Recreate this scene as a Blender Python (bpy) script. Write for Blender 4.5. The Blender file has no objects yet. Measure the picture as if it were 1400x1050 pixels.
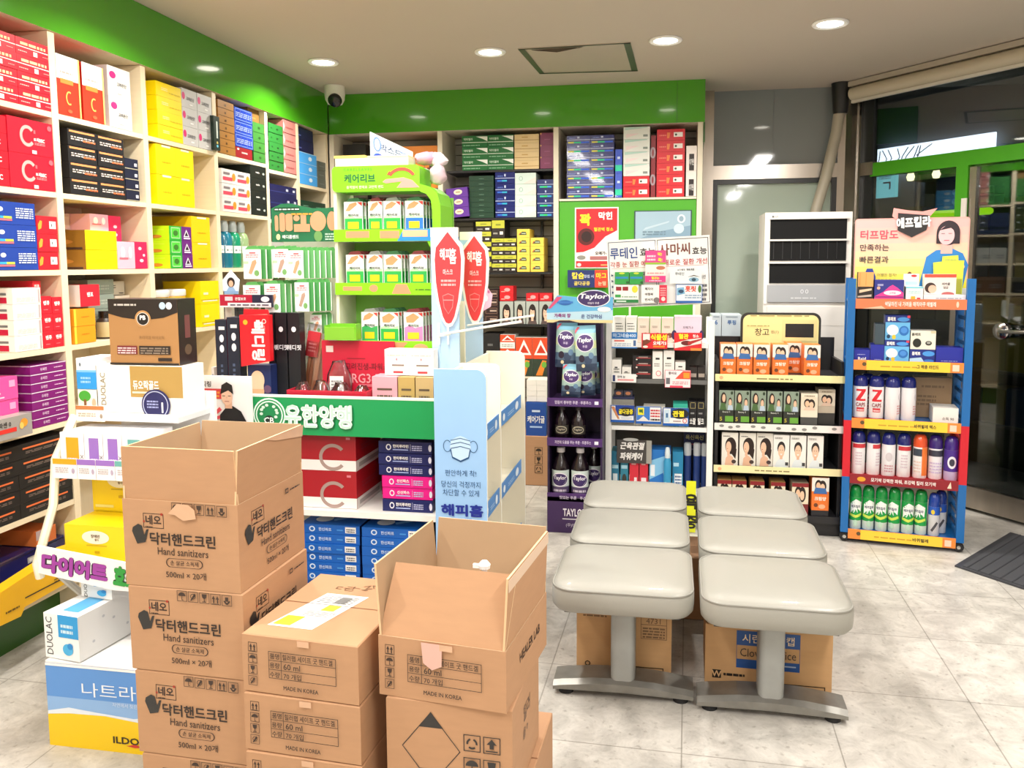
import bpy, math, random
from math import sin, cos, pi, radians as RAD, sqrt
from mathutils import Vector, Matrix, Euler
random.seed(7)
SC = bpy.context.scene
COL = SC.collection

# ---------------------------------------------------------------- camera
cd = bpy.data.cameras.new('camera'); cam = bpy.data.objects.new('camera', cd); COL.objects.link(cam)
cd.sensor_fit = 'HORIZONTAL'; cd.sensor_width = 36.0
cd.lens = 1111.2 / 1400 * 36.0
cd.shift_x = -(720.35 - 700) / 1400
cd.shift_y = (466.33 - 525) / 1400
cam.location = (0, 0, 1.4)
_yaw, _pitch, _roll = 0.17595, 0.09501, -0.00436
_f = Vector((-sin(_yaw) * cos(_pitch), cos(_yaw) * cos(_pitch), -sin(_pitch)))
_r = Vector((cos(_yaw), sin(_yaw), 0)); _u = _r.cross(_f)
_r2 = _r * cos(_roll) + _u * sin(_roll); _u2 = _u * cos(_roll) - _r * sin(_roll)
cam.rotation_euler = Matrix((_r2, _u2, -_f)).transposed().to_euler()
cd.clip_start = 0.05
SC.camera = cam

# ---------------------------------------------------------------- view and world
SC.view_settings.view_transform = 'Standard'; SC.view_settings.look = 'None'
SC.view_settings.gamma = 1.0; SC.view_settings.use_curve_mapping = False
SC.view_settings.exposure = 0.0
wd = bpy.data.worlds.new('world'); SC.world = wd; wd.use_nodes = True
wd.node_tree.nodes['Background'].inputs[0].default_value = (0.75, 0.82, 1.0, 1)
wd.node_tree.nodes['Background'].inputs[1].default_value = 0.06

# ---------------------------------------------------------------- materials
def lin(h):
    o = []
    for i in (0, 2, 4):
        c = int(h[i:i + 2], 16) / 255
        o.append(c / 12.92 if c <= 0.04045 else ((c + 0.055) / 1.055) ** 2.4)
    return (*o, 1.0)
_M = {}
def pmat(name, col, rough=0.5, metal=0.0, nscale=0, namt=0.0, bump=0.0, emit=0.0, trans=0.0, coat=0.0, ior=1.5, stretch=None, alpha=1.0):
    m = bpy.data.materials.new(name); m.use_nodes = True
    nt = m.node_tree; b = nt.nodes['Principled BSDF']
    b.inputs['Base Color'].default_value = col; b.inputs['Roughness'].default_value = rough
    b.inputs['Metallic'].default_value = metal; b.inputs['IOR'].default_value = ior
    b.inputs['Coat Weight'].default_value = coat; b.inputs['Transmission Weight'].default_value = trans
    b.inputs['Alpha'].default_value = alpha
    if emit:
        b.inputs['Emission Color'].default_value = col; b.inputs['Emission Strength'].default_value = emit
    if nscale:
        tc = nt.nodes.new('ShaderNodeTexCoord'); n = nt.nodes.new('ShaderNodeTexNoise')
        n.inputs['Scale'].default_value = nscale; n.inputs['Detail'].default_value = 3
        if stretch:
            mp = nt.nodes.new('ShaderNodeMapping'); mp.inputs['Scale'].default_value = stretch
            nt.links.new(tc.outputs['Object'], mp.inputs[0]); nt.links.new(mp.outputs[0], n.inputs['Vector'])
        else:
            nt.links.new(tc.outputs['Object'], n.inputs['Vector'])
        if namt:
            mx = nt.nodes.new('ShaderNodeMix'); mx.data_type = 'RGBA'
            mx.inputs[6].default_value = tuple(c * (1 - namt) for c in col[:3]) + (1,)
            mx.inputs[7].default_value = tuple(min(1, c * (1 + namt)) for c in col[:3]) + (1,)
            nt.links.new(n.outputs[0], mx.inputs[0]); nt.links.new(mx.outputs[2], b.inputs['Base Color'])
        if bump:
            bp = nt.nodes.new('ShaderNodeBump'); bp.inputs['Strength'].default_value = bump; bp.inputs['Distance'].default_value = 0.002
            nt.links.new(n.outputs[0], bp.inputs['Height']); nt.links.new(bp.outputs[0], b.inputs['Normal'])
    return m
NAMED = {}
def M(k):
    if k in NAMED: return NAMED[k]
    if k in _M: return _M[k]
    g = k.endswith('g'); h = k[:6]          # rrggbb paper print, rrggbbg glossy plastic
    m = pmat('print_' + k, lin(h), 0.22 if g else 0.42, nscale=9, namt=0.03, coat=0.3 if g else 0.0)
    _M[k] = m; return m

def named(k, hexc, **kw): NAMED[k] = pmat(k, lin(hexc), **kw)
named('cardboard', 'b58a66', rough=0.75, nscale=14, namt=0.07, bump=0.08, stretch=(1, 1, 5))
named('cardboard_light', 'c79c6c', rough=0.75, nscale=12, namt=0.07, bump=0.08, stretch=(1, 1, 5))
named('cardboard_inside', 'b49675', rough=0.85, nscale=14, namt=0.06)
named('tape', 'cfa584', rough=0.2, nscale=20, namt=0.08, coat=0.4)
named('birch', 'ead9b8', rough=0.45, nscale=6, namt=0.06, stretch=(1, 1, 12))
named('birch_pale', 'e6dcc6', rough=0.45, nscale=6, namt=0.05, stretch=(1, 12, 1))
named('green_gloss', '4aa01e', rough=0.12, nscale=2.5, namt=0.04, coat=0.5)
named('green_panel', '4aa61c', rough=0.35, nscale=2.5, namt=0.04)
named('green_dark', '2c5a1c', rough=0.3, nscale=3, namt=0.05)
named('leather', '98968d', rough=0.42, nscale=160, namt=0.02, bump=0.06, coat=0.1)
named('leather_side', '8d8b83', rough=0.42, nscale=160, namt=0.02, bump=0.06, coat=0.1)
named('steel', 'a4a39f', rough=0.33, metal=0.85, nscale=60, namt=0.12, stretch=(1, 1, 0.1))
named('steel_worn', '8c8a84', rough=0.42, metal=0.7, nscale=18, namt=0.3, bump=0.1)
named('column_paint', '9fa19e', rough=0.45, metal=0.3, nscale=16, namt=0.12, bump=0.1)
named('rubber', '1c1c1e', rough=0.7, nscale=30, namt=0.1)
named('slat_grey', 'a9a297', rough=0.6, nscale=5, namt=0.05)
named('wire_white', 'f2f2ee', rough=0.35, nscale=10, namt=0.02)
named('black_metal', '1d1c1f', rough=0.4, nscale=20, namt=0.1)
named('rack_blue', '1667ad', rough=0.35, nscale=14, namt=0.05)
named('rack_red', 'd01a2c', rough=0.35, nscale=14, namt=0.05)
named('white_plastic', 'f3f1ea', rough=0.3, nscale=10, namt=0.015)
named('cream_plastic', 'efe8d2', rough=0.35, nscale=10, namt=0.015)
named('clear_plastic', 'ffffff', rough=0.05, trans=0.92, ior=1.3, nscale=10, namt=0.01)
named('foil', 'd8dde0', rough=0.18, metal=0.5, nscale=25, namt=0.08, bump=0.5)
named('ceiling_paint', 'cbbfb2', rough=0.8, nscale=1.2, namt=0.03)
named('chrome', 'c4c2be', rough=0.18, metal=1.0, nscale=8, namt=0.04)
named('frame_steel', 'b3aa9f', rough=0.22, metal=0.9, nscale=40, namt=0.1, stretch=(1, 1, 0.05))
named('dark_frame', '2b2d2e', rough=0.3, nscale=12, namt=0.08)
named('lamp_face', 'fff6e6', emit=9.0, nscale=4, namt=0.01)
named('skin', 'e9b99a', rough=0.5, nscale=12, namt=0.03)
named('matte_black', '060607', rough=0.9, nscale=8, namt=0.1)
named('concrete_dark', '55544f', rough=0.8, nscale=6, namt=0.1)

# ---------------------------------------------------------------- lettering (outlines of the built-in font, cached)
_T = {}
def glyphs(s, bold=0.0, shear=0.0):
    k = (s, bold, shear)
    if bold and k not in _T:
        # a heavier weight: the same outlines laid a little beside each other
        v, f, w, h, n = glyphs(s, 0.0, shear); V = []; F = []
        for i in range(8 if bold > 0.05 else 5):
            a = 2 * pi * i / (8 if bold > 0.05 else 5); b = len(V); V += [(x + bold * cos(a), y + bold * sin(a)) for x, y in v]; F += [tuple(b + j for j in q) for q in f]
        _T[k] = (V, F, w + 2 * bold, h + 2 * bold, len(v))
    if k not in _T:
        c = bpy.data.curves.new('t', 'FONT'); c.body = s; c.size = 1; c.resolution_u = 2; c.shear = shear
        o = bpy.data.objects.new('t', c); me = bpy.data.meshes.new_from_object(o)
        v = [(p.co.x, p.co.y) for p in me.vertices]; f = [tuple(p.vertices) for p in me.polygons]
        bpy.data.objects.remove(o); bpy.data.curves.remove(c); bpy.data.meshes.remove(me)
        if v:
            x0 = min(a for a, b in v); x1 = max(a for a, b in v); y0 = min(b for a, b in v); y1 = max(b for a, b in v)
        else: x0 = y0 = 0; x1 = y1 = 1
        # faces must look along +z
        g = []
        for q in f:
            a = sum(v[q[i]][0] * v[q[(i + 1) % len(q)]][1] - v[q[(i + 1) % len(q)]][0] * v[q[i]][1] for i in range(len(q)))
            g.append(q if a > 0 else q[::-1])
        _T[k] = ([((a - (x0 + x1) / 2), (b - (y0 + y1) / 2)) for a, b in v], g, x1 - x0, y1 - y0, max(1, len(v)))
    return _T[k]

# ---------------------------------------------------------------- mesh builder
class MB:
    def __init__(s): s.v = []; s.f = []; s.m = []; s.slots = []
    def mi(s, k):
        if k not in s.slots: s.slots.append(k)
        return s.slots.index(k)
    def add(s, vs, fs, mat, T=None):
        b = len(s.v); k = s.mi(mat)
        s.v += [tuple(T @ Vector(p)) for p in vs] if T else [tuple(p) for p in vs]
        for q in fs: s.f.append(tuple(b + i for i in q)); s.m.append(k)
        return s
    def box(s, x0, y0, z0, x1, y1, z1, mat, T=None, mats=None):
        V = [(x0, y0, z0), (x1, y0, z0), (x1, y1, z0), (x0, y1, z0), (x0, y0, z1), (x1, y0, z1), (x1, y1, z1), (x0, y1, z1)]
        Q = {'B': (3, 2, 1, 0), 'T': (4, 5, 6, 7), 'F': (0, 1, 5, 4), 'R': (1, 2, 6, 5), 'K': (2, 3, 7, 6), 'L': (3, 0, 4, 7)}
        b = len(s.v); s.v += [tuple(T @ Vector(p)) for p in V] if T else V
        for k, q in Q.items():
            s.f.append(tuple(b + i for i in q)); s.m.append(s.mi((mats or {}).get(k, mat)))
        return s
    def rings(s, rs, mat, closed=True, cap0=True, cap1=True, T=None, mats=None):
        n = len(rs[0]); vs = [p for r in rs for p in r]; b = len(s.v)
        s.v += [tuple(T @ Vector(p)) for p in vs] if T else [tuple(p) for p in vs]
        for i in range(len(rs) - 1):
            k = s.mi(mats[i] if mats else mat)
            for j in range(n if closed else n - 1):
                j2 = (j + 1) % n
                s.f.append((b + i * n + j, b + i * n + j2, b + (i + 1) * n + j2, b + (i + 1) * n + j)); s.m.append(k)
        if cap0: s.f.append(tuple(b + j for j in range(n - 1, -1, -1))); s.m.append(s.mi(mats[0] if mats else mat))
        if cap1: s.f.append(tuple(b + (len(rs) - 1) * n + j for j in range(n))); s.m.append(s.mi(mats[-1] if mats else mat))
        return s
    def lathe(s, prof, mat, c=(0, 0, 0), n=20, mats=None, T=None, sx=1, sy=1):
        return s.rings([[(c[0] + r * sx * cos(2 * pi * j / n), c[1] + r * sy * sin(2 * pi * j / n), c[2] + z) for j in range(n)] for r, z in prof], mat, mats=mats, T=T)
    def tube(s, pts, r, mat, n=8, T=None):
        P = [Vector(p) for p in pts]; rs = []; up = None
        for i, p in enumerate(P):
            t = (P[min(i + 1, len(P) - 1)] - P[max(i - 1, 0)]).normalized()
            a = Vector((0, 0, 1)) if abs(t.z) < 0.9 else Vector((1, 0, 0))
            if up is not None and abs(up.dot(t)) < 0.95: a = up
            x = a.cross(t).normalized(); y = t.cross(x).normalized(); up = y
            rs.append([tuple(p + x * (r * cos(2 * pi * j / n)) + y * (r * sin(2 * pi * j / n))) for j in range(n)])
        return s.rings(rs, mat, T=T)
    def prism(s, pts, y0, y1, mat, T=None, front=None):
        # outline in x,z extruded from y0 (front) to y1 (back); pts counter-clockwise seen from the front
        n = len(pts)
        vs = [(x, y0, z) for x, z in pts] + [(x, y1, z) for x, z in pts]
        s.add(vs, [tuple(range(n))], front or mat, T)
        b = len(s.v) - 2 * n; k = s.mi(mat)
        s.f.append(tuple(b + n + j for j in range(n - 1, -1, -1))); s.m.append(k)
        for j in range(n):
            j2 = (j + 1) % n; s.f.append((b + j, b + n + j, b + n + j2, b + j2)); s.m.append(k)
        return s
    def face(s, P, w, h, N=None, T=None): return Face(s, P, w, h, T)
    def front(s, x0, z0, x1, z1, y, T=None):
        return Face(s, lambda u, v, e: (x0 + (x1 - x0) * u, y - e, z0 + (z1 - z0) * v), abs(x1 - x0), abs(z1 - z0), T)
    def build(s, name, parent=None, loc=(0, 0, 0), rz=0.0, smooth=None):
        me = bpy.data.meshes.new(name); me.from_pydata(s.v, [], s.f)
        for k in s.slots: me.materials.append(M(k))
        me.polygons.foreach_set('material_index', s.m)
        if smooth:
            me.polygons.foreach_set('use_smooth', [True] * len(s.f)); me.set_sharp_from_angle(angle=RAD(smooth))
        me.update()
        o = bpy.data.objects.new(name, me); COL.objects.link(o); o.location = loc; o.rotation_euler = (0, 0, rz)
        if parent: o.parent = parent
        return o

class Face:
    """printing on a face: u to the right, v up, both 0..1; every mark lies a hair above the one before"""
    def __init__(s, mb, P, w, h, T=None, e=0.0006): s.mb = mb; s.P = P; s.w = w; s.h = h; s.T = T; s.e = e; s.k = 0; s.curved = False
    def pts(s, uv, fs, c, per=0):
        s.k += 1
        s.mb.add([s.P(u, v, s.e + 0.00025 * s.k + (i // per * 0.00003 if per else 0)) for i, (u, v) in enumerate(uv)], fs, c, s.T)
    def r(s, u0, v0, u1, v1, c, n=1):
        uv = [(u0 + (u1 - u0) * i / n, v) for i in range(n + 1) for v in (v0, v1)]
        s.pts(uv, [(2 * i, 2 * i + 2, 2 * i + 3, 2 * i + 1) for i in range(n)], c)
    def e_(s, u, v, ru, rv, c, n=24):
        if s.curved:
            uv = [(u + ru * q / 4 * cos(2 * pi * i / n), v + rv * q / 4 * sin(2 * pi * i / n)) for q in range(5) for i in range(n)]
            s.pts(uv, [(q * n + i, q * n + n + i, q * n + n + (i + 1) % n, q * n + (i + 1) % n) for q in range(4) for i in range(n)], c); return
        s.pts([(u + ru * cos(2 * pi * i / n), v + rv * sin(2 * pi * i / n)) for i in range(n)], [tuple(range(n))], c)
    def o(s, u, v, ru, rv, th, c, n=28, a0=0, a1=360):
        A = [RAD(a0 + (a1 - a0) * i / n) for i in range(n + 1)]
        uv = [q for a in A for q in ((u + ru * cos(a), v + rv * sin(a)), (u + (ru + th / s.w) * cos(a), v + (rv + th / s.h) * sin(a)))]
        s.pts(uv, [(2 * i, 2 * i + 1, 2 * i + 3, 2 * i + 2) for i in range(n)], c)
    def p(s, pts, c):
        if s.curved:
            n = len(pts); cu = sum(q[0] for q in pts) / n; cv = sum(q[1] for q in pts) / n
            D = [(a[0] + (b[0] - a[0]) * k / 3, a[1] + (b[1] - a[1]) * k / 3) for a, b in zip(pts, list(pts[1:]) + [pts[0]]) for k in range(3)]; n = len(D)
            s.pts([(cu + (u - cu) * q / 4, cv + (v - cv) * q / 4) for q in range(5) for u, v in D], [(q * n + i, q * n + n + i, q * n + n + (i + 1) % n, q * n + (i + 1) % n) for q in range(4) for i in range(n)], c); return
        s.pts(pts, [tuple(range(len(pts)))], c)
    def b(s, u0, v0, u1, v1, th, c):
        a, d = th / s.w, th / s.h
        for q in ((u0, v0, u1, v0 + d), (u0, v1 - d, u1, v1), (u0, v0, u0 + a, v1), (u1 - a, v0, u1, v1)):
            s.r(*q, c); s.k -= 1
        s.k += 1
    def t(s, u, v, h, text, c, bold=0.0, maxw=None, rot=0, shear=0.0, width=None):
        vs, fs, tw, th, per = glyphs(text, bold, shear)
        sc = h * s.h / th; sx = sc
        lim = (maxw or 9) * s.w
        if width: sx = width * s.w / tw
        elif tw * sc > lim: sx = lim / tw
        ca, sa = cos(RAD(rot)), sin(RAD(rot)); uv = []
        for a, b in vs:
            a *= sx; b *= sc
            uv.append((u + (a * ca - b * sa) / s.w, v + (a * sa + b * ca) / s.h))
        s.pts(uv, fs, c, per)
    def d(s, u0, v0, u1, v1, rows, c, seed=1):
        rnd = random.Random(seed); uv = []; fs = []; dv = (v1 - v0) / rows
        for i in range(rows):
            x = u0; y = v0 + dv * i
            while x < u1 - 0.01:
                L = min((u1 - u0) * rnd.uniform(0.08, 0.3), u1 - x); k = len(uv)
                uv += [(x, y), (x + L, y), (x + L, y + dv * 0.55), (x, y + dv * 0.55)]; fs.append((k, k + 1, k + 2, k + 3))
                x += L + (u1 - u0) * 0.04
        s.pts(uv, fs, c)
    def do(s, decs):
        for q in decs: getattr(s, 'e_' if q[0] == 'e' else q[0])(*q[1:-1], **q[-1]) if isinstance(q[-1], dict) else getattr(s, 'e_' if q[0] == 'e' else q[0])(*q[1:])

def boxfaces(mb, w, d, h, decs, x0=0, y0=0, z0=0, T=None):
    P = {'F': (lambda u, v, e: (x0 + w * u, y0 - e, z0 + h * v), w, h), 'K': (lambda u, v, e: (x0 + w - w * u, y0 + d + e, z0 + h * v), w, h),
         'R': (lambda u, v, e: (x0 + w + e, y0 + d * u, z0 + h * v), d, h), 'L': (lambda u, v, e: (x0 - e, y0 + d - d * u, z0 + h * v), d, h),
         'T': (lambda u, v, e: (x0 + w * u, y0 + d * v, z0 + h + e), w, d)}
    for k, L in decs.items():
        f, a, b = P[k]; Face(mb, f, a, b, T).do(L)

# ---------------------------------------------------------------- things
def prop(o, label=None, cat=None, group=None, kind=None):
    if label: label = short(label)
    for k, v in (('label', label), ('category', cat), ('group', group), ('kind', kind)):
        if v: o[k] = v
    return o
def empty(name, loc, label, cat, rz=0.0, group=None):
    o = bpy.data.objects.new(name, None); COL.objects.link(o); o.location = loc; o.rotation_euler = (0, 0, rz); o.empty_display_size = 0.1
    return prop(o, label, cat, group)
def dup(o, loc, rz=None, label=None, parent=None, **kw):
    c = o.copy(); COL.objects.link(c)
    if parent: c.parent = parent
    else: c.location = loc
    if rz is not None: c.rotation_euler = (0, 0, rz)
    if label: c['label'] = label
    for ch in o.children: dup(ch, None, None, None, c)
    return c
NTH = ['first', 'second', 'third', 'fourth', 'fifth', 'sixth', 'seventh', 'eighth', 'ninth', 'tenth']
def rowword(i, n):
    if n == 1: return ''
    if n == 2: return ('lower', 'upper')[i]
    if n == 3: return ('bottom', 'middle', 'top')[i]
    if i == 0: return 'bottom'
    if i == n - 1: return 'top'
    if i == n - 2 and n > 4: return 'next to top'
    return NTH[i] + ' up'
def colword(i, n):
    if n == 1: return ''
    if n == 2: return ('left', 'right')[i]
    if n == 3: return ('left', 'middle', 'right')[i]
    return 'leftmost' if i == 0 else 'rightmost' if i == n - 1 else NTH[i]
def poslabel(desc, place, r, rows, c, cols):
    a, b = rowword(r, rows), colword(c, cols)
    place = place.replace('of the', 'of').replace('the ', '')
    s = desc
    if a and b: s += ', %s in %s column' % (a, b)
    elif a: s += ', %s of stack' % a
    elif b: s += ', %s of row' % b
    return short(s + ', ' + place)
def short(s):
    """at most 16 words"""
    for a, b in ((' in ', ' '), (' column', ''), (' with a ', ' with '), (' of stack', ''), (' and a ', ' and '), (' on the ', ' on '), (' of the ', ' of '), (' the ', ' '), (' a ', ' ')):
        if len(s.replace(',', '').split()) > 16: s = s.replace(a, b)
    return s
def carton(name, w, d, h, col, decs=None, mats=None):
    mb = MB(); mb.box(0, 0, 0, w, d, h, col, mats=mats)
    if decs: boxfaces(mb, w, d, h, {'F': decs} if isinstance(decs, list) else decs)
    return mb.build(name)
def stack(name, desc, place, x, y, z, rz, W, D, H, cols, rows, col, decs=None, mats=None, cat='box', gx=0.0015, gz=0.001, jit=0.003, lean=0.0, skip=()):
    """cols x rows of equal cartons; W and H are those of the whole stack"""
    w, h = W / cols - gx, H / rows - gz
    first = None; ca, sa = cos(rz), sin(rz); rnd = random.Random(hash((name, round(x, 3), round(z, 3))) if False else int(abs(x * 1000 + y * 77 + z * 313)))
    if isinstance(decs, list): decs = {'F': decs}
    n = cols * rows - len(skip)
    for c in range(cols):
        for r in range(rows):
            if (c, r) in skip: continue
            o = first.copy() if first else carton(name, w, D, h, col, decs, mats)
            if first: COL.objects.link(o)
            first = first or o
            lx = c * W / cols + lean * r; ly = rnd.uniform(0, jit)
            o.location = (x + lx * ca - ly * sa, y + lx * sa + ly * ca, z + 0.0015 + r * H / rows); o.rotation_euler = (0, 0, rz)
            prop(o, poslabel(desc, place, r, rows, c, cols), cat, ('%s, %s' % (desc, place)) if n > 1 else None)
    return first
SHELVES = (1.967, 1.673, 1.384, 1.095, 0.81)
def snap(z, S=SHELVES):
    b = min(S, key=lambda q: abs(q - z)); return b if abs(b - z) < 0.035 else z
XF = -2.27
def SL(name, desc, place, q, cols, rows, col, decs=None, d=0.2, dx=0.0, sn=True, **kw):
    """a stack on the wall shelving: q = (y0, y1, z0, z1) in metres, faces turned to +x"""
    SS = SHELVES if q[0] < 4.36 else (1.944, 1.66, 1.384, 1.095, 0.81) if q[0] < 4.75 else (1.9, 1.66, 1.384, 1.095, 0.81)
    y0, y1, z0, z1 = q; z = snap(z0, SS) if sn else z0; d = min(d, 0.31 - dx)
    up = [s for s in SS if s > z + 0.05] if sn else []
    if up: z1 = min(z1, up[-1] - 0.024)
    if y0 < 2.742 < y1: y1 = 2.7235
    if y1 - y0 > 0.06 or dx >= 0:
        if cols == 1 or y0 > 2.6: y0, y1 = between(y0, y1, UL, 0.0185)
        y0, y1 = fit(y0, y1, dx, dx + d, z, z1, 'L')
    return stack(name, desc, place, XF - dx, y0, z, pi / 2, y1 - y0, min(d, 0.29 - dx), z1 - z, cols, rows, col, decs, **kw)
def SB(name, desc, place, q, Y, cols, rows, col, decs=None, d=0.18, z=None, **kw):
    """a stack facing the shop front (-y): q = (x0, x1, z0, z1)"""
    x0, x1, z0, z1 = q; zz = z0 if z is None else z; d = min(d, 5.54 - Y)
    if Y > 5.19: x0, x1 = between(x0, x1, UB, 0.018); x0, x1 = fit(x0, x1, Y, Y + d, zz, z1, 'B')
    return stack(name, desc, place, x0, Y, zz, 0.0, x1 - x0, d, z1 - zz, cols, rows, col, decs, **kw)
_REG = []
def fit(a0, a1, lo, hi, z0, z1, key):
    """keep a stack between the uprights beside it and clear of the stacks already there"""
    for k, b0, b1, c0, c1, y0, y1 in _REG:
        if k == key and min(z1, c1) - max(z0, c0) > 0.004 and min(hi, y1) - max(lo, y0) > 0.004:
            if b0 <= a0 < b1 < a1 and b1 - a0 < 0.045: a0 = b1 + 0.001
            elif a0 < b0 < a1 <= b1 and a1 - b0 < 0.045: a1 = b0 - 0.001
    _REG.append((key, a0, a1, z0, z1, lo, hi)); return a0, a1
def between(a0, a1, U, t):
    m = (a0 + a1) / 2
    lo = [u for u in U if u < m]; hi = [u for u in U if u > m]
    if lo: a0 = max(a0, lo[-1] + t)
    if hi: a1 = min(a1, hi[0] - t)
    return a0, a1
UL = (1.64, 2.19, 2.742, 3.274, 3.832, 4.364, 4.755, 5.19); UB = (-2.25, -1.5, -0.735, 0.165)
def struct(name, mb, **kw): return prop(mb.build(name, **kw), kind='structure')
def single(o, label, cat, group=None): return prop(o, label, cat, group)


# ================================================================ lamps that light the room (their fixtures come with the ceiling)
def area(name, loc, sx, sy, power, col=(1, 0.975, 0.95), rot=(0, 0, 0), spread=180):
    l = bpy.data.lights.new(name, 'AREA'); l.shape = 'RECTANGLE'; l.size = sx; l.size_y = sy; l.energy = power; l.color = col; l.spread = RAD(spread)
    o = bpy.data.objects.new(name, l); COL.objects.link(o); o.location = loc; o.rotation_euler = rot; return o
STRIPS = [(0.9, 2.15), (-0.95, 2.15), (0.95, 0.2), (-0.95, 0.2), (0.95, -2.2), (-0.95, -2.2)]
DOWN = [(-1.914, 4.362), (-0.96, 4.326), (-0.044, 4.274), (0.719, 4.129), (1.72, 3.3), (-1.75, 2.95), (-1.75, 1.4)]
CEIL = 2.52
for x, y in STRIPS: area('strip_light', (x, y, CEIL - 0.065), 0.16, 1.15, 29 if y > 2 else 36)
for x, y in DOWN: area('downlight_beam', (x, y, CEIL - 0.03), 0.1, 0.1, 18 if x < -1.7 else 15, (1, 0.95, 0.88), spread=150)

# ================================================================ setting
FLOORM = bpy.data.materials.new('vinyl_floor'); FLOORM.use_nodes = True
def _floor():
    nt = FLOORM.node_tree; b = nt.nodes['Principled BSDF']; N = nt.nodes.new; L = nt.links.new
    tc = N('ShaderNodeTexCoord'); mp = N('ShaderNodeMapping'); mp.inputs['Rotation'].default_value = (0, 0, 0.02); L(tc.outputs['Object'], mp.inputs[0])
    n1 = N('ShaderNodeTexNoise'); n1.inputs['Scale'].default_value = 9; n1.inputs['Detail'].default_value = 8; n1.inputs['Roughness'].default_value = 0.72; n1.inputs['Distortion'].default_value = 0.5
    n2 = N('ShaderNodeTexNoise'); n2.inputs['Scale'].default_value = 1.1; n2.inputs['Detail'].default_value = 5
    n3 = N('ShaderNodeTexNoise'); n3.inputs['Scale'].default_value = 45; n3.inputs['Detail'].default_value = 3
    for n in (n1, n2, n3): L(mp.outputs[0], n.inputs['Vector'])
    r = N('ShaderNodeValToRGB'); r.color_ramp.elements[0].position = 0.36; r.color_ramp.elements[0].color = lin('aeaaa3'); r.color_ramp.elements[1].position = 0.62; r.color_ramp.elements[1].color = lin('d2cec6')
    L(n1.outputs[0], r.inputs[0])
    r2 = N('ShaderNodeValToRGB'); r2.color_ramp.elements[0].position = 0.3; r2.color_ramp.elements[0].color = (0.72, 0.71, 0.69, 1); r2.color_ramp.elements[1].position = 0.6; r2.color_ramp.elements[1].color = (1, 1, 1, 1)
    L(n2.outputs[0], r2.inputs[0])
    mx = N('ShaderNodeMix'); mx.data_type = 'RGBA'; mx.blend_type = 'MULTIPLY'; mx.inputs[0].default_value = 1; L(r.outputs[0], mx.inputs[6]); L(r2.outputs[0], mx.inputs[7])
    r3 = N('ShaderNodeValToRGB'); r3.color_ramp.elements[0].position = 0.28; r3.color_ramp.elements[0].color = (0.6, 0.58, 0.56, 1); r3.color_ramp.elements[1].position = 0.4; r3.color_ramp.elements[1].color = (1, 1, 1, 1)
    L(n3.outputs[0], r3.inputs[0])
    m2 = N('ShaderNodeMix'); m2.data_type = 'RGBA'; m2.blend_type = 'MULTIPLY'; m2.inputs[0].default_value = 0.7; L(mx.outputs[2], m2.inputs[6]); L(r3.outputs[0], m2.inputs[7])
    br = N('ShaderNodeTexBrick'); br.offset = 0.0; br.inputs['Scale'].default_value = 1.0; br.inputs['Brick Width'].default_value = 0.45; br.inputs['Row Height'].default_value = 0.45; br.inputs['Mortar Size'].default_value = 0.0022
    br.inputs['Color1'].default_value = br.inputs['Color2'].default_value = (1, 1, 1, 1); br.inputs['Mortar'].default_value = (0.6, 0.59, 0.57, 1)
    L(mp.outputs[0], br.inputs['Vector'])
    m3 = N('ShaderNodeMix'); m3.data_type = 'RGBA'; m3.blend_type = 'MULTIPLY'; m3.inputs[0].default_value = 1; L(m2.outputs[2], m3.inputs[6]); L(br.outputs[0], m3.inputs[7])
    L(m3.outputs[2], b.inputs['Base Color']); b.inputs['Roughness'].default_value = 0.32
_floor(); NAMED['vinyl_floor'] = FLOORM
def glassmat(name, tint, refl=0.12, rough=0.02):
    m = bpy.data.materials.new(name); m.use_nodes = True; nt = m.node_tree; nt.nodes.clear(); N = nt.nodes.new
    out = N('ShaderNodeOutputMaterial'); tr = N('ShaderNodeBsdfTransparent'); tr.inputs[0].default_value = tint
    gl = N('ShaderNodeBsdfGlossy'); gl.inputs['Roughness'].default_value = rough; gl.inputs[0].default_value = (0.95, 0.97, 1, 1)
    fr = N('ShaderNodeFresnel'); fr.inputs[0].default_value = 1.5; ad = N('ShaderNodeMath'); ad.operation = 'ADD'; ad.inputs[1].default_value = refl
    mx = N('ShaderNodeMixShader'); L = nt.links.new
    L(fr.outputs[0], ad.inputs[0]); L(ad.outputs[0], mx.inputs[0]); L(tr.outputs[0], mx.inputs[1]); L(gl.outputs[0], mx.inputs[2]); L(mx.outputs[0], out.inputs[0])
    NAMED[name] = m
glassmat('shop_glass', (0.62, 0.66, 0.66, 1), 0.05)
glassmat('film', (0.93, 0.94, 0.95, 1), 0.05, 0.14)
glassmat('smoked_glass', (0.4, 0.43, 0.45, 1), 0.06)
named('filmed_glass', 'b9c8bb', rough=0.06, nscale=3, namt=0.03, coat=0.6)
named('upper_film', '858b8d', rough=0.05, nscale=4, namt=0.05, coat=0.5)
named('plaster', 'd8d2c6', rough=0.8, nscale=5, namt=0.03)
named('street_dark', '5a6064', rough=0.8, nscale=3, namt=0.15)
named('reflected_sky_glow', 'f2f6ff', emit=10, nscale=3, namt=0.05)  # glow put in for the bright sky reflected in the upper glass

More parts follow.
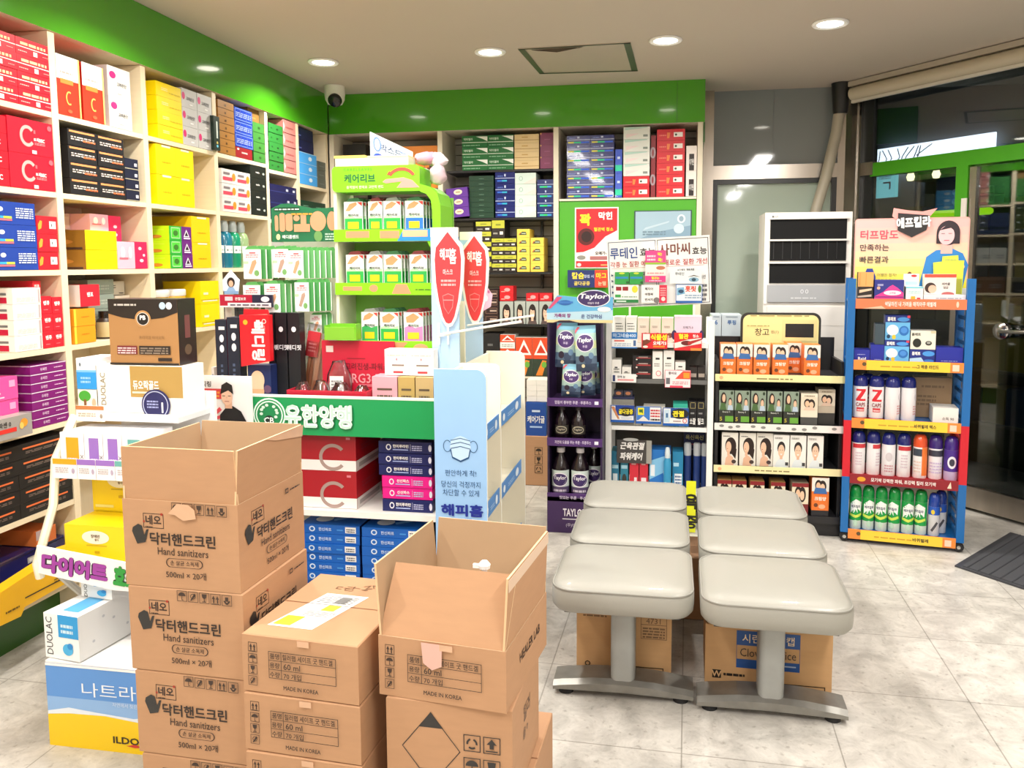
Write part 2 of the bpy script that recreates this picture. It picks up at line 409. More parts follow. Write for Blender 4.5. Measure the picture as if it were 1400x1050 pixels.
m = MB(); m.box(-2.7, -4.1, -0.1, 4.2, 8.2, 0, 'vinyl_floor'); struct('floor', m)
m = MB(); m.box(-2.7, -4.1, CEIL, 3.0, 5.75, CEIL + 0.1, 'ceiling_paint'); struct('ceiling', m)
m = MB(); m.box(-2.7, -4.1, 0, -2.6, 5.75, CEIL, 'plaster'); struct('wall_left', m)
m = MB(); m.box(-2.6, 5.6, 0, 0.19, 5.7, CEIL, 'plaster'); struct('wall_back', m)
m = MB(); m.box(-2.6, -4.1, 0, 3.0, -4.0, CEIL, 'plaster'); struct('wall_front', m)
m = MB(); m.box(2.9, -4.0, 0, 3.0, 3.2, CEIL, 'plaster'); struct('wall_right', m)
# green bulkheads over the shelving
m = MB(); m.box(-2.6, -3.9, 2.262, -2.262, 5.2, CEIL - 0.001, 'green_gloss', mats={'B': 'birch'}); struct('trim_1', m)
m = MB(); m.box(-2.262, 5.215, 2.263, 0.19, 5.59, CEIL - 0.001, 'green_gloss', mats={'B': 'birch_pale'})
m.box(0.182, 5.21, 2.14, 0.192, 5.59, 2.2615, 'green_dark'); m.box(0.02, 5.2135, 2.262, 0.022, 5.215, CEIL - .002, 'green_dark'); struct('trim_2', m)

# filmed window straight behind the tall air conditioner
def frame_bar(mb, x0, z0, x1, z1, y0, y1, mat): mb.box(x0, y0, z0, x1, y1, z1, mat)
m = MB()
for q in ((0.195, 0, 0.262, CEIL), (1.04, 0, 1.12, CEIL), (0.262, 1.945, 1.04, 2.035)): frame_bar(m, *q, 5.57, 5.66, 'frame_steel')
for q in ((0.262, 1.915, 1.04, 1.945), (0.262, 0.1, 0.292, 1.915), (1.01, 0.1, 1.04, 1.915), (0.262, 0, 1.04, 0.1)): frame_bar(m, *q, 5.58, 5.65, 'dark_frame')
f = struct('window_1', m)
m = MB(); m.box(0.292, 5.61, 0.1, 1.01, 5.62, 1.915, 'filmed_glass'); m.build('lower_pane', f)
m = MB(); m.box(0.262, 5.61, 2.035, 1.04, 5.62, CEIL, 'upper_film'); m.box(0.64, 5.606, 2.035, 0.643, 5.61, CEIL, '808688'); m.build('upper_pane', f)

# diagonal shop front on the right: corner post, green transom, glass door
DR = RAD(-52.7)
def DT(): return Matrix.Translation((1.10, 5.60, 0)) @ Matrix.Rotation(DR, 4, 'Z')
def DP(s, n, z): return tuple(DT() @ Vector((s, n, z)))
m = MB()
for q in ((0.0, 0, 0.10, 2.45), (0.0, 2.45, 3.0, CEIL)): m.box(q[0], -0.03, q[1], q[2], 0.05, q[3], 'frame_steel', DT())
m.box(0.10, 0.0, 0, 0.20, 0.045, 2.45, 'dark_frame', DT()); m.box(0.10, -0.02, 0, 0.125, 0.0, 2.44, 'chrome', DT())
m.box(0.20, -0.015, 1.93, 3.0, 0.05, 2.012, 'green_panel', DT()); m.box(0.12, -0.02, 1.94, 0.22, 0.05, 2.02, 'frame_steel', DT())
w2 = struct('window_2', m)
m = MB(); m.box(0.2, 0.015, 2.012, 3.0, 0.025, 2.45, 'smoked_glass', DT()); m.build('upper_pane', w2)
m = MB()
m.box(0.785, -0.02, 1.62, 0.855, 0.04, 1.93, 'green_panel', DT()); m.box(0.79, -0.025, 0.0, 0.85, 0.045, 1.62, 'frame_steel', DT())
m.box(0.2, -0.01, 0.0, 0.79, 0.04, 0.1, 'frame_steel', DT()); m.box(0.83, -0.03, 1.5, 0.86, -0.02, 1.75, 'f0e8e0', DT())
d1 = struct('door_1', m)
m = MB(); m.box(0.2, 0.01, 0.1, 0.79, 0.02, 1.93, 'shop_glass', DT()); m.build('side_pane', d1)
m = MB()
m.box(0.87, -0.01, 0.02, 3.0, 0.03, 0.14, 'frame_steel', DT()); m.box(0.86, -0.01, 0.02, 0.9, 0.03, 1.92, 'frame_steel', DT())
d2 = struct('door_2', m)
m = MB(); m.box(0.9, 0.005, 0.14, 3.0, 0.015, 1.92, 'shop_glass', DT()); m.build('door_pane', d2)
m = MB(); m.lathe([(0.0, 0), (0.045, 0), (0.045, 0.035), (0.03, 0.045), (0, 0.045)], 'chrome', T=DT() @ Matrix.Translation((1.10, -0.01, 1.03)) @ Matrix.Rotation(pi / 2, 4, 'X'))
m.tube([(1.10, -0.045, 1.03), (1.11, -0.05, 1.03), (1.24, -0.05, 1.035)], 0.012, 'chrome', T=DT()); m.build('door_handle', d2, smooth=40)

# small fixtures of the setting
def lamp_disc(x, y):
    t = empty('ceiling_downlight', (x, y, CEIL), '', 'downlight', group='recessed ceiling downlights')
    m = MB(); m.lathe([(0.058, -0.001), (0.082, -0.001), (0.084, -0.006), (0.078, -0.012), (0.06, -0.008), (0.058, -0.001)], 'ffffff', n=32); m.build('trim_ring', t, smooth=40)
    m = MB(); m.lathe([(0.0, -0.002), (0.06, -0.002), (0.059, -0.006), (0.04, -0.011), (0.0, -0.014)], 'lamp_face', n=32); m.build('lamp_lens', t, smooth=60)
    return t
LD = ['round ceiling downlight nearest the security camera', 'round ceiling downlight just left of the ceiling hatch', 'round ceiling downlight just right of the ceiling hatch', 'round ceiling downlight nearest the window and black pipe cuff']
for i, (x, y) in enumerate(DOWN):
    t = lamp_disc(x, y); t['label'] = LD[i] if i < 4 else 'round ceiling downlight nearer the counter, out above the ' + ('doormat', 'shelving', 'first shelving bay')[i - 4]
for i, (x, y) in enumerate(STRIPS):
    t = empty('strip_lamp', (x, y, CEIL), 'long white fluorescent ceiling strip lamp, %s row, %s one' % (NTH[i // 2], ('right', 'left')[i % 2]), 'ceiling lamp', group='ceiling strip lamps')
    m = MB(); m.box(-0.1, -0.62, -0.05, 0.1, 0.62, 0, 'white_plastic'); m.build('housing', t)
    m = MB(); m.box(-0.08, -0.6, -0.055, 0.08, 0.6, -0.05, 'lamp_face'); m.build('diffuser', t)

t = empty('ceiling_hatch', (0, 0, CEIL), 'square ceiling access hatch with peeling green edges', 'hatch')
H4 = [(-0.805, 4.297), (-0.22, 4.282), (-0.208, 4.907), (-0.781, 4.869)]
m = MB(); m.add([(x, y, -0.004) for x, y in H4] + [(x, y, 0) for x, y in H4], [(3, 2, 1, 0), (0, 1, 5, 4), (1, 2, 6, 5), (2, 3, 7, 6), (3, 0, 4, 7)], 'c3b6a8'); m.build('hatch_panel', t)
m = MB()
for (a, b, c, d, k) in ((H4[0], H4[3], 0.035, 0.03, 0), (H4[1], H4[2], -0.035, -0.035, 0), (H4[3], H4[2], 0, 0, -0.02), (H4[0], H4[1], 0, 0, 0.012)):
    q = [(a[0], a[1], -0.006), (b[0], b[1], -0.006), (b[0] + d, b[1] + k, -0.006), (a[0] + c, a[1] + k, -0.006)]
    m.add(q, [(0, 1, 2, 3)], '4b5a44')
m.build('hatch_edge', t)
m = MB(); m.add([(-0.74, 4.302, -0.012), (-0.6, 4.3, -0.03), (-0.45, 4.3, -0.008), (-0.46, 4.315, -0.006), (-0.6, 4.325, -0.009), (-0.73, 4.32, -0.006)], [(0, 1, 2, 3, 4, 5)], '7a6d60'); m.build('peeling_flake', t)

t = empty('security_camera', (-2.11, 4.97, CEIL), 'small white dome security camera in the ceiling corner', 'camera')
m = MB(); m.lathe([(0.062, 0), (0.064, -0.05), (0.06, -0.085), (0.045, -0.112), (0.0, -0.12)], 'white_plastic', n=28); m.build('housing', t, smooth=50)
m = MB(); m.lathe([(0.043, 0), (0.043, 0.02), (0.035, 0.03), (0, 0.034)], '15161ag', n=24, T=Matrix.Translation((0.018, -0.035, -0.09)) @ Matrix.Rotation(RAD(125), 4, 'X')); m.build('lens', t, smooth=50)

t = empty('air_conditioner_pipe', (0, 0, 0), 'wrapped beige pipe rising from the air conditioner into a black ceiling cuff', 'pipe')
m = MB(); m.tube([(1.03, 5.5, 2.36), (1.015, 5.5, 2.22), (0.96, 5.49, 1.95), (0.90, 5.46, 1.74), (0.86, 5.4, 1.55)], 0.034, 'b5ac9a', n=14); m.build('pipe_wrap', t, smooth=60)
m = MB(); m.lathe([(0.042, 2.33), (0.046, 2.34), (0.06, CEIL - 0.001)], '1b1b1d', c=(1.035, 5.5, 0), n=16); m.build('cuff', t, smooth=50)

t = empty('roller_blind', DP(0.1, -0.09, 2.43), 'beige roller blind cassette along the top of the shop front', 'blind', DR)
m = MB(); m.box(0, -0.03, 0.055, 2.9, 0.05, 0.085, 'b8ae9e'); m.build('rail', t)
m = MB(); m.rings([[(x, 0.04 * cos(2 * pi * j / 16), 0.012 + 0.04 * sin(2 * pi * j / 16)) for j in range(16)] for x in (0.01, 2.9)], 'c9bea8'); m.build('blind_roll', t, smooth=50)
m = MB(); m.box(0.01, -0.01, -0.045, 2.9, 0.01, -0.028, 'd8d2c4'); m.build('bottom_bar', t)

# beyond the shop-front glass: outer wall, and made-up things standing in for reflections
m = MB(); m.box(-1.2, 1.5, 0, 3.4, 1.6, 3.0, 'street_dark', DT()); m.box(-1.2, 0.06, 2.75, 3.4, 1.5, 2.85, 'street_dark', DT()); struct('wall_outside', m)
area('arcade_fill_light', DP(0.7, 0.8, 2.7), 0.5, 0.5, 14, (1, 0.95, 0.85))  # fill light added to brighten the dark space beyond the glass
t = empty('reflected_sky', DP(-0.642, 1.42, 2.153), 'bright daylight panel with branch shadows beyond the upper glass', 'window', DR)  # made-up glowing panel in place of the bright strip mirrored in the glass
m = MB(); m.box(-0.32, 0, 0.0, 0.698, 0.02, 0.17, 'reflected_sky_glow'); m.build('pane', t)
m = MB(); rnd = random.Random(3)
for i in range(9):
    x = -0.28 + i * 0.05 + rnd.uniform(-.02, .02); m.tube([(x, -0.02, 0), (x + rnd.uniform(-.03, .07), -0.02, 0.08), (x + rnd.uniform(-.02, .12), -0.02, 0.15)], 0.004, '2a2a2c', n=5)
m.build('branch_lattice', t)['kind'] = 'stuff'
t = empty('reflected_shelf', DP(-0.25, 0.9, 0), 'dim shelf of goods seen through the shop front glass', 'shelf', DR)  # made-up shelf in place of the shop mirrored in the glass
m = MB(); m.box(0, 0.2, 0, 1.5, 0.3, 2.06, '3a4a30'); m.build('back_board', t)
m = MB(); m.box(0, 0.0, 1.98, 1.5, 0.2, 2.06, '3f7a2a'); m.build('canopy', t)
for z in (1.60, 1.3, 1.0, 0.7, 0.35): m = MB(); m.box(0, -0.1, z - 0.02, 1.5, 0.2, z, '57594e'); m.build('shelf_board', t)
rnd = random.Random(11); OC = ['7d6f1e', '8a7a22', '4a5568', '6d6420', '2e3f57', '5a5a30', '7a6b2a']  # dull colours put in for goods mirrored in the glass
for k, z in enumerate((1.601, 1.301, 1.001, 0.701, 0.351)):
    x = 0.03
    for j in range(7):
        w = rnd.uniform(0.14, 0.2); h = rnd.uniform(0.12, 0.24)
        if x + w > 1.48: break
        mb = MB(); mb.box(x, -0.08, z, x + w - 0.01, 0.15, z + h, OC[rnd.randrange(7)]); o = mb.build('stock_box', None, DP(-0.25, 0.9, 0), DR)
        single(o, 'dim box behind the shop front glass, %s from the left, %s tier' % (NTH[j], NTH[k]), 'box', 'dim goods behind the glass'); x += w
for k in range(2):
    mb = MB(); mb.box(-0.13, 0, 0, 0.14, 0.1, 0.05, '98a0a6'); mb.rings([[(xx, -0.012 + 0.02 * cos(2 * pi * j / 10), 0.027 + 0.02 * sin(2 * pi * j / 10)) for j in range(10)] for xx in (-.12, .13)], 'b8bfc4')
    o = mb.build('reflected_pack', None, DP(0.455, 0.62, 1.758 + 0.06 * k), DR); single(o, ('lower', 'upper')[k] + ' silver roll pack behind the shop front glass', 'pack', 'silver packs behind the glass')  # packs made up for silver shapes mirrored in the glass
mb = MB(); mb.box(-0.2, 0, 0, 0.3, 0.2, 0.02, '6a6a60'); o = mb.build('glass_ledge', None, DP(0.432, 0.6, 1.738), DR); single(o, 'small ledge under the silver roll packs beyond the glass', 'ledge')
named('lime_tube', 'b6ff1e', emit=1.4, nscale=4, namt=0.02); named('cyan_sign', '8fe9f2', emit=1.3, nscale=4, namt=0.02); named('warm_bulb', 'fff0b4', emit=5, nscale=4, namt=0.02)  # glowing colours put in for bright spots mirrored in the glass
mb = MB(); mb.rings([[(xx, r * cos(2 * pi * j / 12), r * sin(2 * pi * j / 12)) for j in range(12)] for xx, r in ((-0.25, 0.022), (0.2, 0.022), (0.212, 0.016), (0.216, 0.006))], 'lime_tube')
single(mb.build('reflected_light_bar', None, DP(0.452, 0.5, 1.706), DR, smooth=40), 'glowing lime green light bar behind the shop front glass', 'light')  # bar made up for a lime streak mirrored in the glass
mb = MB(); mb.box(-0.08, 0, 0, 0.08, 0.03, 0.17, 'cyan_sign'); fc = mb.front(-0.08, 0, 0.08, 0.17, -0.001); fc.t(0.6, 0.45, 0.3, 'ㄱ', 'd05a9a', 0.02); fc.d(0.2, 0.72, 0.8, 0.9, 3, '9a9ab0')
single(mb.build('reflected_sign', None, DP(-0.026, 0.4, 1.832), DR), 'small glowing cyan sign behind the shop front glass', 'sign')  # sign made up for a cyan patch mirrored in the glass
for i, s in enumerate((-0.141, 0.059, 0.273)):
    mb = MB(); mb.lathe([(0, -0.03), (0.02, -0.026), (0.028, 0), (0.02, 0.02), (0.02, 0.04), (0, 0.04)], 'warm_bulb'); o = mb.build('reflected_bulb', None, DP(s, 0.8, 1.997), DR, smooth=60)  # bulbs made up for round lamps mirrored in the glass
    single(o, 'small round warm bulb under the green canopy beyond the glass, ' + ('leftmost', 'middle', 'rightmost')[i], 'bulb', 'warm bulbs beyond the glass')

t = empty('doormat', (0, 0, 0), 'dark grey ribbed doormat in front of the glass door', 'mat')
m = MB(); A = [(1.301, 3.918), (1.663, 4.44), (2.4, 3.5), (1.95, 3.3), (1.542, 3.783)]
A = [(1.301, 3.918), (1.74, 4.46), (2.54, 3.55), (2.05, 3.03)]
m.rings([[(x, y, 0.001) for x, y in A], [(x, y, 0.008) for x, y in A]], '3d3e42'); m.build('mat_edge', t)
m = MB(); cx = sum(a for a, b in A) / 4; cy = sum(b for a, b in A) / 4
B2 = [(cx + (x - cx) * 0.95, cy + (y - cy) * 0.95) for x, y in A]
m.rings([[(x, y, 0.008) for x, y in B2], [(x, y, 0.012) for x, y in B2]], '4a4b4f')
for i in range(22):
    u = (i + 0.5) / 22; p = Vector((*B2[0], .012)).lerp(Vector((*B2[3], .012)), u); q = Vector((*B2[1], .012)).lerp(Vector((*B2[2], .012)), u); m.tube([p, q], 0.004, '404145', n=5)
m.build('ribbed_pile', t)

# ================================================================ wall shelving on the left
t = empty('wall_shelving', (0, 0, 0), 'tall birch cubby shelving along the whole green topped wall', 'shelving')
YU = [1.64, 2.19, 2.742, 3.274, 3.832, 4.364, 4.755, 5.19]
for i, y in enumerate(YU): m = MB(); m.box(-2.595, y - 0.0165, 0, XF, y + 0.0165, 2.26, 'birch'); m.build('upright', t)
SZ = {0: SHELVES + (0.5,), 1: SHELVES + (0.5,), 2: SHELVES, 3: SHELVES, 4: SHELVES, 5: (1.944, 1.66, 1.384, 1.095, 0.81), 6: (1.9, 1.66, 1.384, 1.095, 0.81)}
for i in range(7):
    for z in SZ[i] + (0.19,):
        m = MB(); m.box(-2.59, YU[i] + 0.0167, z - 0.02, XF - 0.001, YU[i + 1] - 0.0167, z, 'birch'); m.build('shelf', t)
m = MB(); m.box(-2.6, 1.6, 0, -2.592, 5.2, 2.26, 'birch_pale'); m.build('back_panel', t)
m = MB(); m.box(-2.5, 1.6, 0, -2.36, 5.18, 0.168, 'green_dark'); m.build('toe_kick', t)

# ================================================================ wall shelving across the back
t = empty('slatwall_shelving', (0, 0, 0), 'grey slatted back wall shelving with birch uprights under the green bulkhead', 'shelving')
for x in (-2.25, -1.5, -0.735, 0.165): m = MB(); m.box(x - 0.016, 5.222, 0, x + 0.016, 5.56, 2.262, 'birch_pale'); m.build('upright', t)
for x0, x1 in ((-2.233, -1.517), (-1.483, -0.752), (-0.718, 0.148)):
    m = MB(); z = 0.12
    while z < 2.26:
        z1 = min(z + 0.07, 2.262); m.box(x0, 5.545, z, x1, 5.565, z1 - 0.006, 'slat_grey'); z = z1
    m.box(x0, 5.565, 0, x1, 5.58, 2.262, '4b4742'); m.build('slat_panel', t)
BS = []   # wall shelves on brackets
for x0, x1, z, y0, mt in ((-1.47, -0.76, 2.01, 5.27, 'black_metal'), (-1.47, -0.76, 1.70, 5.27, 'black_metal'), (-1.47, -0.76, 1.345, 5.25, 'black_metal'), (-1.47, -0.76, 1.005, 5.2, 'black_metal'), (-1.48, -0.755, 0.665, 5.2, 'birch_pale'), (-0.715, 0.147, 1.812, 5.225, 'birch_pale'), (-2.23, -1.52, 1.9, 5.27, 'black_metal')):
    m = MB(); m.box(x0, y0, z - 0.014, x1, 5.543, z - 0.001, mt); s = m.build('shelf', t)
    if mt == 'black_metal':
        for x in (x0 + 0.12, x1 - 0.12): b = MB(); b.prism([(0, 0), (0, -0.1), (0.014, -0.1), (0.014, 0)], 5.5, 5.543, mt, Matrix.Translation((x, 0, z - 0.014))); b.build('bracket', s)
m = MB(); m.box(-0.715, 5.235, 0.4, 0.147, 5.255, 1.797, 'green_panel'); m.build('green_panel', t)


# ================================================================ cardboard cartons in the foreground
INK = '3a2a22'
def care_icons(f, u0, v0, s, n, horiz=True, kinds='uwgah', c=INK):
    """small square handling symbols: umbrella, keep-off hook, glass, arrows, hands; s in metres"""
    su, sv = s / f.w, s / f.h
    for i in range(n):
        u = u0 + (su * 1.16 * i if horiz else 0); v = v0 - (0 if horiz else sv * 1.16 * i); k = kinds[i % len(kinds)]
        f.b(u, v, u + su, v + sv, s * 0.05, c); X = lambda a: u + su * a; Y = lambda b: v + sv * b
        if k == 'u':
            f.p([(X(.12), Y(.5))] + [(X(.5 - .38 * cos(pi * j / 8)), Y(.5 + .35 * sin(pi * j / 8))) for j in range(1, 8)] + [(X(.88), Y(.5))], c); f.r(X(.47), Y(.14), X(.53), Y(.5), c); f.r(X(.47), Y(.12), X(.66), Y(.18), c)
        elif k == 'g':
            f.p([(X(.25), Y(.88)), (X(.3), Y(.55)), (X(.47), Y(.42)), (X(.53), Y(.42)), (X(.7), Y(.55)), (X(.75), Y(.88))], c); f.r(X(.46), Y(.18), X(.54), Y(.45), c); f.r(X(.3), Y(.12), X(.7), Y(.2), c)
        elif k == 'a':
            for a in (.3, .7): f.r(X(a - .06), Y(.15), X(a + .06), Y(.55), c); f.p([(X(a - .16), Y(.52)), (X(a + .16), Y(.52)), (X(a), Y(.86))], c)
            f.r(X(.15), Y(.08), X(.85), Y(.13), c)
        elif k == 'w':
            f.p([(X(.2), Y(.15)), (X(.35), Y(.15)), (X(.8), Y(.7)), (X(.65), Y(.85))], c); f.o(X(.5), Y(.55), .2 * su, .2 * sv, s * .06, c)
        elif k == 'h':
            f.p([(X(.15), Y(.45)), (X(.4), Y(.12)), (X(.6), Y(.12)), (X(.85), Y(.45)), (X(.72), Y(.5)), (X(.5), Y(.28)), (X(.28), Y(.5))], c); f.r(X(.34), Y(.42), X(.66), Y(.82), c)
        elif k == 'r':
            for a in (90, 210, 330): f.o(X(.5), Y(.48), .22 * su, .22 * sv, s * .11, c, n=6, a0=a + 20, a1=a + 100)
        elif k == 't': f.p([(X(.5), Y(.88)), (X(.2), Y(.55)), (X(.38), Y(.55)), (X(.38), Y(.3)), (X(.62), Y(.3)), (X(.62), Y(.55)), (X(.8), Y(.55))], c); f.r(X(.15), Y(.13), X(.85), Y(.2), c)
def hand_mark(f, u, v, s, c='2c2a28'):
    su, sv = s / f.w, s / f.h; X = lambda a: u + su * a; Y = lambda b: v + sv * b
    f.p([(X(.3), Y(0)), (X(.75), Y(.1)), (X(.95), Y(.75)), (X(.82), Y(.72)), (X(.7), Y(.45)), (X(.6), Y(.9)), (X(.4), Y(.98)), (X(.1), Y(.8)), (X(.05), Y(.6))], c); f.e_(X(.72), Y(1.12), .05 * su, .06 * sv, 'a03020')
def pill(f, u, v, a, b, th, c):
    r = b * f.h; k = r / f.w; pts = []
    A = [(u + a - k + k * cos(RAD(t)), v + b * sin(RAD(t))) for t in range(-90, 91, 15)] + [(u - a + k + k * cos(RAD(t)), v + b * sin(RAD(t))) for t in range(90, 271, 15)]
    for i in range(len(A)):
        p, q = A[i], A[(i + 1) % len(A)]; f.p([p, q, (u + (q[0] - u) * (1 - th), v + (q[1] - v) * (1 - th * 2)), (u + (p[0] - u) * (1 - th), v + (p[1] - v) * (1 - th * 2))], c); f.k -= 1
    f.k += 1
def sanitizer_print(f, small=0):
    f.b(0.18, 0.68, 0.36, 0.85, 0.0016, INK); f.t(0.27, 0.775, 0.11, '네오', INK, 0.03); f.e_(0.345, 0.845, 0.012, 0.015, 'a03020')
    f.d(0.2, 0.69, 0.27, 0.71, 1, INK)
    hand_mark(f, 0.07, 0.49, 0.05); f.t(0.52, 0.565, 0.145, '닥터핸드크린', '2a201c', 0.022, maxw=0.62)
    f.t(0.52, 0.425, 0.085, 'Hand sanitizers', INK, 0.004, maxw=0.44)
    pill(f, 0.53, 0.30, 0.16, 0.052, 0.05, INK); f.t(0.53, 0.30, 0.055, '손 살균 소독제', INK, 0.008, maxw=0.27)
    f.t(0.54, 0.165, 0.085, '500ml × 20개', INK, 0.008, maxw=0.4)
def cardboard_box(name, w, d, h, fF=None, fR=None, fL=None, opened=False, mat='cardboard', seam=True):
    mb = MB(); th = 0.006
    if opened:
        for q in ((0, 0, 0, w, d, th), (0, 0, th, w, th, h), (0, d - th, th, w, d, h), (0, th, th, th, d - th, h), (w - th, th, th, w, d - th, h)):
            mb.box(*q, mat, mats={'T': 'cardboard_inside'})
        mb.box(th, th, th, w - th, d - th, th + 0.001, 'cardboard_inside')
        for a, ax in ((th + .0004, 'y'), (d - th - .0004, 'y')): mb.add([(th, a, th), (w - th, a, th), (w - th, a, h), (th, a, h)], [(3, 2, 1, 0) if a < d / 2 else (0, 1, 2, 3)], 'cardboard_inside')
        for a in (th + .0004, w - th - .0004): mb.add([(a, th, th), (a, d - th, th), (a, d - th, h), (a, th, h)], [(0, 1, 2, 3) if a < w / 2 else (3, 2, 1, 0)], 'cardboard_inside')
    else:
        b = 0.0025; mb.rings([[(b, b, 0), (w - b, b, 0), (w - b, d - b, 0), (b, d - b, 0)], [(0, 0, b), (w, 0, b), (w, d, b), (0, d, b)], [(0, 0, h - b), (w, 0, h - b), (w, d, h - b), (0, d, h - b)], [(b, b, h), (w - b, b, h), (w - b, d - b, h), (b, d - b, h)]], mat)
        if seam:
            Face(mb, lambda u, v, e: (w * u, d * v, h + e), w, d).r(0.0, 0.496, 1, 0.504, '8a5d3c')
    for key, fn in (('F', fF), ('R', fR), ('L', fL)):
        if fn:
            P = {'F': lambda u, v, e: (w * u, -e, h * v), 'R': lambda u, v, e: (w + e, d * u, h * v), 'L': lambda u, v, e: (-e, d - d * u, h * v)}[key]
            fn(Face(mb, P, w if key == 'F' else d, h, e=0.0004))
    return mb.build(name)
def flap(parent, p, q, up, thick, name='flap', mats=('cardboard', 'cardboard_inside')):
    """a flap hinged along p-q; up is the vector from hinge to free edge; the outside face is on the right of p->q"""
    P, Q, U = Vector(p), Vector(q), Vector(up); n = (Q - P).cross(U).normalized() * thick; mb = MB(); ins = Q - P; ins = ins.normalized() * 0.004
    a, b, c, d = P, Q, Q + U - ins, P + U + ins
    mb.add([a, b, c, d, a - n, b - n, c - n, d - n], [(0, 1, 2, 3), ], mats[0]); k = len(mb.v) - 8; i = mb.mi(mats[1])
    for f in ((7, 6, 5, 4),): mb.f.append(tuple(k + x for x in f)); mb.m.append(i)
    mb.slots.append('d9b58c'); j = len(mb.slots) - 1
    for f in ((3, 2, 6, 7), (1, 5, 6, 2), (0, 3, 7, 4), (0, 4, 5, 1)): mb.f.append(tuple(k + x for x in f)); mb.m.append(j)
    return mb.build(name, parent)

def place(o, loc, rz, label, cat='box', group=None): o.location = loc; o.rotation_euler = (0, 0, rz); return prop(o, label, cat, group)
# --- hand sanitizer cartons
SW, SD, SH = 0.303, 0.318, 0.211
def san_front(tape):
    def fn(f):
        sanitizer_print(f); care_icons(f, 0.44, 0.87, 0.026, 5, True, 'uwgah')
        if tape: f.p([(0.42, 0.87), (0.5, 0.99), (0.6, 0.985), (0.65, 0.93), (0.66, 0.83), (0.55, 0.80), (0.48, 0.86)], 'tape')
    return fn
def san_side(f):
    sanitizer_print(f); f.d(0.76, 0.855, 0.92, 0.885, 1, INK); f.b(0.68, 0.84, 0.73, 0.9, 0.003, INK)
SA = -0.03
top = cardboard_box('cardboard_box', SW, SD, SH, san_front(True), san_side, opened=True)
place(top, (-1.283, 1.695, 0.636), SA, 'open topped hand sanitizer carton with raised flaps, crowning the tall stack', 'cardboard box', 'hand sanitizer cartons')
hh = 0.127
flap(top, (0.001, 0.003, SH), (SW - 0.001, 0.003, SH), (0, -0.004, hh), 0.005); flap(top, (SW - 0.003, 0.001, SH), (SW - 0.003, SD, SH), (0.006, 0, hh), 0.005)
flap(top, (SW - 0.001, SD - 0.003, SH), (0.001, SD - 0.003, SH), (0, 0.012, hh), 0.005); flap(top, (0.003, SD, SH), (0.003, 0.001, SH), (-0.004, 0, hh - 0.004), 0.005)
mb = MB(); mb.add([(SW + 0.006, SD * 0.55, SH + hh - 0.012), (SW + 0.006, SD * 0.98, SH + hh - 0.03), (SW + 0.0062, SD, SH + hh), (SW + 0.006, SD * 0.4, SH + hh)], [(0, 1, 2, 3)], 'tape'); mb.build('tape_strip', top)
for i, (dx, a) in enumerate(((0.005, -0.032), (0.012, -0.03), (0.02, -0.03))):
    o = cardboard_box('cardboard_box', SW, SD, SH, san_front(False), san_side)
    place(o, (-1.283 + dx, 1.694, 0.424 - 0.212 * i), a, 'sealed hand sanitizer carton, ' + ('directly under the open one', 'third down in the tall stack', 'on the floor under the tall stack')[i], 'cardboard box', 'hand sanitizer cartons')

# --- hand gel cartons
GW, GD, GH = 0.29, 0.37, 0.139
def gel_front(tape=False):
    def fn(f):
        care_icons(f, 0.055, 0.70, 0.0225, 4, False, 'augw')
        u0, u1, v0, v1 = 0.24, 0.82, 0.30, 0.76
        f.b(u0, v0, u1, v1, 0.0014, INK)
        for v in (0.45, 0.605): f.r(u0, v, u1, v + 0.009, INK)
        f.r(0.35, v0, 0.355, v1, INK)
        for v, a, b in ((0.685, '품명', '힐러랩 세이프 굿 핸드겔'), (0.53, '용량', '60 ml'), (0.375, '수량', '70 개입')):
            f.t(0.297, v, 0.095, a, INK, 0.015); vs, fs, tw, th, per = glyphs(b, 0.012); wd_ = min(0.42, 0.105 * f.h / th * tw / f.w); f.t(0.37 + wd_ / 2, v, 0.10, b, INK, 0.012, maxw=0.43)
        f.t(0.52, 0.17, 0.07, 'MADE IN KOREA', INK, 0.02, maxw=0.3)
        if tape: f.p([(0.355, 1.0), (0.52, 1.0), (0.515, 0.64), (0.44, 0.56), (0.37, 0.66)], 'd6aa9c')
        f.p([(0.50, 1.0), (0.60, 1.0), (0.60, 0.9), (0.50, 0.9)], 'tape')
    return fn
def gel_side(f): f.t(0.55, 0.55, 0.16, 'HEALER LAB', INK, 0.015, maxw=0.6, rot=0)
GA = -0.07
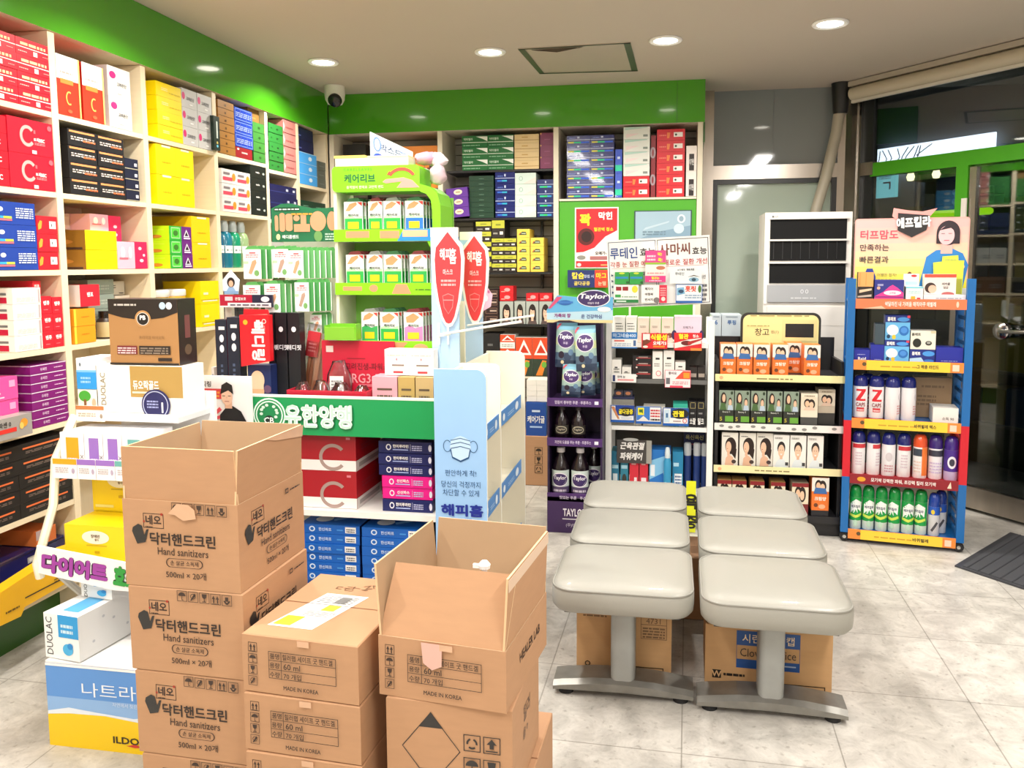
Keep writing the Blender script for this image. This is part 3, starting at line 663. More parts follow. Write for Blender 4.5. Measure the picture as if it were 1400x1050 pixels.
for i in range(4):
    o = cardboard_box('cardboard_box', GW, GD, GH, gel_front(), None)
    place(o, (-0.962 + 0.002 * i, 1.652 - 0.004 * i, 0.42 - 0.14 * i), GA + 0.01 * i, 'sealed hand gel carton, ' + ('topmost of the low middle stack, shipping label on top', 'second down in the low middle stack', 'third down in the low middle stack', 'on the floor under the low middle stack')[i], 'cardboard box', 'hand gel cartons')
    if i == 0:
        mb = MB(); f = Face(mb, lambda u, v, e: (0.035 + 0.115 * u + 0.05 * v, 0.05 + 0.2 * v, GH + e), 0.115, 0.2)
        f.r(0, 0, 1, 1, 'f7f6f2'); f.r(0.05, 0.04, 0.45, 0.3, 'f2dc3c'); f.r(0.5, 0.5, 0.8, 0.66, 'f2dc3c'); f.d(0.1, 0.72, 0.9, 0.95, 5, '9a9a9a'); f.d(0.3, 0.33, 0.95, 0.48, 4, 'b0b0b0'); f.r(0.5, 0.72, 0.75, 0.9, '777777')
        mb.build('shipping_label', o)
        mb = MB(); f = Face(mb, lambda u, v, e: (GW * u, GD * v, GH + e), GW, GD); f.t(0.4, 0.78, 0.07, 'ㄷ己', '7a573c', 0.01); f.t(0.66, 0.86, 0.06, 'ZNZ', '7a573c', 0.0, rot=30); f.t(0.5, 0.8, 0.05, '~ᄂ~', '7a573c'); mb.build('scribble', o)
DW, DD_, DH = 0.302, 0.335, 0.139
dbox = cardboard_box('cardboard_box', DW, DD_, DH, gel_front(True), gel_side, opened=True)
place(dbox, (-0.64, 1.672, 0.431), -0.11, 'open hand gel carton with its flaps standing up, a white pump inside', 'cardboard box', 'hand gel cartons')
hh = 0.16
flap(dbox, (0.001, 0.003, DH), (DW - 0.003, 0.003, DH), (0.012, 0.06, hh - 0.012), 0.005); flap(dbox, (DW - 0.003, 0.001, DH), (DW - 0.003, DD_, DH), (0.008, 0, hh), 0.005)
flap(dbox, (DW - 0.001, DD_ - 0.003, DH), (0.001, DD_ - 0.003, DH), (0, 0.02, hh + 0.005), 0.005); flap(dbox, (0.003, DD_, DH), (0.003, 0.001, DH), (-0.012, 0, hh + 0.002), 0.005)
mb = MB(); mb.box(DW + 0.0052, 0.005, DH + hh - 0.03, DW + 0.0062, DD_ - 0.004, DH + hh - 0.003, 'd9bca2'); mb.build('tape_strip', dbox)
# the pump bottle standing in it
t = empty('pump_bottle', (-0.44, 1.87, 0.4385), 'white pump bottle peeping out of the open hand gel carton', 'bottle')
m = MB(); m.lathe([(0.0, 0), (0.03, 0), (0.032, 0.01), (0.032, 0.135), (0.026, 0.155), (0.013, 0.165), (0.013, 0.175)], 'eaf2f4', n=20); m.build('body', t, smooth=50)
m = MB(); m.lathe([(0.016, 0.175), (0.016, 0.195), (0.007, 0.197), (0.007, 0.222), (0.014, 0.224), (0.015, 0.233), (0.008, 0.242), (0.0, 0.244)], 'ffffff', n=16); m.box(-0.028, -0.005, 0.224, 0.0, 0.005, 0.233, 'ffffff'); m.build('pump', t, smooth=40)
# hazard-marked carton beneath
def haz(f):
    c = '2e2a28'; U, V, a, b = 0.36, 0.54, 0.235, 0.36
    f.p([(U, V + b), (U - 0.1, V + b * 0.57), (U + 0.1, V + b * 0.57)], c); f.p([(U, V - b), (U + 0.1, V - b * 0.57), (U - 0.1, V - b * 0.57)], c)
    for p, q in (((0, b), (-a, 0)), ((-a, 0), (0, -b)), ((0, -b), (a, 0)), ((a, 0), (0, b))):
        s = 0.965; f.p([(U + p[0], V + p[1]), (U + q[0], V + q[1]), (U + q[0] * s, V + q[1] * s), (U + p[0] * s, V + p[1] * s)], c)
    care_icons(f, 0.62, 0.56, 0.039, 2, True, 'rt', c); care_icons(f, 0.62, 0.34, 0.039, 2, True, 'ug', c)
def hazside(f): f.t(0.5, 0.68, 0.17, '힐러', '4a3324', 0.0, rot=0); f.t(0.45, 0.48, 0.12, '@ o', '4a3324')
o = cardboard_box('cardboard_box', 0.292, 0.30, 0.238, haz, hazside)
place(o, (-0.622, 1.664, 0.192), -0.03, 'carton printed with a large black diamond, under the open hand gel carton', 'cardboard box')
o = cardboard_box('cardboard_box', 0.31, 0.42, 0.19, gel_front(), None)
place(o, (-0.625, 1.662, 0.001), -0.03, 'floor carton under the carton with the black diamond', 'cardboard box')

# ================================================================ padded treatment benches
def rrect(w, d, r, inset, z, n=8):
    r = max(r - inset, 0.004); x1, y1 = w / 2 - inset - r, d / 2 - inset - r; P = []
    for cx, cy, a in ((x1, y1, 0), (-x1, y1, 90), (-x1, -y1, 180), (x1, -y1, 270)):
        for i in range(n + 1): t = RAD(a + 90 * i / n); P.append((cx + r * cos(t), cy + r * sin(t), z))
    return P
def bench(x, y, rz, label, pads):
    t = empty('treatment_bench', (x, y, 0), label, 'bench', rz, 'padded treatment benches')
    W, D = 0.442, 0.425
    for i in range(3):
        cy = 0.205 + i * 0.436
        w = W * (1, 0.985, 0.97)[i]
        m = MB(); Z0, Z1 = 0.325, 0.405
        pr = [(0.012, Z0), (0.002, Z0 + 0.012), (0, Z0 + 0.03), (0.0, Z1 - 0.018), (0.006, Z1 - 0.006), (0.02, Z1 + 0.001), (0.06, Z1 + 0.007), (0.13, Z1 + 0.01)]
        m.rings([[(a, b + cy, z) for a, b, z in rrect(w, D, 0.075, s, z)] for s, z in pr], 'leather'); c = m.build('cushion', t, smooth=50)
        p = MB(); R = rrect(w, D, 0.075, 0.0035, Z1 - 0.008); p.tube([(a, b + cy, z) for a, b, z in R] + [(R[0][0], R[0][1] + cy, Z1 - 0.008)], 0.0034, 'leather_side', n=6); p.build('piping', c, smooth=60)
    m = MB(); m.box(-0.18, 0.05, 0.305, 0.18, 1.26, 0.324, '3a3a3a'); m.box(-0.03, 0.12, 0.255, 0.03, 1.2, 0.305, 'column_paint'); m.build('under_frame', t)
    for k, cy in enumerate((0.165, 1.13)):
        m = MB(); P = [(a, b + cy, 0) for a, b, _ in rrect(0.078, 0.1, 0.02, 0, 0, 4)]
        m.rings([[(a, b, z) for a, b, _ in P] for z in (0.045, 0.306)], 'column_paint'); col = m.build('column', t, smooth=50)
        m = MB()
        # arched foot bar: flat ends, higher at the column
        sec = [(-0.225, 0.03, 0.018), (-0.2, 0.05, 0.02), (-0.1, 0.066, 0.022), (0, 0.07, 0.024), (0.1, 0.066, 0.022), (0.2, 0.05, 0.02), (0.225, 0.03, 0.018)]
        rs = []
        for xx, hw, z0 in sec:
            zt = 0.062 - 0.45 * xx * xx * 0.9 ; hw = 0.062
            rs.append([(xx, cy - hw, z0), (xx, cy + hw, z0), (xx, cy + hw, zt - 0.012), (xx, cy + hw * 0.7, zt), (xx, cy - hw * 0.7, zt), (xx, cy - hw, zt - 0.012)])
        m.rings(rs, 'steel_worn'); ft = m.build('foot_bar', t)
        for sx in (-0.185, 0.185):
            for sy in (-0.03,): m = MB(); m.lathe([(0.02, 0.018), (0.024, 0.012), (0.024, 0.0), (0, 0)][::-1], 'rubber', c=(sx, cy + sy, 0), n=16); m.build('glide', ft, smooth=40)
    return t
bench(-0.14, 2.405, 0.0, 'grey padded three cushion bench nearer the cardboard boxes', 0)
bench(0.318, 2.375, -0.015, 'grey padded three cushion bench nearer the blue shelf rack', 0)

# cartons kept under the benches
def under1(f):
    f.d(0.07, 0.86, 0.32, 0.95, 2, '7a5a38'); f.b(0.68, 0.58, 0.95, 0.92, 0.0015, '6a4c30'); f.t(0.81, 0.85, 0.08, '4731', '6a4c30', 0.0); f.r(0.68, 0.79, 0.95, 0.797, '6a4c30'); f.d(0.7, 0.6, 0.93, 0.77, 4, '7a5a38')
    f.t(0.46, 0.48, 0.17, '봉', '2c2418', 0.03); f.t(0.46, 0.7, 0.1, '0', '2c2418', 0.02); f.b(0.42, 0.01, 0.92, 0.16, 0.003, '3a2c1c')
    for i in range(12): f.r(0.46 + i * 0.034, 0.03, 0.475 + i * 0.034, 0.13, '5a4630')
    f.t(0.12, 0.16, 0.08, 'O', '2c2418', 0.02)
def under2(f):
    f.b(0.25, 0.34, 0.75, 0.93, 0.0015, '20508e'); f.r(0.25, 0.70, 0.75, 0.93, '1c4c90'); f.r(0.25, 0.34, 0.75, 0.48, '1c4c90'); f.t(0.5, 0.815, 0.14, '시린치 용 캡', 'e8d2ae', 0.01, maxw=0.44); f.t(0.5, 0.59, 0.13, 'Clover Office', '3a2c20', 0.0, maxw=0.44); f.r(0.45, 0.41, 0.72, 0.43, 'a8b8d0')
    f.r(0.06, 0.15, 0.13, 0.28, '2a2420'); f.t(0.095, 0.215, 0.1, 'W', 'd8b080', 0.02); f.d(0.15, 0.2, 0.32, 0.27, 1, '2a2420'); f.b(0.5, 0.0, 0.95, 0.15, 0.003, '3a2c1c'); f.d(0.8, 0.03, 0.93, 0.12, 2, '6a4c30')
o = cardboard_box('cardboard_box', 0.32, 0.30, 0.235, under1, None, mat='cardboard_light'); place(o, (-0.305, 2.665, 0.001), 0.0, 'brown carton under the bench by the cardboard boxes', 'cardboard box')
o = cardboard_box('cardboard_box', 0.40, 0.28, 0.215, under2, None, mat='cardboard_light'); place(o, (0.125, 2.645, 0.001), -0.02, 'brown carton with a blue printed panel under the bench', 'cardboard box')
o = cardboard_box('cardboard_box', 0.30, 0.26, 0.25, None, None, mat='cardboard'); place(o, (-0.06, 3.15, 0.001), 0.0, 'plain brown carton behind and between the two benches', 'cardboard box')


# ================================================================ goods on the wall shelving (left), bay by bay
W_ = 'f6f4f0'
def smudge(u0, v0, u1, v1, rows, c, seed=1): return ('d', u0, v0, u1, v1, rows, c, seed)
P1, P2, P3, P4, P5, P6 = ('nearest bay', 'second bay', 'third bay', 'fourth bay', 'fifth bay', 'corner bay')
# --- nearest bay
redthin = [('r', 0, 0.44, 1, 0.5, 'f2dcd8'), smudge(0.12, 0.6, 0.85, 0.9, 1, 'f3d8a0', 2), smudge(0.05, 0.18, 0.3, 0.28, 1, 'f0b8b0', 3), ('r', 0.48, 0.08, 0.6, 0.36, 'f6e0dc'), smudge(0.75, 0.2, 0.92, 0.26, 1, 'f0b8b0', 4)]
q = (2.575, 2.738, 1.966, 2.202); w = q[1] - q[0]
SL('medicine_box', 'thin red striped box', 'top shelf of the nearest bay', (q[0] - w, q[1], q[2], q[3]), 2, 4, 'd8182e', redthin, d=0.22)
redC = [('o', 0.42, 0.52, 0.11, 0.21, 0.012, 'caa9a4', 28, 40, 320), ('r', 0.56, 0.62, 0.6, 0.72, 'e26a74'), ('t', 0.68, 0.45, 0.13, 'ㅌ씨BEC', W_, 0.03, 0.24), smudge(0.57, 0.3, 0.8, 0.38, 2, 'e68c92'), ('e', 0.92, 0.85, 0.05, 0.08, 'e2636e'), ('r', 0.5, 0.03, 0.6, 0.13, 'f4dcdc')]
SL('vitamin_box', 'big red box with a pale letter C', 'second shelf of the nearest bay', (2.512, 2.745, 1.67, 1.92), 1, 2, 'd0112e', redC, d=0.22)
q = (2.387, 2.522, 1.671, 1.914)
SL('vitamin_box', 'flat red box beside the letter C boxes', 'second shelf of the nearest bay', q, 1, 4, 'c90f28', [('t', 0.6, 0.5, 0.3, 'BEC', W_, 0.03)], d=0.2)
blue1 = [('e', 0.22, 0.66, 0.06, 0.1, W_), ('r', 0.08, 0.26, 0.28, 0.36, '3aa8e8'), ('r', 0.28, 0.26, 0.46, 0.36, 'b8e04a'), ('r', 0.08, 0.16, 0.46, 0.24, 'e86a7a'), smudge(0.55, 0.3, 0.95, 0.8, 5, 'cfd8ee')]
blue2 = [smudge(0.06, 0.1, 0.6, 0.6, 4, 'c4d0ee', 5)]
SL('supplement_box', 'royal blue box', 'third shelf of the nearest bay', (2.417, 2.618, 1.387, 1.622), 1, 3, '1c3f9c', blue1, d=0.2)
redlab = [('r', 0.6, 0.3, 0.92, 0.72, 'f6efe8'), ('r', 0.68, 0.42, 0.73, 0.58, '5a5a5a'), ('p', [(0.05, 0.2), (0.2, 0.3), (0.25, 0.7), (0.15, 0.75), (0.05, 0.5)], 'f0a03c')]
SL('medicine_box', 'red box with a small white label', 'third shelf of the nearest bay', (2.606, 2.721, 1.388, 1.581), 1, 3, 'd3182c', redlab, d=0.2)
white4 = {'F': [('r', 0.9, 0.05, 0.97, 0.9, 'b8a8a8'), smudge(0.12, 0.12, 0.8, 0.45, 4, 'e0d2cc')], 'L': [('r', 0, 0.05, 0.9, 0.42, 'c2183e'), ('t', 0.5, 0.65, 0.28, '큐', '44383c', 0.02), ('r', 0.7, 0.55, 0.9, 0.7, '777777')]}
SL('tonic_box', 'white box with a crimson end panel', 'fourth shelf of the nearest bay', (2.488, 2.618, 1.091, 1.321), 1, 4, 'f4efe6', white4, d=0.24)
redw = [('t', 0.5, 0.62, 0.26, '벤큐', W_, 0.04, 0.8), ('r', 0.2, 0.2, 0.6, 0.24, 'e87a84')]
SL('pain_relief_box', 'small red box with white lettering', 'fourth shelf of the nearest bay, beside the white boxes', (2.61, 2.672, 1.096, 1.287), 1, 3, 'da1b30', redw, d=0.16)
SL('pain_relief_box', 'small red box with white lettering', 'fourth shelf of the nearest bay, against the upright', (2.662, 2.731, 1.096, 1.282), 1, 3, 'da1b30', redw, d=0.16)
SL('pain_relief_box', 'lone red box lying on the white boxes', 'fourth shelf of the nearest bay', (2.598, 2.659, 1.293, 1.344), 1, 1, 'da1b30', redw, d=0.2, dx=0.03, sn=False)
purp = [('r', 0, 0.9, 1, 1, 'e6d4e6'), ('t', 0.36, 0.45, 0.36, '유쾌한', 'e4c4e0', 0.02, 0.3), smudge(0.65, 0.4, 0.9, 0.6, 1, 'e0b8da')]
SL('herbal_box', 'flat purple box', 'fifth shelf of the nearest bay', (2.546, 2.731, 0.815, 1.039), 1, 7, '7d1470', {'F': purp, 'L': [('r', 0, 0.9, 1, 1, 'd8c4d8')]}, d=0.28)
SL('herbal_box', 'pink box before the purple stack', 'fifth shelf of the nearest bay', (2.33, 2.484, 0.857, 1.014), 1, 2, 'f0509a', [('r', 0.2, 0.1, 0.6, 0.16, 'fbd0e2'), ('r', 0.75, 0.55, 0.92, 0.85, 'f6a0c8'), smudge(0.2, 0.3, 0.5, 0.4, 1, 'fbd8e8')], d=0.12, dx=-0.003)
SL('herbal_box', 'silver grey box with a red stripe and orange capsule', 'before pink boxes, fifth shelf', (2.295, 2.48, 0.818, 0.885), 1, 1, '9b9690', [('r', 0.08, 0.3, 0.62, 0.5, 'd8342c'), ('t', 0.3, 0.7, 0.26, '쎄파센 0', '2c2a28', 0.02), ('e', 0.8, 0.62, 0.09, 0.2, 'e8952c'), ('e', 0.74, 0.5, 0.05, 0.16, 'f0c060')], d=0.05, dx=-0.055)
SL('black_carton', 'black carton with an orange line', 'sixth shelf of the nearest bay', (2.21, 2.722, 0.5, 0.765), 2, 5, '1a1716', [('r', 0.1, 0.62, 0.9, 0.74, 'e8743c'), smudge(0.15, 0.3, 0.85, 0.5, 2, '7a6a60')], d=0.24)
# things on the lowest deck
SL('storage_crate', 'navy lidded crate', 'lowest deck of the nearest bay', (2.30, 2.71, 0.191, 0.36), 1, 2, '1c2160g', [('r', 0.55, 0.42, 0.78, 0.68, 'b8b8b0'), ('r', 0.57, 0.48, 0.76, 0.62, 'e8e6dc'), ('r', 0, 0.86, 1, 0.9, '10143a')], d=0.24, dx=0.04)
mb = MB(); mb.prism([(0, 0), (0.09, -0.005), (0.11, 0.02), (0.40, 0.03), (0.43, 0.10), (0.38, 0.15), (0.33, 0.155), (0.03, 0.115), (0, 0.11)], 0, 0.05, 'f2b818'); f = mb.front(0, 0, 0.43, 0.15, 0)
f.t(0.62, 0.62, 0.2, 'C', 'c8402c', 0.03); f.d(0.58, 0.34, 0.86, 0.46, 2, '8a6a10'); f.d(0.06, 0.2, 0.2, 0.28, 1, '6a5210'); f.r(0.26, 0.33, 0.9, 0.36, '2a2a28')
o = mb.build('display_tray', None, (-2.215, 2.285, 0.1905), pi / 2); single(o, 'crushed bright yellow carton tray on the lowest deck of the shelving', 'carton')
SL('leaflet_box', 'flat orange and grey box', 'lowest deck, behind the slanted stand arm', (2.56, 2.66, 0.362, 0.42), 1, 1, 'd8763c', [('r', 0, 0.4, 0.5, 1, 'b8a8b0')], d=0.16, dx=0.03)

# --- second bay
redtall = [('r', 0, 0.6, 1, 1, 'f5f0ea'), ('r', 0.15, 0.53, 0.7, 0.61, 'e8823c'), smudge(0.15, 0.7, 0.7, 0.76, 1, 'b09a90'), ('o', 0.5, 0.3, 0.1, 0.09, 0.006, 'f0b45c', 20, 60, 300), ('r', 0.93, 0.0, 1, 1, 'f0c070'), ('e', 0.5, 0.08, 0.1, 0.03, 'e2603c')]
q = (2.73, 2.904, 1.963, 2.186)
SL('herbal_box', 'tall red and white box', 'top shelf of the second bay', (2.762, 3.03, 1.967, 2.19), 2, 1, 'e2341f', redtall, d=0.14, gx=0.012)
SL('supplement_box', 'pale silver box with a pink spot', 'top shelf of the second bay', (3.047, 3.19, 1.963, 2.214), 1, 2, 'dad7d0', [('e', 0.22, 0.72, 0.14, 0.12, 'd42a72'), ('t', 0.6, 0.45, 0.13, '고려은단', '3c3a3c', 0.02, 0.6), ('r', 0.4, 0.12, 0.6, 0.15, 'b0a8a8')], d=0.16)
blk = {'F': [('r', 0.05, 0.8, 0.92, 0.92, 'e8945c'), smudge(0.1, 0.35, 0.9, 0.62, 2, 'd0c4bc', 3), smudge(0.5, 0.3, 0.95, 0.5, 1, 'd86a3c', 6)], 'L': [('r', 0.15, 0.5, 0.75, 0.56, '6a6a70')]}
SL('black_carton', 'black box with an orange line', 'second shelf of the second bay', (2.801, 3.125, 1.679, 1.922), 2, 4, '1b1a1d', blk, d=0.24)
SL('black_carton', 'slim navy black box', 'second shelf of the second bay', (3.116, 3.215, 1.679, 1.851), 1, 4, '151a33', [('r', 0, 0.0, 1, 0.08, 'b0a890'), ('r', 0.7, 0.3, 0.9, 0.6, 'd8d8e0')], d=0.2)
SL('medicine_box', 'bright yellow box', 'third shelf of the second bay', (2.865, 3.05, 1.386, 1.539), 1, 2, 'f5e000', {'F': [smudge(0.3, 0.4, 0.7, 0.55, 2, 'd8c400')], 'L': [('r', 0, 0, 1, 1, '9a6a22'), ('r', 0.05, 0.0, 0.95, 0.12, '4a2f22'), ('e', 0.5, 0.4, 0.3, 0.15, 'c8863a')]}, d=0.27)
pinkp = [('e', 0.3, 0.6, 0.12, 0.22, 'fbf4f4'), ('r', 0.1, 0.35, 0.6, 0.42, 'd86a7a'), ('e', 0.72, 0.6, 0.1, 0.22, 'fbf0f0')]
SL('lozenge_box', 'pale pink box', 'third shelf of the second bay', (3.046, 3.164, 1.381, 1.499), 1, 1, 'f3b6c6', pinkp, d=0.2)
SL('lozenge_box', 'crimson box with pale dots', 'third shelf of the second bay', (3.159, 3.248, 1.38, 1.501), 1, 1, 'dd1f55', [('e', 0.4, 0.75, 0.14, 0.06, 'f6c8d4'), ('e', 0.5, 0.3, 0.16, 0.06, 'f8d4dc'), ('e', 0.7, 0.5, 0.1, 0.05, 'f8d4dc')], d=0.2)
SL('lozenge_box', 'pale pink box on the second tier', 'third shelf of the second bay', (2.975, 3.087, 1.542, 1.61), 1, 1, 'f0b0c2', pinkp, d=0.16, dx=0.06, sn=False)
SL('lozenge_box', 'crimson dotted box on the second tier', 'third shelf of the second bay', (3.087, 3.172, 1.494, 1.608), 1, 1, 'dd1f55', [('e', 0.5, 0.6, 0.16, 0.06, 'f8d4dc'), ('e', 0.5, 0.3, 0.16, 0.06, 'f8d4dc')], d=0.16, dx=0.06, sn=False)
SL('lozenge_box', 'grey pink box behind the yellow boxes', 'third shelf of the second bay', (2.83, 3.0, 1.545, 1.61), 2, 1, 'c9a8a8', [('r', 0.1, 0.2, 0.9, 0.8, 'd8bcbc')], d=0.1, dx=0.15, sn=False)
SL('tonic_box', 'orange box', 'fourth shelf of the second bay', (2.779, 2.899, 1.101, 1.231), 1, 2, 'f09a1e', [smudge(0.35, 0.5, 0.7, 0.6, 1, 'c87a14'), ('r', 0, 0, 0.1, 1, 'f6d040')], d=0.16)
SL('pain_relief_box', 'red and white box perched on the orange boxes', 'fourth shelf of the second bay', (2.821, 2.932, 1.238, 1.324), 1, 1, 'e01f34', {'F': [('t', 0.5, 0.55, 0.22, '벤포', W_, 0.04)], 'L': [('r', 0, 0, 1, 1, 'ece2dc'), ('r', 0.1, 0.3, 0.4, 0.5, 'b0a8a4')]}, d=0.16, sn=False)
t = empty('brown_bottle', (-2.33, 3.03, 1.096), 'small amber bottle with a black cap on the fourth shelf, second bay', 'bottle')
m = MB(); m.lathe([(0, 0), (0.032, 0), (0.034, 0.008), (0.034, 0.07), (0.026, 0.083), (0.02, 0.088)], '8a7a5a', n=20, mats=['33281e', '33281e', 'b8a878', '33281e', '33281e', '33281e']); m.build('body', t, smooth=40)
m = MB(); m.lathe([(0.022, 0.086), (0.024, 0.09), (0.024, 0.115), (0, 0.116)], '1b1818g', n=20); m.build('cap', t, smooth=40)
SL('supplement_box', 'grey green box', 'fourth shelf of the second bay', (2.99, 3.15, 1.095, 1.34), 1, 4, '9fb0a8', [smudge(0.2, 0.3, 0.8, 0.7, 2, 'c4d0c8')], d=0.15, dx=0.1)
SL('supplement_box', 'white box with a printed corner at the back', 'fourth shelf of the second bay', (3.13, 3.25, 1.27, 1.33), 1, 1, 'e8e2d4', [smudge(0.1, 0.5, 0.4, 0.8, 2, '4a4a4a'), ('r', 0.6, 0.1, 0.9, 0.16, '3a3a3a')], d=0.1, dx=0.12, sn=False)
SL('supplement_box', 'tall cream box', 'fourth shelf of the second bay', (3.155, 3.252, 1.095, 1.268), 1, 1, 'e6dccb', [('r', 0, 0.8, 1, 0.9, 'd8402c')], d=0.14, dx=0.1)

# --- third bay
yel = {'F': [smudge(0.2, 0.45, 0.45, 0.7, 2, 'f8f0a0'), smudge(0.5, 0.35, 0.95, 0.5, 1, 'd8bc00')], 'L': [('r', 0.25, 0.2, 0.75, 0.34, 'e8dca0')]}
SL('ointment_box', 'yellow box', 'top shelf of the third bay', (3.366, 3.558, 1.957, 2.22), 1, 4, 'f7d900', yel, d=0.2)
silv = [('e', 0.12, 0.6, 0.1, 0.2, 'd42a72'), ('t', 0.55, 0.5, 0.2, '고려은단', '4a484c', 0.03, 0.55), ('r', 0.5, 0.16, 0.7, 0.24, 'f2f0ee')]
SL('supplement_box', 'silver box with a pink spot', 'top shelf of the third bay', (3.544, 3.811, 1.959, 2.229), 2, 3, 'c6c4c2', silv, d=0.2)
SL('supplement_box', 'slim upright black green box over the upright', 'top shelf of the third bay', (3.79, 3.845, 1.972, 2.14), 1, 1, '16291f', [('r', 0.4, 0.35, 0.65, 0.85, 'cfd8d0'), ('e', 0.5, 0.22, 0.14, 0.04, 'c8b860'), ('e', 0.5, 0.12, 0.16, 0.04, '6ac0d8')], d=0.018, dx=-0.02, sn=False)
yel2 = {'F': [('r', 0.3, 0.93, 0.75, 1.0, 'efe7c8'), smudge(0.3, 0.4, 0.75, 0.5, 1, 'd0b400')], 'L': [smudge(0.3, 0.4, 0.7, 0.6, 2, 'e0c400')]}
SL('ointment_box', 'large square yellow box', 'second shelf of the third bay', (3.339, 3.632, 1.67, 1.94), 2, 2, 'f7d800', yel2, d=0.24)
dog = {'F': [('r', 0.15, 0.12, 0.88, 0.9, '54c840'), ('b', 0.15, 0.12, 0.88, 0.9, 0.003, 'c8f0b8'), ('e', 0.52, 0.5, 0.2, 0.2, '3a7a2a')], 'L': [('r', 0.15, 0.7, 0.85, 0.76, 'd4ec40'), ('e', 0.6, 0.25, 0.18, 0.12, 'd8862c')]}
SL('pet_medicine_box', 'lime box with a green front', 'third shelf of the third bay', (3.414, 3.509, 1.372, 1.58), 1, 3, 'c6ea14', {'F': [('r', 0, 0, 1, 1, '2fae3a')] + dog['F'], 'L': dog['L']}, d=0.17)
SL('pet_medicine_box', 'purple box with a white triangle', 'third shelf of the third bay', (3.497, 3.592, 1.371, 1.58), 1, 3, '6a1f7c', [('p', [(0.2, 0.25), (0.8, 0.25), (0.5, 0.8)], 'f0e8f0'), ('p', [(0.32, 0.32), (0.68, 0.32), (0.5, 0.66)], '2a1030'), ('r', 0.2, 0.1, 0.85, 0.2, 'e8d8ec')], d=0.17)
SL('ointment_box', 'golden yellow box', 'third shelf of the third bay', (3.595, 3.754, 1.37, 1.634), 1, 2, 'f5c60a', {'F': [('r', 0.3, 0.92, 0.8, 0.98, 'f0e8d0'), smudge(0.3, 0.35, 0.75, 0.42, 1, 'c89a00')], 'L': [smudge(0.3, 0.4, 0.7, 0.5, 1, 'd8a800')]}, d=0.26)
for i in range(2):
    t = empty('vitamin_tub', (-2.35, 3.40 + i * 0.13, 1.096), ('white lidded yellow tub, nearer one', 'white lidded yellow tub, farther one')[i] + ', fourth shelf behind the brown box', 'tub', group='white lidded yellow tubs')
    m = MB(); m.lathe([(0, 0), (0.056, 0), (0.06, 0.008), (0.06, 0.155), (0.056, 0.16)], 'e8b41e', n=24, mats=['e8b41e', 'e8b41e', 'dca01a', 'e8b41e', 'e8b41e']); f = Face(m, lambda u, v, e: ((0.06 + e) * cos(RAD(-60 + 120 * u)), (0.06 + e) * sin(RAD(-60 + 120 * u)), 0.155 * v), 0.12, 0.155); f.r(0.2, 0.45, 0.8, 0.75, 'c23a24', 8); f.r(0.1, 0.1, 0.9, 0.3, '9a6a18', 8); m.build('body', t, smooth=40)
    m = MB(); m.lathe([(0.06, 0.158), (0.063, 0.162), (0.063, 0.185), (0.058, 0.19), (0, 0.191)], 'f2efe6', n=24); m.build('lid', t, smooth=40)
SL('ointment_box', 'yellow box beside the tubs', 'fourth shelf of the third bay', (3.645, 3.81, 1.095, 1.32), 1, 2, 'f3d400', [('r', 0.1, 0.1, 0.9, 0.14, 'f0f0e0'), ('r', 0.15, 0.4, 0.4, 0.5, 'fbf4c0'), ('r', 0, 0.16, 1, 0.2, 'c8b000')], d=0.2)

# --- fourth bay
SL('herbal_box', 'thin tan box', 'top shelf of the fourth bay', (3.872, 4.026, 1.961, 2.237), 1, 7, '9a6a2c', [('r', 0.4, 0.3, 0.5, 0.6, '5a3c14'), ('r', 0, 0.0, 1, 0.05, '6a4a1c')], d=0.16)
mb_ = [('b', 0.03, 0.06, 0.97, 0.94, 0.004, '6f86d0'), ('r', 0.3, 0.1, 0.34, 0.9, '24349a'), ('r', 0.63, 0.1, 0.67, 0.9, '24349a'), smudge(0.08, 0.3, 0.92, 0.7, 3, '8fa0dc')]
SL('blister_pack', 'shiny blue wrapped pack', 'top shelf of the fourth bay', (4.025, 4.215, 2.024, 2.229), 1, 3, '2c46b0g', mb_, d=0.14, sn=False)
SL('herbal_box', 'dark red box', 'top shelf of the fourth bay, under the blue packs', (4.021, 4.2, 1.961, 2.023), 1, 1, '8c1a22', [('e', 0.15, 0.8, 0.06, 0.1, 'e8d8d8'), ('r', 0.35, 0.45, 0.7, 0.6, 'd8b0a8')], d=0.14)
SL('herbal_box', 'tan box on the green stack', 'top shelf of the fourth bay', (4.22, 4.357, 2.179, 2.27), 1, 1, '8a6630', [('r', 0.3, 0.3, 0.7, 0.4, 'a8844a')], d=0.2, dx=0.03, sn=False)
SL('herbal_box', 'leaf green box', 'top shelf of the fourth bay', (4.203, 4.367, 1.956, 2.183), 1, 4, '3c7c34', [('e', 0.55, 0.5, 0.1, 0.14, '24501e'), ('r', 0, 0, 1, 0.05, '2a5a24')], d=0.2)
jv = {'F': [('r', 0.08, 0.2, 0.72, 0.45, 'e0465a'), ('e', 0.82, 0.5, 0.12, 0.28, 'ee8a2c'), ('r', 0.12, 0.62, 0.55, 0.78, '7a7074')], 'L': [('r', 0.2, 0.4, 0.8, 0.6, 'd8d0cc')]}
SL('joint_cream_box', 'grey white box with an orange swirl', 'second shelf of the fourth bay', (3.877, 4.167, 1.655, 1.893), 2, 3, 'd5d1cd', jv, d=0.14)
SL('black_carton', 'black green box with white lettering', 'second shelf of the fourth bay', (4.166, 4.36, 1.656, 1.954), 1, 4, '15201c', [('t', 0.45, 0.5, 0.16, 'medira', W_, 0.02, 0.6), ('e', 0.82, 0.45, 0.07, 0.1, 'a8b0a8')], d=0.26)
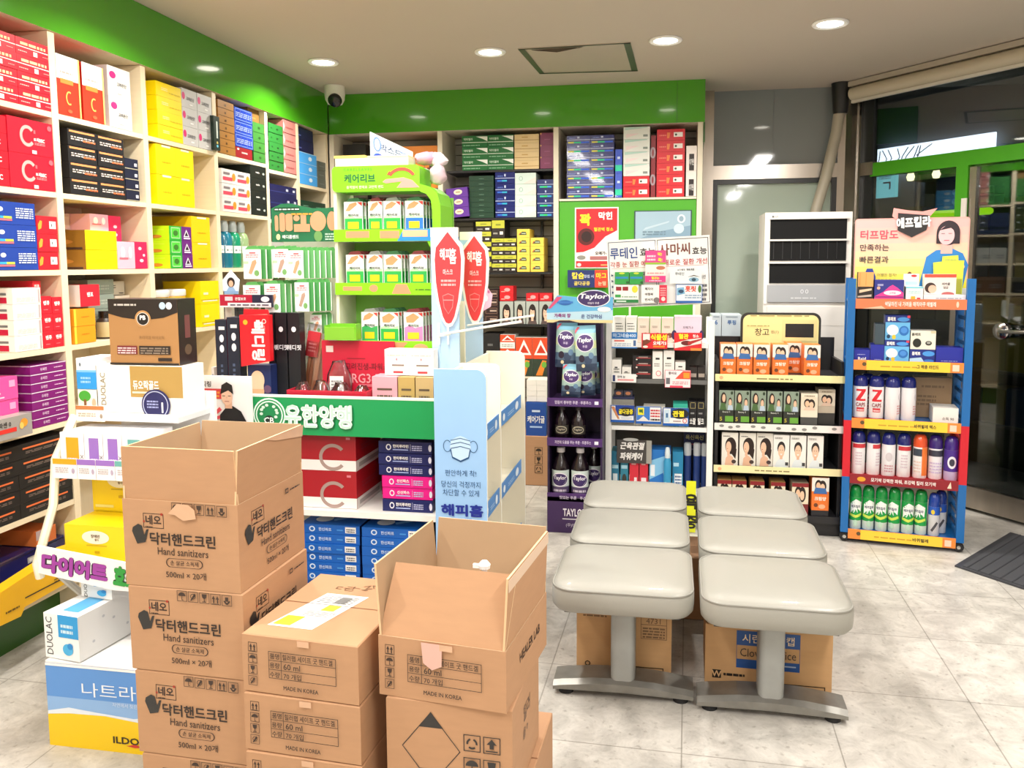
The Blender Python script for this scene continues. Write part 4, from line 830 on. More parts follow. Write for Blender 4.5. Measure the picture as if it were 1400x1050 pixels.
SL('black_carton', 'black box laid flat behind the grey white boxes', 'second shelf of the fourth bay', (3.87, 4.1, 1.82, 1.87), 1, 1, '1a1a1c', None, d=0.12, dx=0.16, sn=False)
def jar_bottle(name, loc, h, r, colb, colc, label, lab='e8ece8', group=None, cat='bottle'):
    t = empty(name, loc, label, cat, group=group)
    m = MB(); m.lathe([(0, 0), (r * 0.94, 0), (r, 0.01), (r, h * 0.62), (r * 0.8, h * 0.72), (r * 0.45, h * 0.77)], colb, n=18)
    f = Face(m, lambda u, v, e: ((r + e) * cos(RAD(-60 + 120 * u)), (r + e) * sin(RAD(-60 + 120 * u)), h * 0.62 * v), r * 2, h * 0.62); f.r(0.05, 0.5, 0.95, 0.75, lab, 8); f.d(0.15, 0.57, 0.85, 0.68, 1, '5a6a6a'); m.build('body', t, smooth=45)
    m = MB(); m.lathe([(r * 0.5, h * 0.76), (r * 0.55, h * 0.78), (r * 0.55, h * 0.9), (r * 0.4, h * 0.99), (0, h)], colc, n=14); m.build('cap', t, smooth=45)
    return t
for i, (y, c, s) in enumerate(((3.895, '0f5a78g', 'deep blue'), (3.98, '0d6e86g', 'teal blue'), (4.065, '0c8a62g', 'teal green'), (4.15, '8fa877g', 'olive green'))):
    jar_bottle('mouthwash_bottle', (-2.33, y, 1.385), 0.25, 0.041, c, 'c4ccccg', s + ' mouthwash bottle with a clear cap, third shelf, fourth bay', group='mouthwash bottles')
SL('black_carton', 'black box', 'fourth shelf of the fourth bay', (3.87, 4.32, 1.095, 1.2), 4, 2, '1c1c22', [smudge(0.2, 0.4, 0.8, 0.7, 1, '5a5a6a')], d=0.16, dx=0.06)

# --- fifth bay and corner bay
SL('herbal_box', 'green box with a white dot', 'top shelf of the fifth bay', (4.394, 4.572, 1.95, 2.208), 1, 5, '2c7a33', [('e', 0.6, 0.5, 0.07, 0.1, '1c4a20'), ('e', 0.2, 0.5, 0.05, 0.08, '1f5224'), ('r', 0, 0, 1, 0.04, '1f5a24')], d=0.2)
SL('herbal_box', 'salmon pink box', 'top shelf of the fifth bay', (4.559, 4.738, 1.947, 2.256), 1, 4, 'c98079', [('r', 0, 0, 1, 0.05, '7a3c3c'), smudge(0.2, 0.4, 0.8, 0.6, 1, 'a85c5a'), ('p', [(0, 0.1), (0.12, 0.5), (0, 0.9)], 'f0d8d0')], d=0.16)
SL('storage_crate', 'navy box', 'second shelf of the fifth bay', (4.385, 4.74, 1.66, 1.865), 1, 3, '171c4a', [('r', 0, 0.4, 1, 0.44, '3a4488'), ('r', 0.6, 0.55, 0.68, 0.75, 'b8bcd0'), ('r', 0.85, 0.55, 0.93, 0.75, 'b8bcd0')], d=0.2, jit=0.01)
SL('storage_crate', 'dark green box', 'second shelf of the corner bay', (4.775, 5.15, 1.66, 1.8), 2, 2, '143a28', [('r', 0.2, 0.5, 0.6, 0.58, '5a8a70')], d=0.2)
SL('storage_crate', 'dark navy box', 'top shelf of the corner bay', (4.777, 5.029, 2.099, 2.253), 1, 2, '181f48', [('r', 0.05, 0.3, 0.3, 0.4, '5a64a8'), ('r', 0, 0, 1, 0.06, '0c1030')], d=0.2, dx=0.02, sn=False)
SL('skin_care_box', 'sky blue box', 'top shelf of the corner bay', (4.775, 5.03, 1.9, 2.098), 1, 3, '4aa4ea', [('e', 0.62, 0.5, 0.1, 0.2, 'd0e4f4'), ('r', 0, 0.94, 1, 1, '9fd0f6')], d=0.2)
SL('storage_crate', 'grey green box', 'top shelf of the corner bay', (5.04, 5.165, 1.9, 2.07), 1, 3, '5e655c', [smudge(0.2, 0.4, 0.8, 0.6, 1, '7a8278')], d=0.2)
for k, (y0, y1, z, hgt, n) in enumerate(((4.39, 4.73, 1.384, 0.15, 3), (4.78, 5.16, 1.384, 0.16, 3), (4.39, 4.73, 1.095, 0.16, 2), (4.78, 5.15, 1.095, 0.18, 2))):
    SL('stock_box', ('pale grey', 'cream', 'brown', 'beige')[k] + ' stock box', ('third shelf of the fifth bay', 'third shelf of the corner bay', 'fourth shelf of the fifth bay', 'fourth shelf of the corner bay')[k], (y0, y1, z, z + hgt), n, 1, ('b8b8b0', 'd8d0bc', '6a4a34', 'c8b490')[k], [smudge(0.2, 0.3, 0.8, 0.6, 2, '7a7a78')], d=0.15, dx=0.04)


# ================================================================ goods on the back wall
YS = 5.272
grn = [('p', [(0.55, 0.92), (1, 0.92), (1, 0.5), (0.8, 0.72)], 'f0f4ec'), ('t', 0.25, 0.7, 0.22, '닥터엘라', 'd8ecd8', 0.02, 0.4), ('r', 0, 0.38, 1, 0.44, 'd0e4cc'), smudge(0.06, 0.12, 0.7, 0.25, 1, '8ac098')]
SB('herbal_box', 'green and white box', 'top back shelf under the green bulkhead', (-1.364, -1.02, 2.012, 2.233), YS, 2, 3, '0f6a30', grn, z=2.01)
SB('herbal_box', 'cream box', 'top back shelf beside the green boxes', (-1.014, -0.852, 2.004, 2.232), YS, 1, 4, 'e2c690', {'F': [('r', 0, 0.3, 1, 0.36, 'a8803c'), ('r', 0.3, 0.6, 0.55, 0.72, 'c8a058')]}, z=2.01)
SB('herbal_box', 'plum purple box', 'top back shelf beside the cream boxes', (-0.845, -0.709, 2.005, 2.237), YS, 1, 3, '7a2352', [smudge(0.3, 0.4, 0.7, 0.55, 1, '9a4a78'), ('r', 0, 0.88, 0.1, 1, 'd8a05c')], z=2.01)
q = (-1.467, -1.32, 1.708, 1.891)
SB('tissue_box', 'tilted purple box with a pale oval', 'back shelf beside the dark green boxes', q, 5.25, 1, 3, '62309a', [('e', 0.55, 0.55, 0.2, 0.28, 'e8dcc4'), ('r', 0.45, 0.5, 0.65, 0.6, 'a8884a')], z=1.70, lean=-0.004)
for o in [o for o in COL.objects if o.name.startswith('tissue_box')]: o.rotation_euler[1] = RAD(-5); o.location.x += 0.008
SB('herbal_box', 'dark green box', 'second back shelf', (-1.323, -1.153, 1.716, 1.974), YS, 1, 8, '0b3a25', [smudge(0.4, 0.4, 0.6, 0.55, 1, '7aa08a')], z=1.70)
holo = [('r', 0, 0.44, 1, 0.5, 'b8c4e8'), ('r', 0.46, 0.62, 0.54, 0.84, 'c8d4f0'), ('r', 0.1, 0.16, 0.35, 0.3, '2a6ad8'), ('r', 0.35, 0.16, 0.6, 0.3, '2ab0d8'), smudge(0.1, 0.6, 0.4, 0.8, 1, '4a64b8')]
SB('ginseng_box', 'deep blue box with a silver line', 'second back shelf', (-1.143, -1.011, 1.714, 1.994), YS, 1, 4, '131f6cg', holo, z=1.70)
SB('ginseng_box', 'mint white box', 'second back shelf', (-1.011, -0.872, 1.717, 1.986), YS, 1, 4, 'd6e8e0', [('o', 0.28, 0.5, 0.07, 0.16, 0.003, '8ab8a8'), ('p', [(0.4, 0.05), (1, 0.05), (1, 0.6)], 'eadcd4')], z=1.70)
holo2 = holo[:2] + [('r', 0.15, 0.12, 0.4, 0.3, '24c8a0'), ('r', 0.4, 0.12, 0.6, 0.3, '2ad060'), ('r', 0.6, 0.12, 0.85, 0.3, '30a0e8')]
SB('ginseng_box', 'shimmering blue green box', 'second back shelf', (-0.865, -0.709, 1.71, 1.941), YS, 1, 4, '15246ag', holo2, z=1.70)
lime = [('r', 0, 0.0, 1, 0.55, '2a211e'), ('r', 0, 0.55, 1, 1, 'c2c23c'), ('r', 0.3, 0.7, 0.7, 0.8, '8a9030'), ('r', 0.62, 0.18, 0.88, 0.36, 'e8e4dc'), ('r', 0.1, 0.2, 0.45, 0.3, '9a948c')]
SB('herbal_box', 'lime and black box', 'third back shelf', (-1.17, -1.004, 1.357, 1.565), YS, 2, 4, '2a211e', lime, z=1.345)
SB('herbal_box', 'lime and black box with a plain edge', 'third back shelf behind the red signs', (-1.277, -1.172, 1.358, 1.676), YS, 1, 5, '2a211e', lime, z=1.345)
SB('herbal_box', 'lone lime box on top of the lime stack', 'third back shelf', ((-1.168, -1.082, 1.569, 1.599))[:3] + (1.683,), YS, 1, 1, '2a211e', lime)
yb = [('p', [(0.15, 0.3), (0.4, 0.7), (0.7, 0.66), (0.75, 0.3)], '3a4a34'), ('p', [(0.12, 0.28), (0.25, 0.62), (0.32, 0.5)], 'c8502c'), ('r', 0.35, 0.42, 0.68, 0.52, 'c8d4b0')]
SB('herbal_box', 'yellow box with a dark picture', 'third back shelf, fuller stack', (-1.0, -0.914, 1.359, 1.625), YS, 1, 5, 'efd052', yb, z=1.345)
SB('herbal_box', 'yellow box with a dark picture', 'third back shelf, outer stack', (-0.91, -0.822, 1.359, 1.568), YS, 1, 4, 'efd052', yb, z=1.345)
SB('herbal_box', 'maroon black box', 'fourth back shelf', (-1.221, -1.12, 1.007, 1.23), 5.25, 1, 4, '2c161a', [('b', 0.1, 0.15, 0.9, 0.85, 0.003, '8a6a5a'), ('r', 0.4, 0.4, 0.85, 0.6, 'b8a090')], z=1.005)
def portrait(u=0.5, v=0.0, s=1.0, hair='241a18', bg=None, hl=0.62, dress='5a4a48', skin='eec0a4'):
    L = [('r', 0, 0, 1, s, bg)] if bg else []
    return L + [('e', u, v + 0.52 * s, 0.3, 0.36 * s, hair), ('r', u - 0.3, v + (0.5 - hl * 0.6) * s, u + 0.3, v + 0.52 * s, hair), ('p', [(u - 0.38, v + 0.01), (u + 0.38, v + 0.01), (u + 0.3, v + 0.16 * s), (u + 0.12, v + 0.21 * s), (u - 0.12, v + 0.21 * s), (u - 0.3, v + 0.16 * s)], dress), ('r', u - 0.09, v + 0.14 * s, u + 0.09, v + 0.34 * s, skin), ('e', u, v + 0.48 * s, 0.19, 0.25 * s, skin), ('e', u + 0.06, v + 0.7 * s, 0.2, 0.1 * s, hair), ('r', u - 0.07, v + 0.36 * s, u + 0.07, v + 0.385 * s, 'c05a58'), ('r', u - 0.12, v + 0.53 * s, u - 0.04, v + 0.55 * s, '3a2a26'), ('r', u + 0.04, v + 0.53 * s, u + 0.12, v + 0.55 * s, '3a2a26')]
QX = [(-1.107, -1.016, 1.014, 1.154), (-1.009, -0.935, 1.015, 1.155), (-0.931, -0.848, 1.016, 1.155), (-0.844, -0.761, 1.016, 1.155)]
for i, q in enumerate(QX):
    SB('hair_dye_box', 'hair dye box showing a dark haired model, %s from the left' % NTH[i], 'fourth back shelf', q, 5.215, 1, 1, '9aa09a', portrait(0.5, 0, 1, bg='aab0a8'), z=1.005, d=0.12)
    if i != 1: SB('hair_dye_box', 'red top box above the %s model box' % NTH[i], 'fourth back shelf', (q[0], q[1], q[3] + 0.002, q[3] + (0.1 if i == 0 else 0.052)), 5.22, 1, 2 if i == 0 else 1, 'd81824', [('e', 0.55, 0.5, 0.22, 0.25, 'f0a0a0'), ('r', 0.1, 0.2, 0.4, 0.3, 'f0b0a8')], d=0.12)
SB('herbal_box', 'black box', 'fifth back shelf', (-1.221, -1.106, 0.827, 0.944), 5.2, 1, 2, '17171a', [smudge(0.3, 0.4, 0.6, 0.6, 1, '6a6a6a')], z=0.665 + 0.0)
og = [('r', 0, 0.45, 1, 1, 'd84a24'), ('p', [(0.1, 0.55), (0.5, 0.95), (0.95, 0.55)], 'f2efe8'), ('p', [(0.25, 0.6), (0.5, 0.82), (0.8, 0.6)], 'c8341c'), ('r', 0, 0, 1, 0.45, 'f0ece4'), smudge(0.1, 0.1, 0.9, 0.35, 2, '9a9a94')]
q = (-1.103, -1.004, 0.678, 0.936)
SB('garlic_tonic_box', 'orange and white box', 'fifth back shelf, next to the black boxes', q, 5.2, 1, 3, 'f0ece4', og, z=0.665, d=0.14)
jc = og[:3] + [('r', 0, 0, 1, 0.45, '2a3a2c'), ('p', [(0.2, 0.02), (0.6, 0.42), (0.85, 0.4), (0.6, 0.02)], 'e8852c'), ('e', 0.7, 0.3, 0.15, 0.08, '6aa83c')]
SB('garlic_tonic_box', 'box with a juice picture under an orange top', 'fifth back shelf', (-1.0, -0.777, 0.68, 0.919), 5.2, 2, 1, 'e0dcd0', jc, z=0.665, d=0.14)
SB('pill_box', 'small plain white box', 'under the fifth back shelf', (-0.892, -0.761, 0.532, 0.67), 5.0, 2, 4, 'ece8e0', None, d=0.14)
SB('mouthwash_carton', 'blue mouthwash carton', 'on the tall brown carton by the purple display', (-0.894, -0.763, 0.315, 0.529), 4.98, 1, 1, '16489a', [('t', 0.5, 0.5, 0.22, '케어가글', W_, 0.02, 0.85), ('r', 0.2, 0.25, 0.8, 0.3, 'a8c4ec'), ('r', 0.3, 0.72, 0.7, 0.78, 'c8d8f0')], d=0.2)
o = cardboard_box('cardboard_box', 0.24, 0.23, 0.317, lambda f: care_icons(f, 0.62, 0.62, 0.05, 3, False, 'ugr', '2a2018'), None)
place(o, (-0.985, 4.97, 0.001), 0, 'tall brown carton on the floor behind the purple display stand', 'cardboard box')

# third back bay
holo3 = [('r', 0, 0.5, 1, 0.57, 'c4cce8'), ('r', 0.44, 0.7, 0.54, 0.9, 'c8d0ec'), ('r', 0.05, 0.15, 0.3, 0.32, 'd8d04a'), ('r', 0.3, 0.15, 0.6, 0.32, '24c88c'), ('r', 0.6, 0.15, 0.95, 0.32, '2a60e0'), smudge(0.1, 0.7, 0.38, 0.85, 1, '8a9ad8')]
SB('ginseng_box', 'gleaming blue box with rainbow dots', 'top shelf of the third back bay', (-0.667, -0.366, 1.826, 2.207), 5.24, 2, 7, '141e6eg', holo3, z=1.813)
SB('ginseng_box', 'slim upright blue box', 'top shelf of the third back bay', (-0.359, -0.315, 1.82, 2.115), 5.24, 1, 2, '2a50c8g', [('r', 0, 0.1, 1, 0.35, '2ad0a8'), ('r', 0.3, 0.6, 0.7, 0.7, 'c8d8f8')], z=1.813)
rlab = [('r', 0.6, 0.3, 0.92, 0.72, 'f4ece6'), ('e', 0.68, 0.5, 0.04, 0.1, '3a4a3a'), ('p', [(0.36, 0.2), (0.44, 0.2), (0.48, 0.7), (0.36, 0.72)], 'f0803c'), smudge(0.08, 0.4, 0.34, 0.6, 1, 'f07a6a')]
q = (-0.308, -0.143, 1.819, 2.25)
SB('medicine_box', 'red box with a white label', 'under the white boxes, third back bay', (q[0], q[1], 1.813, 1.945), 5.24, 1, 2, 'd81e2c', rlab, z=1.813)
SB('supplement_box', 'white box with a faint green wave', 'on the red boxes, third back bay', (q[0], q[1], 1.946, q[3]), 5.24, 1, 4, 'e9ece6', [('p', [(0.05, 0.75), (0.9, 0.92), (0.9, 0.98), (0.05, 0.98)], 'b8dcd0'), ('p', [(0.1, 0.1), (0.6, 0.45), (0.1, 0.45)], 'f2dfe0'), ('r', 0.75, 0.18, 0.92, 0.36, '8a948e')], z=1.946)
SB('medicine_box', 'upright dark red box with grey swirls', 'top shelf of the third back bay', (-0.136, -0.106, 1.821, 2.196), 5.25, 1, 1, '8a1f2a', [('o', 0.4, 0.28, 0.2, 0.06, 0.012, 'a8949c'), ('o', 0.4, 0.72, 0.2, 0.06, 0.012, 'a8949c')], z=1.813)
SB('medicine_box', 'red box with a white label', 'tall stack, third back bay', (-0.1, 0.073, 1.82, 2.229), 5.24, 1, 6, 'd81e2c', rlab, z=1.813)
SB('supplement_box', 'white box with an upright black label', 'top shelf of the third back bay', (0.081, 0.15, 1.817, 2.124), 5.24, 1, 2, 'efe6e0', [('r', 0.28, 0.02, 0.75, 0.68, '241a1a'), ('t', 0.52, 0.36, 0.26, '이가탄', W_, 0.02, 0.42)], z=1.813)

# first back bay, behind the plaster stand
SB('black_carton', 'black box with a brown band', 'first back bay behind the folding fan sign', (-2.198, -2.035, 2.127, 2.205), 5.29, 1, 1, '1c1714', [('r', 0.1, 0.4, 0.9, 0.55, '6a5a3a'), ('r', 0.75, 0.4, 0.9, 0.6, 'b0a890')], z=1.9)
SB('plaster_carton', 'orange box with children on it', 'first back bay behind the plaster stand', (-1.819, -1.533, 2.058, 2.179), 5.28, 1, 1, 'ef8a14', [('e', 0.1, 0.35, 0.08, 0.25, '3a2418'), ('e', 0.1, 0.3, 0.05, 0.16, 'eec4a0'), ('e', 0.86, 0.35, 0.08, 0.25, '3a2418'), ('e', 0.86, 0.3, 0.05, 0.16, 'eec4a0'), ('t', 0.48, 0.4, 0.22, '뽀로 밴드', '7a2a10', 0.03), ('e', 0.3, 0.78, 0.05, 0.1, 'c83a1c')], z=1.9)

# ================================================================ posters and signs of the third back bay
def poster(name, q, y, decs, col, label, cat='poster', th=0.004, rot=0.0):
    x0, x1, z0, z1 = q; mb = MB(); mb.box(0, 0, 0, x1 - x0, th, z1 - z0, col); mb.front(0, 0, x1 - x0, z1 - z0, 0).do(decs)
    o = mb.build(name, None, (x0, y, z0)); o.rotation_euler = (0, rot, 0); return single(o, label, cat)
poster('poster', (-0.614, -0.335, 1.368, 1.755), 5.228, [
    ('r', 0.03, 0.02, 0.97, 0.98, 'c8202a'), ('p', [(0.03, 0.26), (0.03, 0.12), (0.97, 0.12), (0.97, 0.62), (0.7, 0.52), (0.45, 0.34), (0.2, 0.27)], 'f1e8e2'),
    ('e', 0.26, 0.52, 0.19, 0.14, '5a1616'), ('e', 0.27, 0.52, 0.12, 0.09, '2a0c0c'), ('t', 0.24, 0.80, 0.2, '꽉', 'f6e22c', 0.05), ('t', 0.7, 0.86, 0.13, '막힌', W_, 0.04), ('t', 0.66, 0.64, 0.065, '혈관벽 청소', 'f2d42c', 0.03), ('t', 0.8, 0.42, 0.06, '깜빡', 'd0342c', 0.03), ('t', 0.62, 0.25, 0.06, '오메가-3', '2a2422', 0.03), ('r', 0.35, 0.14, 0.9, 0.2, 'a86a6a'), ('e', 0.15, 0.18, 0.1, 0.035, '8a8a80'), ('r', 0.03, 0.02, 0.97, 0.1, 'c8202a'), ('e', 0.1, 0.06, 0.05, 0.03, 'f0d0d0'), ('r', 0.6, 0.045, 0.85, 0.065, 'f0a868')], 'f3ece6', 'red poster with yellow and white lettering on the green back panel')
t = poster('poster', (-0.236, 0.12, 1.538, 1.729), 5.226, [('r', 0.02, 0.03, 0.98, 0.97, '9db8c8'), ('p', [(0.02, 0.03), (0.98, 0.03), (0.98, 0.5), (0.4, 0.3)], '7f9db2'), ('e', 0.82, 0.72, 0.07, 0.14, 'd8e4ec'), ('e', 0.82, 0.72, 0.04, 0.09, '8aa4b4'), ('e', 0.78, 0.4, 0.09, 0.16, 'c0d2dc'), ('p', [(0.15, 0.35), (0.6, 0.6), (0.62, 0.66), (0.2, 0.45)], 'b8ccd8'), smudge(0.15, 0.2, 0.55, 0.36, 2, '6a8494')], '30444a', 'blue grey poster of glass vials on the green back panel')
poster('shelf_sign', (-0.657, -0.4, 1.246, 1.358), 5.2, [('r', 0, 0, 0.68, 1, '1e2d66'), ('r', 0.68, 0, 1, 1, 'd8402a'), ('t', 0.26, 0.68, 0.38, '칼슘', 'f2d83c', 0.03), ('t', 0.53, 0.64, 0.18, '결핍 시', 'c8d0e8', 0.01), ('t', 0.36, 0.24, 0.24, '골다공증', 'e8d060', 0.02), ('t', 0.84, 0.68, 0.32, '마그', 'f4d82c', 0.03), ('t', 0.86, 0.24, 0.24, '눈떨', 'f0c8a0', 0.02)], 'e8e8e8', 'navy and orange strip sign below the red poster', 'sign')


# ================================================================ green fronted gondola in the middle
def rounded(x0, z0, x1, z1, r, n=6, corners=(1, 1, 1, 1)):
    P = []
    for (cx, cz, a, k) in ((x1, z0, -90, 0), (x1, z1, 0, 1), (x0, z1, 90, 2), (x0, z0, 180, 3)):
        rr = r if corners[k] else 0.0005; sx = -1 if cx == x1 else 1; sz = -1 if cz == z1 else 1
        for i in range(n + 1): t = RAD(a + 90 * i / n); P.append((cx + sx * rr + rr * cos(t), cz + sz * rr + rr * sin(t)))
    return P
GX0, GX1, GY = -1.80, -0.824, 2.75
t = empty('gondola', (0, 0, 0), 'low white shop gondola with a green lettered front panel', 'display shelf')
m = MB(); m.box(GX0, GY, 0.777, GX1, GY + 0.018, 0.92, '0f9450'); m.box(GX0, GY - 0.001, 0.915, GX1, GY + 0.018, 0.9225, 'dfe8da')
f = m.front(GX0, 0.777, GX1, 0.92, GY); W = GX1 - GX0
f.e_(0.353, 0.5, 0.066, 0.44, 'e6f2ea'); f.e_(0.353, 0.5, 0.06, 0.4, '0f9450'); f.e_(0.353, 0.5, 0.055, 0.365, 'dcefe2'); f.e_(0.353, 0.5, 0.05, 0.33, '14824a')
for i in range(10): f.e_(0.353 + 0.032 * cos(i * 2.4), 0.56 + 0.2 * sin(i * 2.4), 0.007, 0.04, 'cfe8d6', 10)
f.e_(0.353, 0.36, 0.02, 0.13, '1c2a22'); f.t(0.353, 0.36, 0.16, 'CB', 'e8f2ea', 0.02)
for dx, c, b in ((0.004, '0a6636', 0.075), (0.0, 'f4fbf6', 0.06), (0, 'bfe3cf', 0.012)): f.t(0.55 + dx, 0.5 - dx * 6, 0.62, '유한양행', c, b, width=0.27)
m.build('front_panel', t)
for z, dp in ((0.86, 0.44), (0.49, 0.42), (0.10, 0.42)): m = MB(); m.box(GX0 + 0.02, GY + 0.019, z - 0.022, GX1 - 0.002, GY + dp, z, 'white_plastic'); m.build('shelf', t)
for x in (GX0 + 0.002, GX1 - 0.0015): m = MB(); m.box(x - 0.0, GY + 0.019, 0, x + 0.018 if x < -1 else x + 0.0015, GY + 0.45, 0.9, 'white_plastic'); m.build('end_panel', t)
m = MB(); m.box(GX0 + 0.02, GY + 0.44, 0, GX1, GY + 0.455, 1.25, 'cream_plastic'); m.build('back_panel', t)
m = MB(); m.box(GX0 + 0.02, GY + 0.03, 0, GX1 - 0.003, GY + 0.05, 0.078, 'd8d6cf'); m.build('plinth', t)
# vitamin boxes and pill boxes inside
cw = {'F': [('r', 0, 0, 1, 0.28, 'efeae6'), ('o', 0.66, 0.36, 0.155, 0.27, 0.013, 'a89088', 28, 40, 320), ('r', 0.86, 0.84, 0.92, 0.9, 'd8808a'), ('r', 0.0, 0.68, 0.08, 0.7, 'e0b0b0')], 'R': [('r', 0, 0, 1, 0.28, 'e2ddd8'), ('r', 0.1, 0.08, 0.9, 0.2, 'a8a4a0'), ('d', 0.2, 0.5, 0.8, 0.7, 2, 'a03040', 3)]}
SB('vitamin_box', 'big dark red box with a white band', 'on the middle gondola shelf', (-1.41, -1.142, 0.49, 0.775), 2.80, 1, 2, 'a8101e', cw, d=0.26)
SB('vitamin_box', 'shadowed dark red box at the back', 'behind the navy boxes on the gondola shelf', (-1.12, -1.03, 0.49, 0.70), 3.0, 1, 1, '8c0c1c', None, d=0.15)
def pillprint(lab, c2): return {'F': [('e', 0.19, 0.5, 0.05, 0.27, 'e8e6ee'), ('e', 0.19, 0.5, 0.03, 0.17, c2), ('t', 0.42, 0.6, 0.3, lab, W_, 0.03, 0.3), ('r', 0.27, 0.25, 0.56, 0.34, 'a8b8e8'), ('r', 0.6, 0.2, 0.606, 0.8, 'c8c8e0'), smudge(0.63, 0.25, 0.82, 0.75, 3, 'b8bce0'), ('e', 0.97, 0.5, 0.03, 0.3, 'd8d8e8')], 'T': [('p', [(0.1, 0.3), (0.6, 0.5), (0.9, 0.8), (0.5, 0.8)], '5a8ad0')]}
q = (-1.055, -0.852)
z = 0.49
for i, (c, h, lb) in enumerate((('121c5c', 0.047, '한미루라민'), ('e3148a', 0.044, '신신파스'), ('e3148a', 0.044, '신신파스'), ('121c5c', 0.042, '한미루라민'), ('121c5c', 0.042, '한미루라민'), ('121c5c', 0.045, '한미루라민'))):
    w = (q[1] - q[0]) * (0.94 if i < 3 else 1.0); x0 = q[1] - w
    o = carton('pill_box', w, 0.2, h - 0.002, c, pillprint(lb, c)); o.location = (x0, 2.80 + 0.003 * (i % 2), z + 0.001); z += h
    single(o, ('navy pill box at the bottom of the mixed gondola stack', 'lower pink pill box in the gondola stack', 'upper pink pill box in the gondola stack', 'navy pill box just above the pink ones', 'navy pill box next to the stack top', 'navy pill box with a blue lid atop the stack')[i], 'box', 'pill boxes stacked on the gondola')
bp = {'F': [('e', 0.2, 0.5, 0.05, 0.3, 'd8e8f8'), ('e', 0.2, 0.5, 0.03, 0.18, '1a68c0'), ('t', 0.42, 0.5, 0.38, '한신파프', 'cfe2f8', 0.02, 0.28), ('r', 0.62, 0.4, 0.72, 0.55, '4a98e0'), ('r', 0.76, 0.2, 0.94, 0.86, 'f0f0ee'), smudge(0.78, 0.3, 0.92, 0.75, 2, '5a5a5a')], 'R': [('r', 0, 0, 1, 1, '121c50')], 'T': [('e', 0.3, 0.3, 0.14, 0.16, 'f0f4f8'), ('p', [(0.5, 0.2), (0.9, 0.6), (0.85, 0.75), (0.45, 0.3)], '7ab8f0')]}
SB('pain_patch_box', 'bright blue patch box', 'lowest gondola shelf, outer stack', (-1.125, -0.885, 0.10, 0.425), 2.79, 1, 9, '0f62c0', bp, d=0.22, jit=0.006)
SB('pain_patch_box', 'bright blue patch box', 'lowest gondola shelf, stack by the sanitizer cartons', (-1.372, -1.134, 0.10, 0.425), 2.79, 1, 9, '0f62c0', bp, d=0.22, jit=0.012)

# on the gondola top: red tonic display box with bagged sweets
t = empty('red_display_box', (0, 0, 0.861), 'open red display box with a raised lettered back, on the gondola top', 'display box')
m = MB(); m.box(-1.405, 2.79, 0, -1.092, 2.955, 0.006, 'b8122e'); m.box(-1.405, 2.79, 0.006, -1.092, 2.797, 0.075, 'c01734'); m.box(-1.405, 2.797, .006, -1.40, 2.955, 0.075, 'b8122e'); m.box(-1.098, 2.797, .006, -1.092, 2.955, 0.075, 'b8122e'); m.build('tray', t)
m = MB(); m.box(-1.335, 2.955, 0, -1.04, 2.962, 0.245, 'c91a38'); f = m.front(-1.335, 0, -1.04, 0.245, 2.955); f.t(0.62, 0.60, 0.11, '고려진생-파워스', '7a1022', 0.02, maxw=0.6); f.t(0.66, 0.41, 0.15, 'RG3-EX', 'e8a0a4', 0.015, maxw=0.5); f.r(0.06, 0.82, 0.16, 0.92, 'f0dcd8'); f.r(0.35, 0.72, 0.6, 0.73, '8a1424'); f.r(0.5, 0.28, 0.95, 0.32, 'd8707c'); m.build('back_panel', t)
def bag(name, loc, rz, w, d, h, label, inner, film='film', lab=True):
    t = empty(name, loc, label, 'bag', rz, 'clear bags in the red box'); rnd = random.Random(int(w * 1e4 + loc[0] * 1e3)); m = MB()
    for i in range(9): x, y = rnd.uniform(-w * .35, w * .35), rnd.uniform(-d * .3, d * .3); zz = rnd.uniform(0.014, h * .55); m.lathe([(0, -0.012), (0.013, -0.006), (0.015, 0.003), (0.008, 0.011), (0, 0.013)], inner[i % len(inner)], c=(x, y, zz), n=8)
    o = m.build('sweets', t); o['kind'] = 'stuff'
    m = MB(); N = 12; rs = []
    for k, (s, zz) in enumerate(((0.8, 0), (1.0, 0.18), (1.02, 0.5), (0.9, 0.75), (0.6, 0.95), (0.5, 1.08))):
        rs.append([(w / 2 * s * (abs(cos(2 * pi * j / N)) ** 0.6) * (1 if cos(2 * pi * j / N) > 0 else -1) * rnd.uniform(.93, 1.05), d / 2 * s * (abs(sin(2 * pi * j / N)) ** 0.6) * (1 if sin(2 * pi * j / N) > 0 else -1) * rnd.uniform(.93, 1.05), h * zz * rnd.uniform(.97, 1.03)) for j in range(N)])
    m.rings(rs, film); m.build('clear_film', t, smooth=80)
    if lab: m = MB(); m.box(-w * 0.28, -d / 2 - 0.006, h * 0.25, w * 0.25, -d / 2 - 0.004, h * 0.72, 'f3f1ec'); f = m.front(-w * .28, h * .25, w * .25, h * .72, -d / 2 - 0.006); f.d(0.1, 0.15, 0.9, 0.85, 4, '9a9a98'); m.build('paper_label', t)
    return t
bag('sweet_bag', (-1.368, 2.85, 0.8675), 0, 0.056, 0.07, 0.085, 'clear sweet bag with a square paper label, at the end of the red box', ('6a3a2a', 'b89a88', '8a4a32'))
bag('sweet_bag', (-1.296, 2.85, 0.8675), 0.2, 0.066, 0.06, 0.09, 'clear sweet bag tilted in the middle of the red box', ('b06a3a', '4a2a2a', 'd8c8c0'))
bag('sweet_bag', (-1.216, 2.85, 0.8675), -0.2, 0.068, 0.08, 0.085, 'clear sweet bag with orange sweets, third in the red box', ('c87a4a', 'e8dcd8', '6a2a2a'))
bag('sweet_bag', (-1.137, 2.86, 0.8675), 0.0, 0.062, 0.08, 0.075, 'clear sweet bag farthest along the red box, beside the white boxes', ('d8c8c0', 'b06a3a', '4a2a2a'), lab=False)
